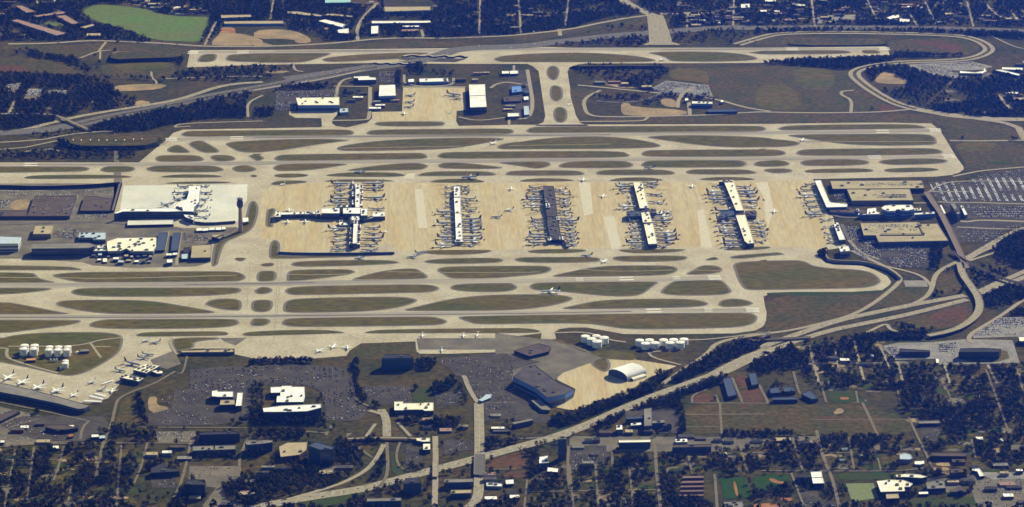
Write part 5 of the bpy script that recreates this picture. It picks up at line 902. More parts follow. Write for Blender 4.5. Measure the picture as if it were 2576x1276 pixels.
mb = MB(); mb.tube([ring(.5, 118.1), ring(.3, 126)]); mb.build('mast', 'metal', o, local=True)

# ------------------------------------------------------------------ bridges, walls, elevated tracks
def viaduct(name, label, cat, spec, wd, z, m, piers=True, zs=None):
    ln = smooth_line(pts(spec, z), 1); c = ln[len(ln)//2]; o = empty(name, (c[0], c[1], 0), label, cat); org = (c[0], c[1], 0)
    mb = MB(); L = mb.ribbon(ln, wd, z); M = mb.ribbon(ln, wd, z-1.6)
    k = len(ln)
    mb.f[k-1:] = [f[::-1] for f in mb.f[k-1:]]
    for i in range(k-1):
        for a, b in ((0, 1), (1, 0)):
            q = [2*i+a, 2*i+2+a, 2*k+2*i+2+a, 2*k+2*i+a]; mb.f.append(tuple(q if a else q[::-1])); mb.m.append(0)
    mb.build('deck', m, o, org)
    for sgn in (0, 1):
        mb = MB(); e = [l[sgn] for l in L]; mb.ribbon(e, .8, z+1.1); mb.ribbon(e, .8, z+.02)
        b = len(e)
        for i in range(b-1):
            mb.f.append((2*i, 2*i+2, 2*b+2*i+2, 2*b+2*i)); mb.f.append((2*i+1, 2*b+2*i+1, 2*b+2*i+3, 2*i+3)); mb.m += [0, 0]
        mb.build('parapet', 'wall_tan', o, org)
    if piers:
        d = 0
        for a, b in zip(ln, ln[1:]):
            d += math.hypot(b[0]-a[0], b[1]-a[1])
            if d > 38: d = 0; mb = MB(); mb.box((b[0], b[1], 0), (wd*.35, 2.2, z-1.6), math.atan2(b[1]-a[1], b[0]-a[0])+math.pi/2); mb.build('pier', 'wall_tan', o, org)
    RLINES.append((np.array(ln), wd)); return o
viaduct('rail_viaduct', 'brown elevated rail track slanting past the right terminal', 'viaduct', "@d 1935 290 2020 420 2150 600 2230 760 2300 900 2440 1200 2520 1400", 20, 9, 'roof_tan2')
viaduct('rail_viaduct', 'dark elevated track crossing the right hand motorway', 'viaduct', "@23 1850 0 1950 80 2100 165 2300 250 2450 300 2700 340", 11, 9, 'roof_dark')
viaduct('road_bridge', 'broad curved ramp bridge over the right hand motorway', 'bridge', "@23 1930 110 1955 230 2045 350 2115 460 2125 560 2075 645 1950 735 1800 787 1620 822", 24, 9, 'highway')
viaduct('road_bridge', 'road bridge over the motorway at upper left', 'bridge', "@00 585 1140 690 1180 860 1258", 12, 8, 'road')
viaduct('road_bridge', 'cross street bridge of the bottom interchange', 'bridge', "@31 900 612 1100 604 1300 602 1500 604 1640 612", 14, 7, 'road')
viaduct('road_bridge', 'wide street bridge over the lower motorway', 'bridge', "@31 2195 760 2193 860 2190 960", 30, 7, 'road_grey')
viaduct('road_bridge', 'narrow street bridge over the lower motorway', 'bridge', "@31 1764 840 1766 920 1764 980", 16, 7, 'road')
viaduct('road_bridge', 'bridge where the motorway ramps cross near the tank farm', 'bridge', "@23 -100 872 60 858 250 850 480 838", 12, 6, 'asphalt_pale')
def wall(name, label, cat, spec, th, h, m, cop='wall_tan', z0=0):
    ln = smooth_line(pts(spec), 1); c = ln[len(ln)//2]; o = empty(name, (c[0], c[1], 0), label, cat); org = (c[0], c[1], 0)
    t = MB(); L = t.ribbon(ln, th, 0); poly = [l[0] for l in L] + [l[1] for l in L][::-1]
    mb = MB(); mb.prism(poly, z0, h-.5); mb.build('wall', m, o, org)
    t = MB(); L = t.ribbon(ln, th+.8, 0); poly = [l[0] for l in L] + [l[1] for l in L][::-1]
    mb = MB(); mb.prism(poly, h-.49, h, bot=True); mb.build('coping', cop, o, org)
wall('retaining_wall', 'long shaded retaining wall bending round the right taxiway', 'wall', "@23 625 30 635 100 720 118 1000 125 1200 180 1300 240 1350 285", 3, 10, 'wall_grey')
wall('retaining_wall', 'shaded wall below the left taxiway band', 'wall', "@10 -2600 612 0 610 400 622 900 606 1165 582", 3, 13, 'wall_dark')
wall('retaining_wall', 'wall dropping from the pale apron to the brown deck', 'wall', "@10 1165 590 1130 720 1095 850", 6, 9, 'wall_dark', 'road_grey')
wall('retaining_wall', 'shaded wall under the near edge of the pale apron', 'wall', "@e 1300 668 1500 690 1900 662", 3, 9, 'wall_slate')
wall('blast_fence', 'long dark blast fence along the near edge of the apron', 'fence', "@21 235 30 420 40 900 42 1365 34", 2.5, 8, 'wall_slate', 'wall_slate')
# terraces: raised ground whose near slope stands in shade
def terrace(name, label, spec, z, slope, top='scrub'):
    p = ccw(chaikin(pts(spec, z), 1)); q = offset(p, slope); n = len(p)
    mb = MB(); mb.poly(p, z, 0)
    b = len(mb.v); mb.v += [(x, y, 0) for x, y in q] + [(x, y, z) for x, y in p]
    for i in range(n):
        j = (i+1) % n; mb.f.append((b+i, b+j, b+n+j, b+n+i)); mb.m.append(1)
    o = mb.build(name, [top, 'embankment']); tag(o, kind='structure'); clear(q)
terrace('terrain_terrace', '', "@00 1085 505 1400 500 1760 500 1760 556 1400 565 1065 578", 14, 12)
terrace('terrain_terrace', '', "@10 650 110 1000 92 1560 90 1500 190 1100 200 690 195", 14, 12, 'scrub')
terrace('terrain_terrace', '', "@02 640 636 1000 634 1480 634 1500 640 1000 642 640 644", 10, 14)
terrace('terrain_terrace', '', "@03 640 372 1160 376 1200 400 1210 440 260 440 280 400", 4, 6)
# sawtooth abutments where the far runway bridges the motorway
for k, (s, lab) in enumerate([("@01 1450 560 1500 548 1560 544 1640 560 1700 546 1750 566 1860 544 1915 570 2000 546 2070 565", 'zigzag concrete abutment beneath the far runway'), ("@01 1130 628 1180 618 1230 632 1300 618 1350 634 1420 618 1470 636 1560 622 1610 640", 'zigzag concrete abutment beneath the far taxiway'), ]):
    wall('runway_bridge_abutment', lab, 'bridge', s, 9, 6, 'wall_slate', 'concrete')
mb = MB(); mb.poly(pts("@01 1400 578 1500 560 2060 575 1960 606 1600 598"), 1.26); structure('motorway_under_runway', mb, 'asphalt')
# ------------------------------------------------------------------ aircraft
def foil(root_le, root_te, tip_le, tip_te, z0, z1, t0, t1, y0, y1):
    """a tapered slab from span y0 to y1"""
    mb = MB()
    a = [(root_le, y0, z0+t0), (root_te, y0, z0+t0*.2), (tip_te, y1, z1+t1*.2), (tip_le, y1, z1+t1)]
    b = [(root_le, y0, z0-t0*.6), (root_te, y0, z0-t0*.2), (tip_te, y1, z1-t1*.2), (tip_le, y1, z1-t1*.6)]
    mb.v = a + b; mb.f = [(0,1,2,3), (7,6,5,4), (0,4,5,1), (1,5,6,2), (2,6,7,3), (3,7,4,0)]; mb.m = [0]*6
    if y1 < y0: mb.f = [f[::-1] for f in mb.f]
    # upward faces must point up
    return mb
def make_airliner(kind, body, fin_m, loc=(0,0,0), label='', cat='airliner', group=None, own=False):
    L, S, r = {'narrow': (39, 35, 2.1), 'wide': (61, 58, 3.1), 'regional': (31, 24, 1.5), 'trijet': (58, 51, 3.1)}[kind]
    o = empty('airliner', loc, label, cat, group)
    zc = r*1.05 + r*.75; K = 12
    ring = lambda x, rr, dz=0: [(x, math.cos(2*math.pi*i/K)*rr, zc + dz + math.sin(2*math.pi*i/K)*rr) for i in range(K)]
    mb = MB(); mb.tube([ring(L*.5, r*.12, -r*.25), ring(L*.488, r*.45, -r*.18), ring(L*.455, r*.82, -r*.06), ring(L*.40, r), ring(-L*.18, r), ring(-L*.33, r*.86, r*.12), ring(-L*.44, r*.5, r*.4), ring(-L*.5, r*.14, r*.62)])
    reg(o, mb.build('fuselage', body, o, local=True))
    wl = S/2; xr = L*(.10 if kind != 'regional' else .02)
    for s in (1, -1):
        m = foil(xr, xr-L*.17, xr-wl*.55, xr-wl*.55-L*.045, zc-r*.55, zc-r*.55+wl*.09, r*.22, r*.06, s*r*.7, s*wl)
        reg(o, m.build('wing', body, o, local=True))
        m = foil(-L*.395, -L*.475, -L*.455, -L*.49, zc+r*.35 if kind != 'regional' else zc+r*4.1, zc+r*.55 if kind != 'regional' else zc+r*4.2, r*.1, r*.04, s*r*.3, s*S*.19)
        reg(o, m.build('tailplane', body, o, local=True))
        if kind == 'regional': ex, ey, ez, er, el = -L*.30, r*1.55, zc+r*.5, r*.48, 4.2
        else: ex, ey, ez, er, el = xr-L*.035, wl*.34, zc-r*1.05, r*.50, L*.085
        K2_ = 10; rg = lambda x, q: [(x, s*ey + math.cos(2*math.pi*i/K2_)*q, ez + math.sin(2*math.pi*i/K2_)*q) for i in range(K2_)]
        mb = MB(); mb.tube([rg(ex+el*.5, er*.85), rg(ex+el*.3, er), rg(ex-el*.3, er*.9), rg(ex-el*.5, er*.5)])
        reg(o, mb.build('engine', 'plane_grey' if body == 'plane_white' else 'plane_blue', o, local=True))
    hf = r*3.9
    mb = MB(); t = .22
    pr = [(-L*.33, zc+r*.75), (-L*.475, zc+r*.62), (-L*.515, zc+r*.6+hf), (-L*.455, zc+r*.6+hf)]
    mb.v = [(x, t, z) for x, z in pr] + [(x, -t, z) for x, z in pr]
    mb.f = [(0,1,2,3), (7,6,5,4), (0,4,5,1), (1,5,6,2), (2,6,7,3), (3,7,4,0)]; mb.m = [0]*6
    reg(o, mb.build('tail_fin', fin_m, o, local=True))
    if kind == 'trijet':
        rg = lambda x, q: [(x, math.cos(2*math.pi*i/10)*q, zc+r*1.35 + math.sin(2*math.pi*i/10)*q) for i in range(10)]
        mb = MB(); mb.tube([rg(-L*.33, r*.42), rg(-L*.36, r*.5), rg(-L*.46, r*.46), rg(-L*.52, r*.25)]); reg(o, mb.build('engine', fin_m, o, local=True))
    mb = MB()
    for x, y in ((L*.38, 0), (xr-L*.13, r*1.1), (xr-L*.13, -r*1.1)): mb.box((x, y, 0), (1.3, .9, zc-r*.8))
    reg(o, mb.build('landing_gear', 'metal', o, local=True))
    return o
PROTO = {}
def plane(kind, nose, tail, z, body, fin, label, group=None, cat='airliner'):
    c = ((nose[0]+tail[0])/2, (nose[1]+tail[1])/2, z); rz = math.atan2(nose[1]-tail[1], nose[0]-tail[0])
    key = (kind, body, fin)
    q = [(c[0]+dx, c[1]+dy) for dx, dy in ((-35,-35),(35,-35),(35,35),(-35,35))]
    if key not in PROTO:
        o = PROTO[key] = make_airliner(kind, body, fin, c, label, cat, group); o.rotation_euler = (0, 0, rz)
    else:
        o = copy_tree(PROTO[key], c, rz, label, group)
        if group is None and 'group' in o: del o['group']
    return o
def pick(L): return 'wide' if L > 50 else ('narrow' if L > 31 else 'regional')
ORD = 'first second third fourth fifth sixth seventh eighth ninth tenth eleventh twelfth thirteenth fourteenth fifteenth sixteenth seventeenth eighteenth nineteenth twentieth'.split()
GATES = [  # building index, sheet, words, left side, right side: nose x, tail x, y (tail y)
 (0, 'g', 'cross shaped concourse', [(1340,1112,178),(1340,1125,252),(1338,1125,322),(1336,1100,396),(1332,1110,458),(1306,1082,832),(1300,1120,914),(1290,1125,990),(1280,1115,1068),(1275,1130,1135)],
   [(1590,1855,180),(1590,1850,248),(1605,1848,388),(1640,1858,545),(1585,1800,822),(1585,1805,902),(1580,1805,982),(1580,1745,1068),(1590,1765,1148)]),
 (1, 'a', 'narrow white concourse', [(1845,1745,228),(1848,1725,300),(1850,1725,362),(1855,1735,440),(1858,1735,500),(1862,1610,592),(1865,1690,660),(1868,1640,752),(1872,1690,820),(1875,1655,890),(1876,1620,958),(1860,1700,1010),(1850,1600,1075)],
   [(1950,2045,215),(1952,2065,262),(1955,2060,318),(2010,2178,395),(1960,2070,440),(1965,2080,490),(1975,2190,560),(1972,2090,630),(1985,2215,700),(1985,2210,758),(1988,2225,815),(1990,2222,862),(1992,2235,950),(1995,2225,1010),(1998,2160,1070)]),
 (2, 'b', 'brown roofed concourse', [(335,135,232),(340,145,282),(345,225,330),(350,120,375),(355,120,412),(360,130,492),(365,235,565),(385,165,690),(390,180,735),(395,180,780),(400,250,832),(410,160,920),(405,130,960),(395,150,1040)],
   [(515,665,262),(530,735,310),(545,745,392),(555,740,438),(560,755,490),(575,750,572),(580,745,618),(600,770,690),(605,830,725),(610,765,765),(640,830,828),(655,810,900),(665,835,945),(680,820,1000),(690,865,1060)]),
 (3, 'b', 'cream two piece concourse', [(1650,1445,182),(1655,1390,222),(1665,1450,285),(1690,1600,352),(1700,1600,435),(1700,1480,515),(1765,1610,715),(1775,1600,790),(1790,1590,848),(1800,1590,905),(1810,1610,970),(1820,1590,1040),(1840,1640,1085)],
   [(1820,2020,165),(1830,2015,215),(1900,2085,335),(1905,2115,450),(2090,2190,590),(1960,2180,665),(1970,2195,722),(1985,2100,780),(1990,2100,842),(2010,2260,900),(2020,2270,960),(2025,2275,1015),(2030,2140,1085)]),
 (4, 'c', 'hammer ended cream concourse', [(590,490,215),(600,345,300),(615,360,355),(630,370,412),(650,600,455),(760,460,570),(770,480,690),(765,500,760),(780,520,838),(800,545,900),(830,750,950),(850,610,1015),(860,620,1075)],
   [(795,995,225),(800,1040,290),(830,1060,335),(855,1095,430),(895,1090,512),(1000,1180,735),(1005,1210,808),(1030,1230,870),(1060,1245,930),(1050,1120,1020)]),
 (5, 'c', 'white bent concourse', [(1905,1810,180),(1920,1710,262),(1945,1690,345),(1965,1760,428),(1990,1790,505),(2020,1830,572),(2040,1780,630)], []),
 (6, 'c', 'short white concourse', [(2150,2060,700),(2180,2060,800),(2220,2110,900),(2240,2130,960),(2255,2150,1015)], []),
 (15, 'e', 'curved white terminal', [(1218,1070,128),(1205,1005,218),(1180,1010,275,330),(1010,820,360,415)], [(1395,1465,130),(1395,1545,222),(1350,1520,330,305),(1340,1465,415,375),(1375,1475,490,460),(1345,1535,580,560)]),
]
NOSES = []
for bi, sh, words, left, right in GATES:
    for side, lst in (('left', left), ('right', right)):
        for k, gt in enumerate(lst):
            nx, tx_, ny = gt[:3]; ty_ = gt[3] if len(gt) > 3 else ny + (3 if side == 'left' else -6)
            n_, t_ = pts('@%s %g %g %g %g' % (sh, nx, ny+4, tx_, ty_+4), 2)
            L = math.hypot(n_[0]-t_[0], n_[1]-t_[1]); kd = pick(L)
            ll = {'wide': 61, 'narrow': 39, 'regional': 31}[kd]; f = ll/max(L, 1)
            t_ = (n_[0]+(t_[0]-n_[0])*f, n_[1]+(t_[1]-n_[1])*f) if L < ll else t_
            if L > ll: n_ = (t_[0]+(n_[0]-t_[0])*ll/L, t_[1]+(n_[1]-t_[1])*ll/L)
            rk = random.Random(bi*100+k+(50 if side == 'left' else 0))
            bright = rk.random() < (.22 if bi in (3, 4, 5) else .12)
            body = 'plane_white' if bright else 'plane_grey'; fin = rk.choice(['plane_blue','plane_blue','plane_red','plane_grey','plane_white'])
            o = plane(kd, n_, t_, .65, body, fin, 'airliner nose in %s of the %s, %s from its far end' % (side, words, ORD[k]), 'airliners parked at the concourse gates')
            NOSES.append((bi, n_, t_, side))
# jet bridges belong to their concourse
for bi, n_, t_, side in NOSES:
    root = BROOT[bi]; s = 1 if side == 'left' else -1
    d = Vector((n_[0]-t_[0], n_[1]-t_[1])).normalized(); nrm = Vector((-d.y, d.x))*(1 if d.x > 0 else -1)
    a = (n_[0]-d.x*6+nrm.x*3, n_[1]-d.y*6+nrm.y*3); b = (n_[0]+d.x*14+nrm.x*9, n_[1]+d.y*14+nrm.y*9)
    L = math.hypot(b[0]-a[0], b[1]-a[1]); mb = MB()
    mb.box(((a[0]+b[0])/2, (a[1]+b[1])/2, 4.2), (L, 3.2, 2.8), math.atan2(b[1]-a[1], b[0]-a[0]))
    mb.box((a[0]+d.x*3, a[1]+d.y*3, .66), (1.5, 1.5, 3.5), 0)
    lc = root.location; mb.build('jet_bridge', 'wall_grey', root, tuple(lc))
SOLO = [ # kind, nose+tail, z, body, fin, label
 ('narrow', "@02 1455 600 1548 572", .7, 'plane_white', 'plane_white', 'white airliner leaving the far runway by a slanting exit'),
 ('regional', "@02 590 1022 605 1012", .7, 'plane_white', 'plane_blue', 'small white airliner on the far crossing taxiway'),
 ('narrow', "@11 2300 190 2355 165", .7, 'plane_white', 'plane_white', 'white airliner on a slanting exit behind the narrow concourse'),
 ('narrow', "@13 385 158 412 132", .7, 'plane_white', 'plane_blue', 'white airliner turning off the runway at upper right'),
 ('regional', "@a 846 855 845 885", .7, 'plane_white', 'plane_blue', 'small bright jet right of the cross shaped concourse'),
 ('narrow', "@11 2500 600 2498 635", .7, 'plane_white', 'plane_blue', 'white airliner at the far end of the gap before the brown concourse'),
 ('narrow', "@11 2455 830 2500 822", .7, 'plane_white', 'plane_red', 'pale airliner midway in the gap before the brown concourse'),
 ('narrow', "@11 2310 895 2405 890", .7, 'plane_grey', 'plane_grey', 'grey airliner taxiing alone right of the narrow white concourse'),
 ('narrow', "@12 728 545 738 520", .7, 'plane_white', 'plane_white', 'white airliner on the far taxiway right of the brown concourse'),
 ('narrow', "@12 915 710 938 670", .7, 'plane_white', 'plane_grey', 'white airliner on the pale slab left of the cream concourse'),
 ('narrow', "@12 1785 615 1798 575", .7, 'plane_white', 'plane_grey', 'white airliner heading in between the two cream concourses'),
 ('narrow', "@13 118 860 132 820", .7, 'plane_white', 'plane_white', 'white airliner crossing the open ramp left of the bent concourse'),
 ('narrow', "@g 464 590 474 535", .7, 'plane_white', 'plane_white', 'white finned airliner behind the long left arm of the concourse'),
 ('narrow', "@g 445 700 452 760", .7, 'plane_white', 'plane_white', 'white airliner in front of the long left arm, the leftmost of two'),
 ('narrow', "@g 706 700 712 752", .7, 'plane_white', 'plane_red', 'white airliner in front of the long left arm, the rightmost of two'),
 ('regional', "@11 262 582 290 572", .7, 'plane_white', 'plane_blue', 'bright small jet at the far left corner of the central ramp'),
 ('wide', "@11 2045 515 2155 508", .7, 'plane_grey', 'plane_blue', 'long grey airliner taxiing behind the narrow white concourse'),
 ('narrow', "@11 985 460 1070 458", .7, 'plane_grey', 'plane_grey', 'grey airliner taxiing behind the cross shaped concourse'),
 ('narrow', "@12 1318 418 1435 416", .7, 'plane_grey', 'plane_blue', 'grey airliner taxiing behind the left cream concourse'),
 ('narrow', "@21 1670 18 1575 25", .7, 'plane_grey', 'plane_blue', 'dark tailed airliner taxiing near the end of the blast fence'),
 ('narrow', "@21 1505 65 1575 58", .7, 'plane_grey', 'plane_grey', 'grey airliner following just below the dark tailed one'),
 ('narrow', "@21 985 80 1070 68", .7, 'plane_grey', 'plane_blue', 'grey airliner on the taxiway below the blast fence'),
 ('narrow', "@22 912 125 965 88", .7, 'plane_white', 'plane_white', 'bright white airliner turning on the near taxiway below the brown concourse'),
 ('narrow', "@22 725 52 810 46", .7, 'plane_grey', 'plane_blue', 'grey airliner on the taxiway left of the bright turning one'),
 ('wide', "@22 325 405 505 398", .8, 'plane_white', 'plane_blue', 'large airliner alone on the near taxiway, dark tail to the right'),
 ('trijet', "@h 65 660 190 590", .7, 'plane_white', 'plane_purple', 'white freighter with dark fin, leftmost of the five beside the cargo shed'),
 ('trijet', "@h 250 735 408 655", .7, 'plane_white', 'plane_purple', 'white freighter, second from left beside the cargo shed'),
 ('trijet', "@h 478 805 632 735", .7, 'plane_white', 'plane_purple', 'white freighter, middle of the five beside the cargo shed'),
 ('trijet', "@h 750 850 910 785", .7, 'plane_white', 'plane_purple', 'white freighter, fourth from left beside the cargo shed'),
 ('narrow', "@h 1008 910 1150 845", .7, 'plane_white', 'plane_purple', 'white freighter, rightmost and smallest of the five beside the cargo shed'),
 ('wide', "@h 2040 445 1820 395", .7, 'plane_grey', 'plane_blue', 'big grey freighter with dark fin, middle of three by the vented shed'),
 ('narrow', "@h 1840 535 1665 500", .7, 'plane_grey', 'plane_blue', 'grey freighter nearest of three by the vented shed'),
 ('narrow', "@h 2200 345 1985 325", .7, 'plane_grey', 'plane_blue', 'grey freighter farthest of three by the vented shed'),
 ('narrow', "@h 2240 290 2080 275", .7, 'plane_grey', 'plane_grey', 'dull grey freighter behind the three dark finned ones'),
 ('narrow', "@h 1275 715 1400 660", .7, 'plane_grey', 'plane_grey', 'dull grey aircraft alone in the middle of the cargo apron'),
 ('narrow', "@h 1420 815 1530 780", .7, 'plane_grey', 'plane_grey', 'dull grey aircraft beside the white container rows'),
 ('narrow', "@h 1620 855 1645 775", .7, 'plane_white', 'plane_blue', 'small white jet at the corner of the cargo apron'),
 ('narrow', "@h 2090 95 2165 65", .7, 'plane_grey', 'plane_grey', 'grey aircraft by the hut above the cargo apron, left one'),
 ('narrow', "@h 2220 115 2300 100", .7, 'plane_grey', 'plane_grey', 'grey aircraft by the hut above the cargo apron, right one'),
 ('narrow', "@21 585 1000 690 950", .7, 'plane_white', 'plane_white', 'thick white jet parked at the edge of the brown grass block'),
 ('narrow', "@21 745 965 800 905", .7, 'plane_white', 'plane_white', 'white jet with upright fin left of the dark finned one'),
 ('narrow', "@21 910 985 905 905", .7, 'plane_white', 'plane_red', 'white jet with a dark fin, nearest the brown grass block'),
 ('regional', "@21 1632 850 1642 805", .8, 'plane_white', 'plane_white', 'small white jet on the dark ramp, leftmost of its row'),
 ('regional', "@21 2030 855 2042 805", .8, 'plane_white', 'plane_white', 'small white jet on the dark ramp, middle of its row'),
 ('regional', "@21 2160 840 2180 805", .8, 'plane_white', 'plane_white', 'small white jet on the dark ramp, rightmost of its row'),
 ('regional', "@21 1822 1000 1830 940", .8, 'plane_white', 'plane_white', 'small white jet alone on the near edge of the dark ramp'),
 ('narrow', "@01 1440 938 1600 925", .7, 'plane_grey', 'plane_red', 'airliner by the left arched hangar of the far apron, farthest'),
 ('narrow', "@01 1435 1000 1590 990", .7, 'plane_grey', 'plane_blue', 'airliner by the left arched hangar of the far apron, middle'),
 ('narrow', "@01 1430 1050 1580 1035", .7, 'plane_grey', 'plane_blue', 'airliner by the left arched hangar of the far apron, nearest'),
 ('wide', "@01 2040 938 1850 915", .7, 'plane_grey', 'plane_red', 'long airliner beside the white twin hangar, tail to the left'),
 ('narrow', "@01 2045 970 1900 955", .7, 'plane_grey', 'plane_grey', 'grey airliner just below the long one by the twin hangar'),
 ('narrow', "@01 1458 1135 1460 1080", .7, 'plane_white', 'plane_white', 'white jet standing upright on the near edge of the far apron'),
 ('regional', "@01 1880 1110 1930 1080", .7, 'plane_grey', 'plane_grey', 'small grey jet at the right edge of the far apron'),
]
for kd, s, z, body, fin, lab in SOLO:
    n_, t_ = pts(s, 2); plane(kd, n_, t_, z, body, fin, lab)

# ------------------------------------------------------------------ scatter helpers
ANG = YAW
def project(x, y, z=0.0):
    sy, cy, st, ct = math.sin(YAW), math.cos(YAW), math.sin(PITCH), math.cos(PITCH)
    dy = y + BACK; dz = z - HGT
    d = x*sy*ct + dy*cy*ct - dz*st; u = x*cy - dy*sy; v = -(x*sy*st + dy*cy*st + dz*ct)
    return (u/d*F_PX + 1288)*3509/2576, (v/d*F_PX + 638)*3509/2576
def free(x, y, margin=3.0):
    ok = np.ones(len(x), bool)
    for p in CLEAR:
        a = np.array(p); m = (x > a[:,0].min()) & (x < a[:,0].max()) & (y > a[:,1].min()) & (y < a[:,1].max()) & ok
        idx = np.nonzero(m)[0]
        if len(idx): ok[idx[inside(x[idx], y[idx], p)]] = False
    for ln, wd in RLINES:
        h = wd/2 + margin
        m = (x > ln[:,0].min()-h) & (x < ln[:,0].max()+h) & (y > ln[:,1].min()-h) & (y < ln[:,1].max()+h) & ok
        idx = np.nonzero(m)[0]
        if not len(idx): continue
        px, py = x[idx], y[idx]; bad = np.zeros(len(idx), bool)
        for (x1, y1), (x2, y2) in zip(ln, ln[1:]):
            L2 = (x2-x1)**2 + (y2-y1)**2 + 1e-9
            t = np.clip(((px-x1)*(x2-x1) + (py-y1)*(y2-y1))/L2, 0, 1)
            bad |= np.hypot(px-x1-t*(x2-x1), py-y1-t*(y2-y1)) < h
        ok[idx[bad]] = False
    return ok
def spread(spec, sp, dens, seed):
    p = pts(spec) if isinstance(spec, str) else spec; a = np.array(p); rg = np.random.default_rng(seed)
    gx, gy = np.meshgrid(np.arange(a[:,0].min(), a[:,0].max(), sp), np.arange(a[:,1].min(), a[:,1].max(), sp))
    x = gx.ravel() + rg.uniform(-.5, .5, gx.size)*sp; y = gy.ravel() + rg.uniform(-.5, .5, gx.size)*sp
    # clumpy thinning
    cl = np.sin(x*.021+seed)*np.sin(y*.013+x*.007) + np.sin(x*.008-y*.017+seed*2)
    k = (rg.random(len(x)) < dens*np.clip(1 + .35*cl, .3, 1.3)) & inside(x, y, p)
    return x[k], y[k]

# ------------------------------------------------------------------ houses
def house_proto(name, label, roof, wallm, L, Wd, h):
    o = empty(name, (0, 0, 0), label, 'house')
    mb = MB(); mb.box((0, 0, 0), (L, Wd, h)); mb.build('wall', wallm, o, local=True)
    a, b, e = L/2+.5, Wd/2+.5, h + .02
    mb = MB(); rh = Wd*.32
    mb.v = [(-a,-b,e),(a,-b,e),(a,b,e),(-a,b,e),(-a,0,e+rh),(a,0,e+rh)]
    mb.f = [(0,1,5,4),(2,3,4,5),(1,2,5),(3,0,4),(3,2,1,0)]; mb.m = [0]*5
    mb.build('roof', roof, o, local=True)
    mb = MB(); mb.box((L*.25, Wd*.18, h+rh*.4), (.9, .9, rh*.9+.8)); mb.build('chimney', 'wall_brick', o, local=True)
    for ch in o.children: reg(o, ch)
    return o
HP = {}
for key, args in {'grey': ('roof_grey','wall_tan',15,10,4), 'brown': ('roof_brown','wall_brick',16,10,4), 'white': ('roof_white','wall_white',17,11,4), 'tan': ('roof_tan','wall_white',15,11,4)}.items():
    HP[key] = house_proto('house', 'x', *args)
HREG = [  # polygon, spacing, density, words for where, weights of roof kinds
 ("@30 -100 780 600 700 1000 670 1370 730 1300 1050 1240 1276 -100 1290", 48, .34, 'in the dark woods at the bottom left corner', 'gbtgb'),
 ("@32 210 900 500 970 1000 850 1420 870 1440 1280 210 1280", 60, .26, 'in the woods at the bottom right of centre', 'gbtgw'),
 ("@32 1480 790 2100 740 2500 640 @33 100 650 560 600 1200 600 1560 690 1540 760 1100 760 1090 890 0 910 @32 2000 930 1500 1000", 58, .30, 'in the tree belt above the football field', 'gbwgt'),
 ("@33 540 130 1700 110 2620 -60 2620 580 1900 600 1520 400 1360 130", 75, .30, 'in the dark woods at the right edge', 'bgbtg'),
 ("@33 1560 660 2000 610 2620 610 2620 870 2200 900 2000 730", 62, .32, 'beside the long brown hall near the right edge', 'gbwtg'),
 ("@23 320 1000 700 900 1150 890 1200 1000 1300 1080 2600 1130 2600 1270 330 1180", 62, .34, 'in the woods below the right motorway', 'gbwtg'),
 ("@02 1520 20 2552 20 @03 2000 20 2000 230 0 240 @02 1560 270", 74, .42, 'beyond the motorway at the top right', 'wtwgt'),
 ("@00 1260 0 1450 5 1600 60 2080 100 2080 130 1750 150 1500 100 1280 50", 46, .5, 'in the cluster above the mown field', 'wtwgg'),
 ("@00 430 -10 640 -10 640 30 450 35", 40, .6, 'in the pale cluster at the top left', 'wwtgw'),
 ("@33 2100 650 2620 900 2620 1280 1900 1290 2000 1160 1850 1100", 66, .3, 'around the lots in the bottom right corner', 'gbtwg'),
 ("@03 2300 730 2620 700 2620 1060 2400 900", 60, .35, 'at the right edge below the long white sheds', 'wtgw'),
 ("@32 880 690 960 880 640 890", 40, .25, 'behind the street of shops', 'gw'),
]
used = {k: False for k in HP}; HPOS = []; WORD = {'g': 'grey', 'b': 'brown', 'w': 'white', 't': 'tan'}
for hi, (s, sp, dn, where, kinds) in enumerate(HREG):
    x, y = spread(s, sp, dn, 40+hi); ok = free(x, y, 6)
    for k, (a, b) in enumerate(zip(x[ok], y[ok])):
        if len(HPOS) >= 296: break
        kd = WORD[kinds[k % len(kinds)]]; lab = 'small %s roofed house %s' % (kd, where); gp = '%s roofed houses %s' % (kd, where)
        rz = random.choice((0, math.pi/2)) + random.uniform(-.15, .15)
        if not used[kd]:
            o = HP[kd]; o.location = (a, b, 0); o.rotation_euler = (0, 0, rz); o['label'] = lab; o['group'] = gp; used[kd] = True
        else: copy_tree(HP[kd], (a, b, 0), rz, lab, gp)
        HPOS.append((a, b))
HPOS = np.array(HPOS)

# ------------------------------------------------------------------ trees
def crown_faces(n, rad, h, z0, seed, leaf, core=True):
    rg = np.random.default_rng(seed); V = []; F = []
    for i in range(n):
        d = rg.normal(size=3); d /= np.linalg.norm(d); rr = rg.uniform(.45, 1)**.6
        lob = 1 + .28*math.sin(3*math.atan2(d[1], d[0]) + seed)
        c = np.array([d[0]*rad*rr*lob, d[1]*rad*rr*lob, z0 + h*.5 + d[2]*h*.5*rr])
        u = rg.normal(size=3); u /= np.linalg.norm(u); nn = d + rg.normal(size=3)*.45; nn[2] += .4; nn /= np.linalg.norm(nn)
        u -= nn*u.dot(nn); u /= np.linalg.norm(u); v = np.cross(nn, u); s = leaf*rg.uniform(.6, 1.3)
        b = len(V); V += [tuple(c+u*s*1.1), tuple(c+v*s*.8), tuple(c-u*s), tuple(c-v*s*.9)]; F.append((b, b+1, b+2, b+3))
    return V, F
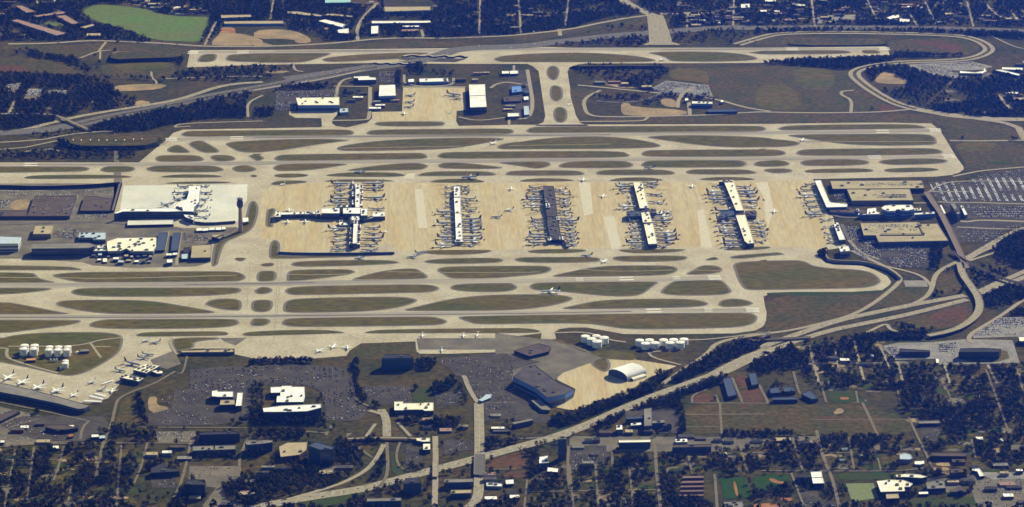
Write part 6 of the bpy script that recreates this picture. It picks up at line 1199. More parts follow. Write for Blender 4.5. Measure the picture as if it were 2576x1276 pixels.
def trunk_mb(h, r):
    mb = MB(); rg = lambda x, y, z, q: [(x+math.cos(2*math.pi*i/6)*q, y+math.sin(2*math.pi*i/6)*q, z) for i in range(6)]
    mb.tube([rg(0,0,0,r*1.3), rg(0,0,h*.35,r), rg(.2,.1,h*.8,r*.35)])
    for k in range(4):
        a = k*1.7; mb.tube([rg(0,0,h*(.35+.08*k),r*.45), rg(math.cos(a)*h*.22, math.sin(a)*h*.22, h*(.6+.07*k), r*.12)])
    return mb
VAR = []
for k in range(6):
    kind = ('leaf_dark','leaf_dark','leaf_mid','leaf_mid','leaf_bare','leaf_bare')[k]
    if kind == 'leaf_bare': VAR.append((kind, 17+k, *crown_faces(46, 6.2, 10, 5, k, 1.0)))
    else: VAR.append((kind, 17+k, *crown_faces(64, 5.6, 13, 3, k, 1.55)))
FAR = [(('leaf_dark','leaf_mid','leaf_bare')[k], *crown_faces((22,22,18)[k], 6.4, 11, 3, 30+k, (2.9,2.9,2.0)[k])) for k in range(3)]
WOODS = [ # polygon, spacing, density, mix dark/mid/bare
 ("@00 -300 -160 1300 -160 1350 40 1150 40 980 30 860 50 780 110 900 230 1050 260 1300 330 1480 400 1400 410 1000 385 700 390 -300 400", 11, .80, .5),
 ("@00 1300 -160 2552 -160 2552 240 2150 240 2060 130 1800 150 1560 120 1350 60", 11, .72, .5), ("@00 2060 130 2160 130 2150 300 2050 400 1960 420 1990 330", 11, .75, .5),
 ("@00 180 430 420 540 700 560 900 690 700 730 500 660 330 570", 11, .7, .4), ("@00 -250 700 300 730 1000 765 1090 850 1110 900 1310 985 1330 1040 1000 1070 600 1130 480 1100 -250 1100", 10.5, .85, .5),
 ("@00 -250 1130 480 1130 580 1175 -50 1290 -250 1290", 10.5, .8, .5), ("@00 860 1262 1100 1165 1700 1030 2350 915 2450 905 2390 1000 2410 1140 2100 1150 1700 1205 1400 1275 @10 600 80 @00 900 1290", 10.5, .85, .6),
 ("@00 1050 580 1770 562 1790 600 1740 670 1690 690 1720 590 1080 612", 10, .7, .6), ("@00 1680 690 2552 650 @01 400 650 300 700 @00 2552 790 1500 785 1000 775 1100 745", 13, .5, .3),
 ("@01 -50 -160 640 -160 640 190 300 205 -50 190", 11, .8, .5), ("@01 640 -160 1240 -160 1260 50 1260 140 1140 200 1130 340 1000 370 960 400 700 390 560 330 350 280 300 230 640 200", 11, .72, .5), ("@01 1140 120 1740 130 1750 370 1240 370 1230 260 1720 240 1720 190 1150 190", 11, .6, .4),
 ("@01 1720 -160 2552 -160 @02 1080 -160 1080 40 1350 130 1050 150 600 270 0 340 @01 2080 360 1740 370 1740 100", 11, .85, .5), ("@02 1100 -160 2552 -160 @03 2700 -160 2700 260 0 250 @02 1530 280 1510 160 1350 110", 11.5, .66, .5),
 ("@02 250 440 700 360 1400 330 1410 390 1300 450", 12, .5, .4), ("@02 1530 320 2050 285 2552 290 @03 0 300 @02 2250 430 1650 440 1560 380", 14, .35, .2), ("@03 -50 285 1500 288 2552 322 2700 350 2700 390 2150 355 1900 335 300 310 -50 330", 9.5, .8, .6),
 ("@03 1250 520 2010 520 1960 548 1350 562 1240 560", 9.5, .8, .7), ("@03 -20 615 400 582 1240 562 1300 590 950 640 860 682 400 640", 10, .85, .6), ("@03 1000 690 1170 640 1390 640 1500 690 1770 765 2000 775 2250 710 2700 690 2700 1130 2480 1140 2000 1130 1850 1100 1600 1050 2100 990 2000 900 1400 850 1440 800 1300 740 1180 690 1080 790", 11, .75, .5),
 ("@03 1500 850 2000 920 2100 990 1600 1050 1300 1000 1150 880", 14, .45, .4), ("@03 1650 1050 1920 1020 2250 960 2480 1130 1900 1130", 10.5, .85, .6), ("@02 640 645 1500 640 1560 700 1500 760 1350 860 1000 830 860 790 680 700", 13, .42, .3), ("@02 1320 870 1500 905 2000 950 2010 985 1480 930", 9.5, .7, .6), ("@02 780 930 1100 930 1500 960 1480 1020 1000 980", 12, .4, .3), ("@03 0 860 300 1000 400 1060 0 1070", 22, .15, .3), ("@03 940 1010 1130 1000 1140 1085 920 1085", 11, .6, .5),
 ("@13 1950 125 2500 122 2530 140 1950 142", 8.5, .9, .8), ("@10 -250 60 350 100 800 55 780 75 450 120 300 90", 11, .6, .5), ("@10 -200 250 200 250 500 222 600 265 1340 262 1300 320 100 330", 12, .5, .4), ("@10 560 150 640 165 690 200 1400 262 800 250 580 222", 9.5, .8, .6), ("@10 -250 100 300 60 650 10 @00 650 1250 300 1290 -250 1290", 12, .5, .4),
 ("@01 620 870 800 850 740 830 300 830 250 870 100 960 200 880", 9.5, .7, .6), ("@01 0 1060 200 1060 180 1130 0 1140", 9.5, .8, .7), ("@01 1370 690 1440 690 1440 840 1370 815", 9.5, .8, .6), ("@01 1460 600 1680 640 1640 700 1500 680", 9.5, .8, .6), ("@01 1500 700 1950 700 1930 745 1470 725", 12, .4, .3), ("@01 840 870 1080 900 1060 960 850 960", 13, .35, .3),
 ("@22 1340 1310 1700 1140 2050 965 2250 885 2552 855 2552 930 2300 1000 2000 1140 1700 1270 @32 1400 60 1250 130 900 270 600 390 430 420 420 470 650 490 560 500 1000 320 1500 120", 9, .92, .7),
 ("@32 420 410 600 380 900 260 1250 130 1700 -60 1960 -60 1500 125 1000 310 640 470 580 505 430 470", 9, .92, .7), ("@32 740 525 1150 345 1600 185 2060 15 @22 2090 1215 2300 1120 2400 1080 @32 2150 -60 2120 60 1650 230 1700 300 1690 385 1300 320 1130 390 1000 500 800 530", 9, .85, .6),
 ("@23 -100 1060 200 935 500 890 900 850 1000 840 1600 805 1620 860 1200 905 1200 1000 1300 1075 1720 1125 2700 1115 2700 1290 @33 1720 110 520 130 @23 330 1190 150 1190 -100 1210", 10.5, .70, .5), ("@23 900 830 1610 800 1610 860 1000 872", 8.5, .95, .8), ("@23 1690 180 1920 200 1980 330 1960 420 1720 440 1660 480 1690 360", 10, .6, .5), ("@23 2150 430 2420 340 2640 420 2350 560 2160 540", 9.5, .85, .6), ("@23 2300 -60 2700 -60 2700 200 2300 130 2280 60", 9.5, .85, .6), ("@23 2100 130 2552 260 2300 310 2100 370 2000 200", 12, .45, .4), ("@23 1640 0 1760 -60 1740 120 1650 200", 9.5, .8, .6), ("@13 2200 1230 2552 1000 2700 1010 2700 1276 2300 1290", 9.5, .75, .6), ("@23 2400 620 2640 540 2640 640 2440 640", 9.5, .8, .6), ("@23 330 640 400 630 420 690 330 695", 7, .95, .8), ("@23 1300 700 1700 720 1780 745 1600 790 1300 770", 11, .5, .4), ("@23 1320 965 1640 985 1640 1025 1340 1045", 8.5, .9, .8), ("@23 1900 960 2380 945 2400 1075 1930 1080", 8.5, .9, .8),
 ("@30 -100 780 600 690 1000 665 1380 725 1300 1050 1240 1290 -100 1290", 9.5, .74, .5), ("@30 1080 500 1500 525 1540 630 1380 650 1100 580", 8.5, .9, .7), ("@30 1310 190 1360 190 1440 480 1390 485", 8, .9, .7), ("@30 260 360 380 350 380 410 290 430", 8.5, .9, .7), ("@30 1400 860 1600 830 1620 900 1420 940", 9, .85, .7), ("@30 1640 870 1740 860 1730 900 1640 905", 9, .7, .6), ("@30 2180 400 2390 390 2380 460 2180 462", 8.5, .9, .7), ("@30 1920 580 2320 570 2290 650 1900 655", 8.5, .85, .7), ("@30 2430 100 2552 100 2552 480 2440 470 2420 300", 9, .7, .6), ("@30 2150 1080 2400 960 2552 960 2552 1290 2430 1270 2250 1200", 9.5, .8, .6), ("@30 1790 1090 2000 1070 2000 1180 1650 1290 1600 1270", 9, .8, .7), ("@30 1880 760 2290 745 2280 800 1860 815", 9, .8, .7), ("@30 2360 720 2552 700 2552 790 2340 780", 9, .8, .7), ("@30 -60 640 400 600 600 640 100 720 -60 740", 12, .4, .4), ("@30 400 420 860 460 900 540 780 570 420 470", 13, .3, .4), ("@30 880 500 1060 510 1040 560 900 560", 9, .75, .6),
 ("@31 0 360 690 350 690 480 0 490", 8.5, .92, .8), ("@31 0 540 500 540 480 610 0 620", 8.5, .85, .7), ("@31 800 620 900 640 1060 780 1050 900 870 870 790 760", 9.5, .85, .6), ("@31 200 800 780 860 760 960 400 960 330 860", 8.5, .85, .7), ("@31 0 960 300 950 400 1000 850 960 980 960 700 1090 400 1180 0 1290", 9.5, .82, .6), ("@31 960 -10 1010 100 1060 180 1130 300 1050 290 970 160", 8.5, .85, .6), ("@31 1150 260 1220 260 1220 310 1160 310", 8, .9, .7), ("@31 1710 130 1940 20 1990 100 1760 200", 8.5, .92, .8), ("@31 1680 430 2000 430 1980 500 1670 520", 8.5, .8, .6), ("@31 960 640 1250 640 1240 670 970 665", 8.5, .92, .8), ("@31 1190 820 1280 720 1290 900 1280 1000 1080 1060 1220 930", 9.5, .7, .6), ("@31 1420 870 1740 890 1740 920 1550 930", 8.5, .85, .7), ("@31 1200 1090 1460 1040 1440 1140 1180 1150", 9.5, .6, .5), ("@31 940 1190 1100 1190 1100 1290 900 1290", 9.5, .8, .6), ("@31 2230 640 2552 590 2552 670 2260 740", 9, .85, .6), ("@31 1700 960 1740 960 1740 1290 1690 1290", 9, .6, .5), ("@31 2200 1210 2552 1200 2552 1290 2160 1290", 9.5, .6, .5), ("@31 690 150 720 300 660 290 630 140 520 60 560 50", 9, .7, .3), ("@31 1440 410 1700 430 1680 480 1450 460", 11, .5, .3), ("@31 1560 120 1600 120 1620 260 1580 260", 9, .6, .3), ("@31 1970 60 2060 180 2080 270 2020 270", 9.5, .6, .4),  # first and fourth: added trees standing in for office and hotel shadows
 ("@21 -40 1070 270 1060 560 1070 560 1090 100 1100 -40 1110", 8.5, .7, .4), ("@21 960 1060 1010 1060 1010 1276 960 1276", 8, .95, .8), ("@21 1570 1080 1760 1060 1770 1150 1600 1170", 8.5, .9, .7), ("@21 -40 1130 150 1140 120 1250 -40 1290", 12, .5, .2), ("@21 480 1200 640 1190 660 1276 520 1276", 12, .5, .2),
 ("@32 200 890 500 970 1000 840 1420 860 1450 1290 200 1290", 9.5, .78, .55), ("@32 220 880 380 890 380 960 230 960", 9, .9, .7), ("@32 1460 780 2100 735 2552 640 @33 100 650 560 600 1210 595 1560 690 1540 760 1100 760 1090 905 0 920 @32 2000 935 1500 1000", 9.5, .72, .55), ("@32 1460 1000 1690 970 1680 1180 1850 1200 2000 1290 1490 1290", 9.5, .6, .5), ("@32 1120 800 1340 800 1420 860 1100 860", 8.5, .95, .8), ("@32 2090 555 2552 560 2552 595 2090 600", 7.5, .95, .8), ("@33 -50 570 300 575 470 590 -50 600", 8, .85, .7), ("@32 1690 340 1715 350 1715 570 1680 570", 7.5, .9, .7), ("@32 -20 640 380 620 370 680 60 740 -20 720", 9, .85, .6), ("@32 180 760 310 750 310 860 190 840", 9.5, .7, .5), ("@32 820 480 1040 420 1050 560 860 560", 10, .6, .5), ("@32 760 620 960 650 970 680 760 680", 9, .7, .6), ("@32 2300 400 2552 380 2552 560 2260 540", 16, .5, .1), ("@32 1780 190 2040 200 2040 260 1800 262", 17, .3, .1), ("@32 1740 290 2500 290 2480 360 1740 360", 26, .22, .1),
 ("@33 0 280 480 300 460 560 0 540", 16, .5, .1), ("@33 560 300 720 280 740 330 520 410", 8.5, .9, .6), ("@33 690 420 740 420 720 490 670 490", 8, .9, .7), ("@33 520 130 1350 130 1420 400 1500 400 1550 430 1740 430 1760 640 1560 690 1900 600 2700 600 2700 -100 1700 90", 10, .80, .6), ("@33 1550 655 2000 605 2700 605 2700 890 2200 900 2000 730 1600 735", 10, .6, .5), ("@33 1480 900 1800 920 1780 1020 1500 1020", 10.5, .5, .5), ("@33 1980 960 2700 890 2700 1290 2070 1290", 11, .42, .5), ("@33 1180 830 1330 830 1330 910 1190 915", 9, .75, .6), ("@33 350 1000 500 1050 480 1110 350 1110", 8.5, .6, .6), ("@33 560 1080 700 1060 720 1200 640 1210", 9.5, .6, .5), ("@33 720 1070 790 1070 830 1150 730 1180", 9, .8, .7), ("@33 0 1110 270 1080 310 1170 0 1180", 8.5, .85, .8), ("@33 1800 950 2020 960 2020 1070 1860 1080", 8.5, .9, .8), ("@33 1380 1130 1520 1130 1510 1190 1380 1190", 9, .8, .7), ("@33 1870 1110 2080 1100 2080 1170 1880 1185", 9, .85, .7), ("@32 2060 950 2400 945 2400 975 2080 975", 10, .6, .4), ("@32 2370 1090 2420 1070 2440 1180 2380 1230", 8.5, .9, .8), ("@33 90 110 350 100 380 200 100 200", 11, .4, .4), ("@33 1340 300 1440 290 1480 340 1330 340", 9, .7, .6),
 ("@30 -60 200 1150 520 2552 480 2552 1290 -60 1290", 15, .10, .5), ("@31 -40 300 1250 600 2552 400 2552 1290 -40 1290", 15, .12, .5), ("@32 0 560 800 480 1700 300 1700 600 2552 600 2552 1290 0 1290", 15, .13, .5), ("@33 0 590 1500 570 1500 100 2700 -60 2700 1290 0 1290", 14, .14, .5), ("@02 -50 0 2552 0 2552 440 2000 440 1500 280 0 440", 18, .10, .3), ("@00 0 400 1800 430 1700 760 0 760", 22, .10, .3), ("@03 -50 640 900 700 1200 1050 -50 1070", 30, .07, .3),
 ("@20 180 125 260 120 250 145 190 145", 7, .8, .6), ("@13 520 1220 620 1200 640 1276 560 1276", 6.5, .9, .3), ("@22 1380 1190 1480 1180 1500 1210 1380 1220", 7, .8, .6), ("@10 -60 640 400 640 1060 610 1080 640 700 680 -60 690", 15, .4, .3),
]
TX = []; TY = []; TK = []
rg = np.random.default_rng(3)
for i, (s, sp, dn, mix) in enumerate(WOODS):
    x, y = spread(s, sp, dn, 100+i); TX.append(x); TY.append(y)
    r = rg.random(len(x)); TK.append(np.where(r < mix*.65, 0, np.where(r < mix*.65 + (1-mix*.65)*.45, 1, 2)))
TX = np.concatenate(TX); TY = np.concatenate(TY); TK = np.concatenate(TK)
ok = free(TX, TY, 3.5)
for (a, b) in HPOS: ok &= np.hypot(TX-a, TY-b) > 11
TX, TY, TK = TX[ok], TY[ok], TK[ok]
PX, PY = project(TX, TY, 6)
near = TY < -1150
# the 300 largest in view become trees of their own
infr = (PX > 10) & (PX < 3499) & (PY < 1730)
order = np.argsort(np.where(infr, TY, 1e9)); own = np.zeros(len(TX), bool); own[order[:300]] = True
def merged(name, idx, var, label, lo, hi):
    """one mesh from many crowns"""
    vs = []; fs = []; ms = []; base = 0; mats = sorted({v[0] for v in var}); rg = np.random.default_rng(len(idx))
    for k in range(len(var)):
        kind = ('leaf_dark','leaf_mid','leaf_bare').index(var[k][0]); same = [q for q in range(len(var)) if var[q][0] == var[k][0]]
        sel = idx[TK[idx] == kind]; sel = sel[np.arange(len(sel)) % len(same) == same.index(k)]
        if not len(sel): continue
        V = np.array(var[k][-2]); F = np.array(var[k][-1]); n = len(sel)
        a = rg.uniform(0, 6.283, n); s = rg.uniform(lo, hi, n); sz = s*rg.uniform(.8, 1.25, n)
        ca, sa = np.cos(a)*s, np.sin(a)*s
        X = V[None,:,0]*ca[:,None] - V[None,:,1]*sa[:,None] + TX[sel][:,None]
        Y = V[None,:,0]*sa[:,None] + V[None,:,1]*ca[:,None] + TY[sel][:,None]
        Z = V[None,:,2]*sz[:,None]
        vs.append(np.stack([X, Y, Z], -1).reshape(-1, 3)); fs.append((F[None] + (np.arange(n)*len(V))[:,None,None] + base).reshape(-1, 4))
        ms.append(np.full(n*len(F), mats.index(var[k][0]))); base += n*len(V)
    vs = np.concatenate(vs).astype(np.float32); fs = np.concatenate(fs).astype(np.int32); ms = np.concatenate(ms).astype(np.int32)
    me = bpy.data.meshes.new(name); me.vertices.add(len(vs)); me.vertices.foreach_set('co', vs.ravel())
    me.loops.add(fs.size); me.loops.foreach_set('vertex_index', fs.ravel()); me.polygons.add(len(fs))
    me.polygons.foreach_set('loop_start', np.arange(len(fs), dtype=np.int32)*4); me.polygons.foreach_set('loop_total', np.full(len(fs), 4, np.int32))
    for m in mats: me.materials.append(MATS[m])
    me.polygons.foreach_set('material_index', ms); me.update(calc_edges=True); me.validate()
    o = bpy.data.objects.new(name, me); COL.objects.link(o); tag(o, kind='stuff'); return o
merged('near_woods', np.nonzero(near & ~own)[0], VAR, '', .75, 1.25)  # includes the crowns added to fill two building shadows
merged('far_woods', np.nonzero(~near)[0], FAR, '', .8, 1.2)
n0 = len(TX); EX = []; EY = []
for k, (x0, y0, x1, y1) in enumerate([(-2400, -500, -40, 2150), (3545, -500, 5800, 2150), (-40, -500, 3545, -55), (-40, 1742, 3545, 2150)]):   # the country just beyond the picture
    x, y = spread([at(x0, y0), at(x1, y0), at(x1, y1), at(x0, y1)], 24, .8, 900+k); EX.append(x); EY.append(y)
EX = np.concatenate(EX); EY = np.concatenate(EY); ok = free(EX, EY, 8); EX, EY = EX[ok], EY[ok]
TX = np.concatenate([TX, EX]); TY = np.concatenate([TY, EY]); TK = np.concatenate([TK, RNG.integers(0, 3, len(EX))])
merged('outer_woods', np.arange(n0, len(TX)), FAR, '', 1.3, 1.9)
PT = {}
for k, v in enumerate(VAR):
    o = empty('tree', (0, 0, 0), 'x', 'tree'); mb = MB(); mb.v = v[2]; mb.f = v[3]; mb.m = [0]*len(v[3])
    reg(o, mb.build('crown', v[0], o, local=True)); reg(o, trunk_mb(v[1]*.75, .38).build('trunk', 'bark', o, local=True)); PT[k] = [o, False]
for n_, i in enumerate(np.nonzero(own)[0]):
    k = int(TK[i])*2 + n_ % 2; area_ = 'bottom left corner' if PX[i] < 700 else ('left part of the bottom edge' if PX[i] < 1500 else ('middle right of the bottom edge' if PX[i] < 2500 else 'bottom right corner'))
    kd = ('dark evergreen', 'mid green leafy', 'brown bare winter')[int(TK[i])]
    lab = '%s tree at the %s' % (kd, area_); gp = '%s trees at the %s' % (kd, area_)
    s = random.uniform(.8, 1.25); o, u = PT[k]
    if not u: PT[k][1] = True; o.location = (TX[i], TY[i], 0); o['label'] = lab; o['group'] = gp
    else: o = copy_tree(o, (TX[i], TY[i], 0), random.uniform(0, 6.28), lab, gp)
    o.scale = (s, s, s*random.uniform(.9, 1.2))
for k, (o, u) in PT.items():
    if not u:
        for ch in list(o.children): bpy.data.objects.remove(ch)
        bpy.data.objects.remove(o)
print('trees', len(TX), 'houses', len(HPOS))

# ------------------------------------------------------------------ cars
LOTS = [ # polygon, fill, words, share of white, row direction
 ("@20 1850 1170 2480 1130 2500 1276 @30 2440 20 2420 140 1840 140", .35, 'in the near employee car park', .3), ("@30 1840 150 2040 150 2040 400 2100 470 1450 480 1440 390 1660 320 1700 160", .30, 'in the near employee car park', .22), ("@30 1560 170 1680 160 1650 300 1560 290", .5, 'in the near employee car park', .4),
 ("@21 -40 1125 250 1120 800 1135 900 1170 900 1276 @31 900 40 940 170 980 270 1100 330 1000 430 720 430 690 290 640 150 500 90 -60 60", .30, 'in the car park around the stepped white office', .2), ("@31 1070 110 1520 110 1520 265 1110 265", .35, 'in the small car park by the curving lane', .2), ("@31 1770 190 2000 160 2000 290 1770 290", .3, 'in the small car park by the curving lane', .2),
 ("@21 1790 1060 2350 1030 2520 1060 2520 1276 @31 2200 270 2150 190 2060 50 1970 0 @21 1910 1150", .4, 'on the worn lots left of the blue hangar', .3), ("@31 2250 20 2552 60 2552 440 2260 430", .4, 'on the worn lots left of the blue hangar', .35),
 ("@32 570 690 950 690 950 880 640 890", .35, 'in the lot beside the slim grey tower', .4), ("@31 1490 690 1620 710 1630 860 1480 860", .4, 'in the lot below the cream shop', .3), ("@31 1850 630 2120 640 2110 720 1860 770", .45, 'in the yard right of the narrow street', .3), ("@33 1550 500 1730 500 1730 580 1560 620", .5, 'in the square lot in the right woods', .3), ("@33 360 1115 550 1115 570 1200 720 1240 720 1290 430 1290", .3, 'in the school car park', .3), ("@33 2000 960 2640 935 2640 1280 2110 1280", .2, 'on the bottom right lots', .3), ("@30 1850 890 2320 890 2340 990 1840 1000", .12, 'on the pale lot of the dark hotel', .3), ("@30 -40 300 780 490 700 620 -40 680", .18, 'on the lower left lots', .25), ("@30 1450 980 1710 980 1700 1080 1490 1080", .35, 'on the lower left lots', .2),
 ("@13 1640 560 2000 545 2100 520 2640 500 2640 740 2000 740 1740 740 1660 650", .85, '', .62), ("@13 2100 490 2640 420 2640 500 2110 515", .4, '', .2), ("@13 1980 780 2640 780 2640 910 2100 900", .75, '', .35), ("@13 2000 1000 2640 960 2300 1130 1900 1130", .4, '', .25), ("@13 1160 1175 1600 1170 1600 1276 @23 1630 140 1580 165 1300 165 1190 60 1120 -40", .55, '', .3), ("@13 820 990 940 990 1000 1140 1120 1190 1170 1276 @23 1200 110 1000 80 890 0 @13 870 1180", .45, '', .35),  # white share covers pale cars and windscreen glints put into the paint
 ("@01 210 900 540 890 800 870 825 940 400 950 430 1070 200 1070", .55, '', .2), ("@01 1215 705 1365 695 1365 810 1210 800", .5, '', .2), ("@02 1390 875 1540 795 1940 835 1985 935 1490 905", .7, '', .35), ("@f 560 640 1140 620 1130 760 560 740", .45, '', .25), ("@f 1100 400 1600 400 1580 450 1100 470", .5, '', .3), ("@f 0 200 140 190 130 340 0 340", .4, '', .35), ("@f 100 60 1000 60 1640 60 1640 140 480 130 100 180", .25, '', .3), ("@e 1150 800 1520 880 1540 900 1250 960 1120 960", .3, '', .2),
 ("@23 2060 820 2300 660 2640 650 2640 820", .45, '', .3), ("@23 1200 930 1320 930 1320 1050 1210 950", .5, '', .25), ("@23 1720 900 1900 890 1900 1090 1740 1090", .45, '', .25), ("@30 1500 550 1900 545 1880 640 1540 645", .12, 'on the pale lot of the dark hotel', .3), ("@00 280 870 420 870 380 980 220 985", .7, '', .6), ("@00 480 880 650 885 630 925 470 918", .7, '', .6), ("@00 70 830 225 810 190 900 60 880", .5, '', .4), ("@03 1500 640 2050 605 2200 650 1800 690 1960 730 1750 740", .3, '', .25), ("@d 570 320 740 320 780 420 600 410", .5, '', .3), ("@d 890 330 1640 320 1650 375 900 380", .7, '', .2), ("@d 600 160 1820 150 1840 200 620 210", .22, '', .3), ("@d 1010 760 1760 750 1840 880 1060 890", .16, '', .3), ("@f 500 150 1100 150 1010 420 420 420", .06, '', .25), ("@d 1000 960 1180 960 1220 1040 1010 1060", .5, '', .3),
]
ZL = {i: z for i, q in enumerate(LOTS) for k, z in (('@d 890 330', 14.1), ('@d 600 160', 14.1), ('@d 1010 760', 17.1), ('@f 500 150', 11.1)) if q[0].startswith(k)}
CX = []; CY = []; CA = []; CW = []; CL = []
for i, (s, fill, where, wsh) in enumerate(LOTS):
    p = pts(s, ZL.get(i, 0)); a = np.array(p); rg = np.random.default_rng(500+i); rows = 'rows' ; far = i in (17,)
    if far or i in (19, 20): step, gap = 3.0, 26.0
    else: step, gap = 3.0, 17.0
    xs = np.arange(a[:,0].min(), a[:,0].max(), step); ys = np.arange(a[:,1].min(), a[:,1].max(), gap)
    vert = far or i in (3, 0)
    if vert: xs = np.arange(a[:,0].min(), a[:,0].max(), gap); ys = np.arange(a[:,1].min(), a[:,1].max(), step)
    for o in (0, 5.6):
        gx, gy = np.meshgrid(xs + (o if vert else 0), ys + (0 if vert else o))
        x, y = gx.ravel(), gy.ravel()
        if vert: x = x + (y - a[:,1].min())*(-.0 if not far else 0)
        blk = np.sin(x*.02+i)*np.cos(y*.03+i*2)
        k = inside(x, y, p) & (rg.random(len(x)) < fill*(.42 if i < 17 else 1)*np.clip(1+1.1*blk, .03, 2))
        x, y = x[k], y[k]; CX.append(x); CY.append(y); CA.append(np.full(len(x), 0 if vert else math.pi/2)); CW.append(rg.random(len(x)) < wsh*(.4 if i < 17 else 1.1)); CL += [i]*len(x)
RCARS = []
for k, (m, wd, s) in enumerate(ROADS):
    wmax = max(wd) if isinstance(wd, tuple) else wd
    if wmax < 20: continue
    ln = smooth_line(pts(s), 1); rg = random.Random(k)
    for a, b in zip(ln, ln[1:]):
        L = math.hypot(b[0]-a[0], b[1]-a[1]); n = int(L/50 + rg.random())
        for _ in range(n):
            t = rg.random(); of = rg.choice((-.32, -.14, .14, .32))*wmax; nx, ny = -(b[1]-a[1])/L, (b[0]-a[0])/L
            RCARS.append((a[0]+(b[0]-a[0])*t+nx*of, a[1]+(b[1]-a[1])*t+ny*of, math.atan2(b[1]-a[1], b[0]-a[0]), rg.random() < .4))
RC = np.array([(a, b, c) for a, b, c, d in RCARS])
CX = np.concatenate(CX + [RC[:,0]]); CY = np.concatenate(CY + [RC[:,1]]); CA = np.concatenate(CA + [RC[:,2]]); CW = np.concatenate(CW + [np.array([r[3] for r in RCARS])]); CL = np.array(CL + [-1]*len(RCARS))
okc = np.ones(len(CX), bool)
for p in FOOT:
    a = np.array(p); m = (CX > a[:,0].min()-3) & (CX < a[:,0].max()+3) & (CY > a[:,1].min()-3) & (CY < a[:,1].max()+3) & (CL >= 0) & ~np.isin(CL, list(ZL))
    idx = np.nonzero(m)[0]
    if len(idx): okc[idx[inside(CX[idx], CY[idx], offset(ccw(p), 3))]] = False
CX, CY, CA, CW, CL = CX[okc], CY[okc], CA[okc], CW[okc], CL[okc]
def car_mb(mi=0):
    mb = MB(); z = .3
    mb.box((0, 0, z), (4.6, 1.85, .75)); return mb
def car_proto(m, label):
    o = empty('car', (0, 0, 0), label, 'car')
    mb = MB(); mb.prism([(-2.3,-.8),(-2.1,-.92),(2.0,-.92),(2.3,-.7),(2.3,.7),(2.0,.92),(-2.1,.92),(-2.3,.8)], .35, 1.0)
    mb.build('body', m, o, local=True)
    mb = MB(); b = [(-1.8,-.85,1.01),(1.1,-.85,1.01),(1.1,.85,1.01),(-1.8,.85,1.01),(-1.3,-.68,1.5),(.4,-.68,1.5),(.4,.68,1.5),(-1.3,.68,1.5)]
    mb.v = b; mb.f = [(0,1,5,4),(1,2,6,5),(2,3,7,6),(3,0,4,7),(4,5,6,7)]; mb.m = [0]*5; mb.build('cabin', m if m == 'car_white' else 'glass', o, local=True)
    for x in (-1.4, 1.4):
        for y in (-.8, .8):
            mb = MB(); rgn = lambda yy: [(x+math.cos(k*.785)*.34, yy, .34+math.sin(k*.785)*.34) for k in range(8)]
            mb.tube([rgn(y-.12), rgn(y+.12)]); mb.build('wheel', 'roof_dark', o, local=True)
    for ch in o.children: reg(o, ch)
    return o
qx, qy = project(CX, CY, 1); vis = (qx > 5) & (qx < 3504) & (qy < 1734) & (qy > 2)
named = np.array([(l == -1) or LOTS[l][2] != '' for l in CL])
order = np.argsort(np.where(vis & named, CY, 1e9)); ownc = np.zeros(len(CX), bool); ownc[order[:300]] = True
CP = {True: [car_proto('car_white', 'x'), False], False: [car_proto('car_dark', 'x'), False]}
for i in np.nonzero(ownc)[0]:
    wv = bool(CW[i]); where = LOTS[CL[i]][2] if CL[i] >= 0 else 'driving on the lower motorway and its ramps'
    lab = 'small %s car %s' % ('white' if wv else 'dark', where); gp = '%s cars %s' % ('white' if wv else 'dark', where)
    z = 1.0 if CL[i] >= 0 else 1.55; o, u = CP[wv]
    if not u: CP[wv][1] = True; o.location = (CX[i], CY[i], z); o.rotation_euler = (0, 0, CA[i]); o['label'] = lab; o['group'] = gp
    else: copy_tree(o, (CX[i], CY[i], z), float(CA[i]), lab, gp)
rest = np.nonzero(~ownc)[0]; print('cars', len(CX))
V = np.array([(-2.3,-.9,.3),(2.3,-.9,.3),(2.3,.9,.3),(-2.3,.9,.3),(-2.3,-.9,1.0),(2.3,-.9,1.0),(2.3,.9,1.0),(-2.3,.9,1.0),(-1.4,-.75,1.5),(.6,-.75,1.5),(.6,.75,1.5),(-1.4,.75,1.5)])
F = np.array([(0,1,5,4),(1,2,6,5),(2,3,7,6),(3,0,4,7),(4,5,9,8),(5,6,10,9),(6,7,11,10),(7,4,8,11),(8,9,10,11)])
ca, sa = np.cos(CA[rest]), np.sin(CA[rest]); n = len(rest)
X = V[None,:,0]*ca[:,None] - V[None,:,1]*sa[:,None] + CX[rest][:,None]; Y = V[None,:,0]*sa[:,None] + V[None,:,1]*ca[:,None] + CY[rest][:,None]
Z = np.repeat(V[None,:,2], n, 0) + np.array([ZL.get(int(l), 1.5 if l < 0 else .95) for l in CL[rest]])[:,None]
me = bpy.data.meshes.new('distant_cars'); vv = np.stack([X, Y, Z], -1).reshape(-1, 3).astype(np.float32); ff = (F[None] + (np.arange(n)*len(V))[:,None,None]).reshape(-1, 4).astype(np.int32)
me.vertices.add(len(vv)); me.vertices.foreach_set('co', vv.ravel()); me.loops.add(ff.size); me.loops.foreach_set('vertex_index', ff.ravel()); me.polygons.add(len(ff))
me.polygons.foreach_set('loop_start', np.arange(len(ff), dtype=np.int32)*4); me.polygons.foreach_set('loop_total', np.full(len(ff), 4, np.int32))
for m in ('car_white', 'car_dark', 'car_silver', 'car_red'): me.materials.append(MATS[m])
rr2 = RNG.random(n); mi = np.where(CW[rest], 0, np.where(rr2 < .5, 1, np.where(rr2 < .93, 2, 3)))
me.polygons.foreach_set('material_index', np.repeat(mi, len(F)).astype(np.int32)); me.update(calc_edges=True)
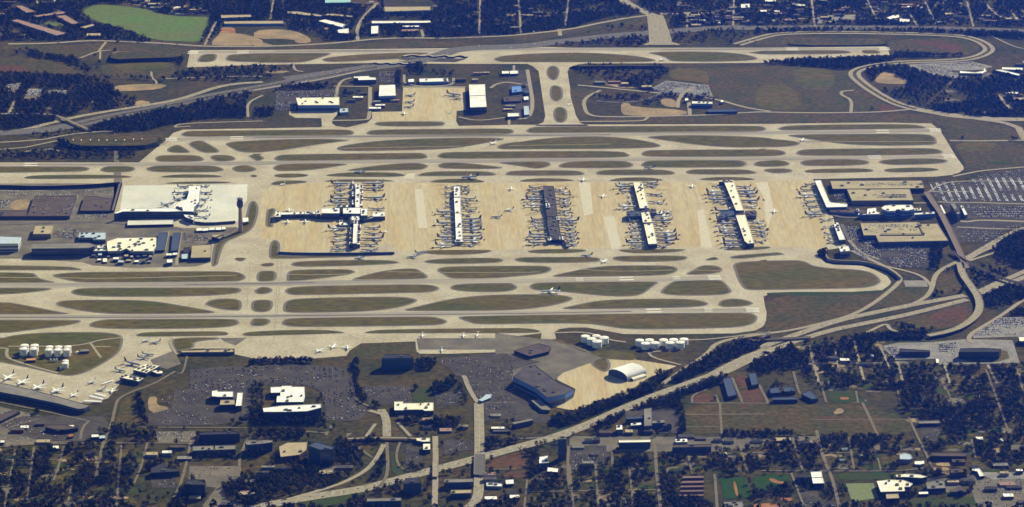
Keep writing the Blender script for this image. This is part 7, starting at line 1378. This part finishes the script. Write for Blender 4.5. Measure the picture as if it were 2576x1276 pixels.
o = bpy.data.objects.new('distant_cars', me); COL.objects.link(o); tag(o, kind='stuff')

# ------------------------------------------------------------------ approach lights on the terrace and field signs
ap = None
for k, (x, y) in enumerate([(712,146),(790,149),(878,146),(960,149),(1040,149),(1125,151),(1210,146),(1298,141),(1380,136)]):
    (a, b), = pts('@10 %d %d' % (x, y), 14)
    lab = 'white approach light bar on the terrace left of the runway, %s from the left' % ORD[k]
    if ap is None:
        ap = empty('approach_light', (a, b, 14), lab, 'approach light', 'approach lights on the left terrace')
        m_ = MB(); m_.box((0, 0, 2.2), (3, 12, .8)); reg(ap, m_.build('light_bar', 'roof_white', ap, local=True))
        m_ = MB(); m_.box((0, -4, 0), (.6, .6, 2.2)); m_.box((0, 4, 0), (.6, .6, 2.2)); reg(ap, m_.build('stand', 'metal', ap, local=True))
    else: copy_tree(ap, (a, b, 14), 0, lab, 'approach lights on the left terrace')
# ------------------------------------------------------------------ cargo containers and ramp vehicles
def container(m, label, group):
    o = empty('cargo_container', (0,0,0), label, 'cargo container', group)
    mb = MB(); mb.box((0,0,.2), (11, 2.6, 2.7)); reg(o, mb.build('body', m, o, local=True))
    mb = MB()
    for x in (-4.5, 4.5): mb.box((x, 0, 0), (1.2, 2.2, .2))
    reg(o, mb.build('skid', 'metal', o, local=True)); return o
cp = None
for (x0, y0, x1, y1, n, w_) in [(1390,858,1530,895,7,'far'),(1320,895,1490,935,8,'middle'),(1240,965,1470,975,10,'near'),(1500,715,1640,670,7,'diagonal')]:
    for k in range(n):
        f = k/(n-1); (x, y), = pts('@h %g %g' % (x0+(x1-x0)*f, y0+(y1-y0)*f)); lab = 'white cargo container in the %s row on the cargo apron' % w_
        if cp is None: cp = container('plane_white', lab, 'white cargo containers in the %s row' % w_); cp.location = (x, y, .6); cp.rotation_euler = (0,0,1.2)
        else: copy_tree(cp, (x, y, .6), 1.2, lab, 'white cargo containers in the %s row' % w_)
def service_truck():
    o = empty('service_truck', (0,0,0), 'x', 'service truck')
    mb = MB(); mb.box((-1.2, 0, .5), (6.5, 2.6, 2.4)); reg(o, mb.build('cargo_box', 'roof_dark', o, local=True))
    mb = MB(); mb.box((3.2, 0, .5), (2.2, 2.4, 1.8)); reg(o, mb.build('cab', 'car_silver', o, local=True))
    mb = MB()
    for x in (-3, 3): mb.box((x, 0, 0), (1, 2.3, .5))
    reg(o, mb.build('wheels', 'roof_dark', o, local=True)); return o
sp_ = None; rk = random.Random(9)
for bi, n_, t_, side in NOSES:
    words = [g_[2] for g_ in GATES if g_[0] == bi][0]
    for _ in range(2 if rk.random() < .75 else 1):
        q = rk.uniform(.15, 1.25); x = n_[0]+(t_[0]-n_[0])*q + rk.uniform(-4, 4); y = n_[1]+(t_[1]-n_[1])*q + rk.choice((-1, 1))*rk.uniform(10, 20)
        lab = 'dark service truck among the gates of the %s' % words; gp = 'service trucks at the %s' % words
        if sp_ is None: sp_ = service_truck(); sp_.location = (x, y, .6); sp_['label'] = lab; sp_['group'] = gp
        else: copy_tree(sp_, (x, y, .6), rk.uniform(0, 6.28), lab, gp)
# ------------------------------------------------------------------ the air
mb = MB(); mb.prism([(-20010,-20010),(20010,-20010),(20010,20010),(-20010,20010)], -1.0, HGT+60, 0, bot=True)
hm = bpy.data.materials.new('haze'); hm.use_nodes = True; t = hm.node_tree; t.nodes.clear()
pv = t.nodes.new('ShaderNodeVolumePrincipled'); pv.inputs['Density'].default_value = HAZE_DENSITY
pv.inputs['Color'].default_value = HAZE_COLOR + (1,); pv.inputs['Absorption Color'].default_value = (1, 1, 1, 1); pv.inputs['Anisotropy'].default_value = HAZE_G
ho = t.nodes.new('ShaderNodeOutputMaterial'); t.links.new(pv.outputs[0], ho.inputs['Volume'])
MATS['haze'] = hm
tag(mb.build('haze', 'haze'), kind='stuff')
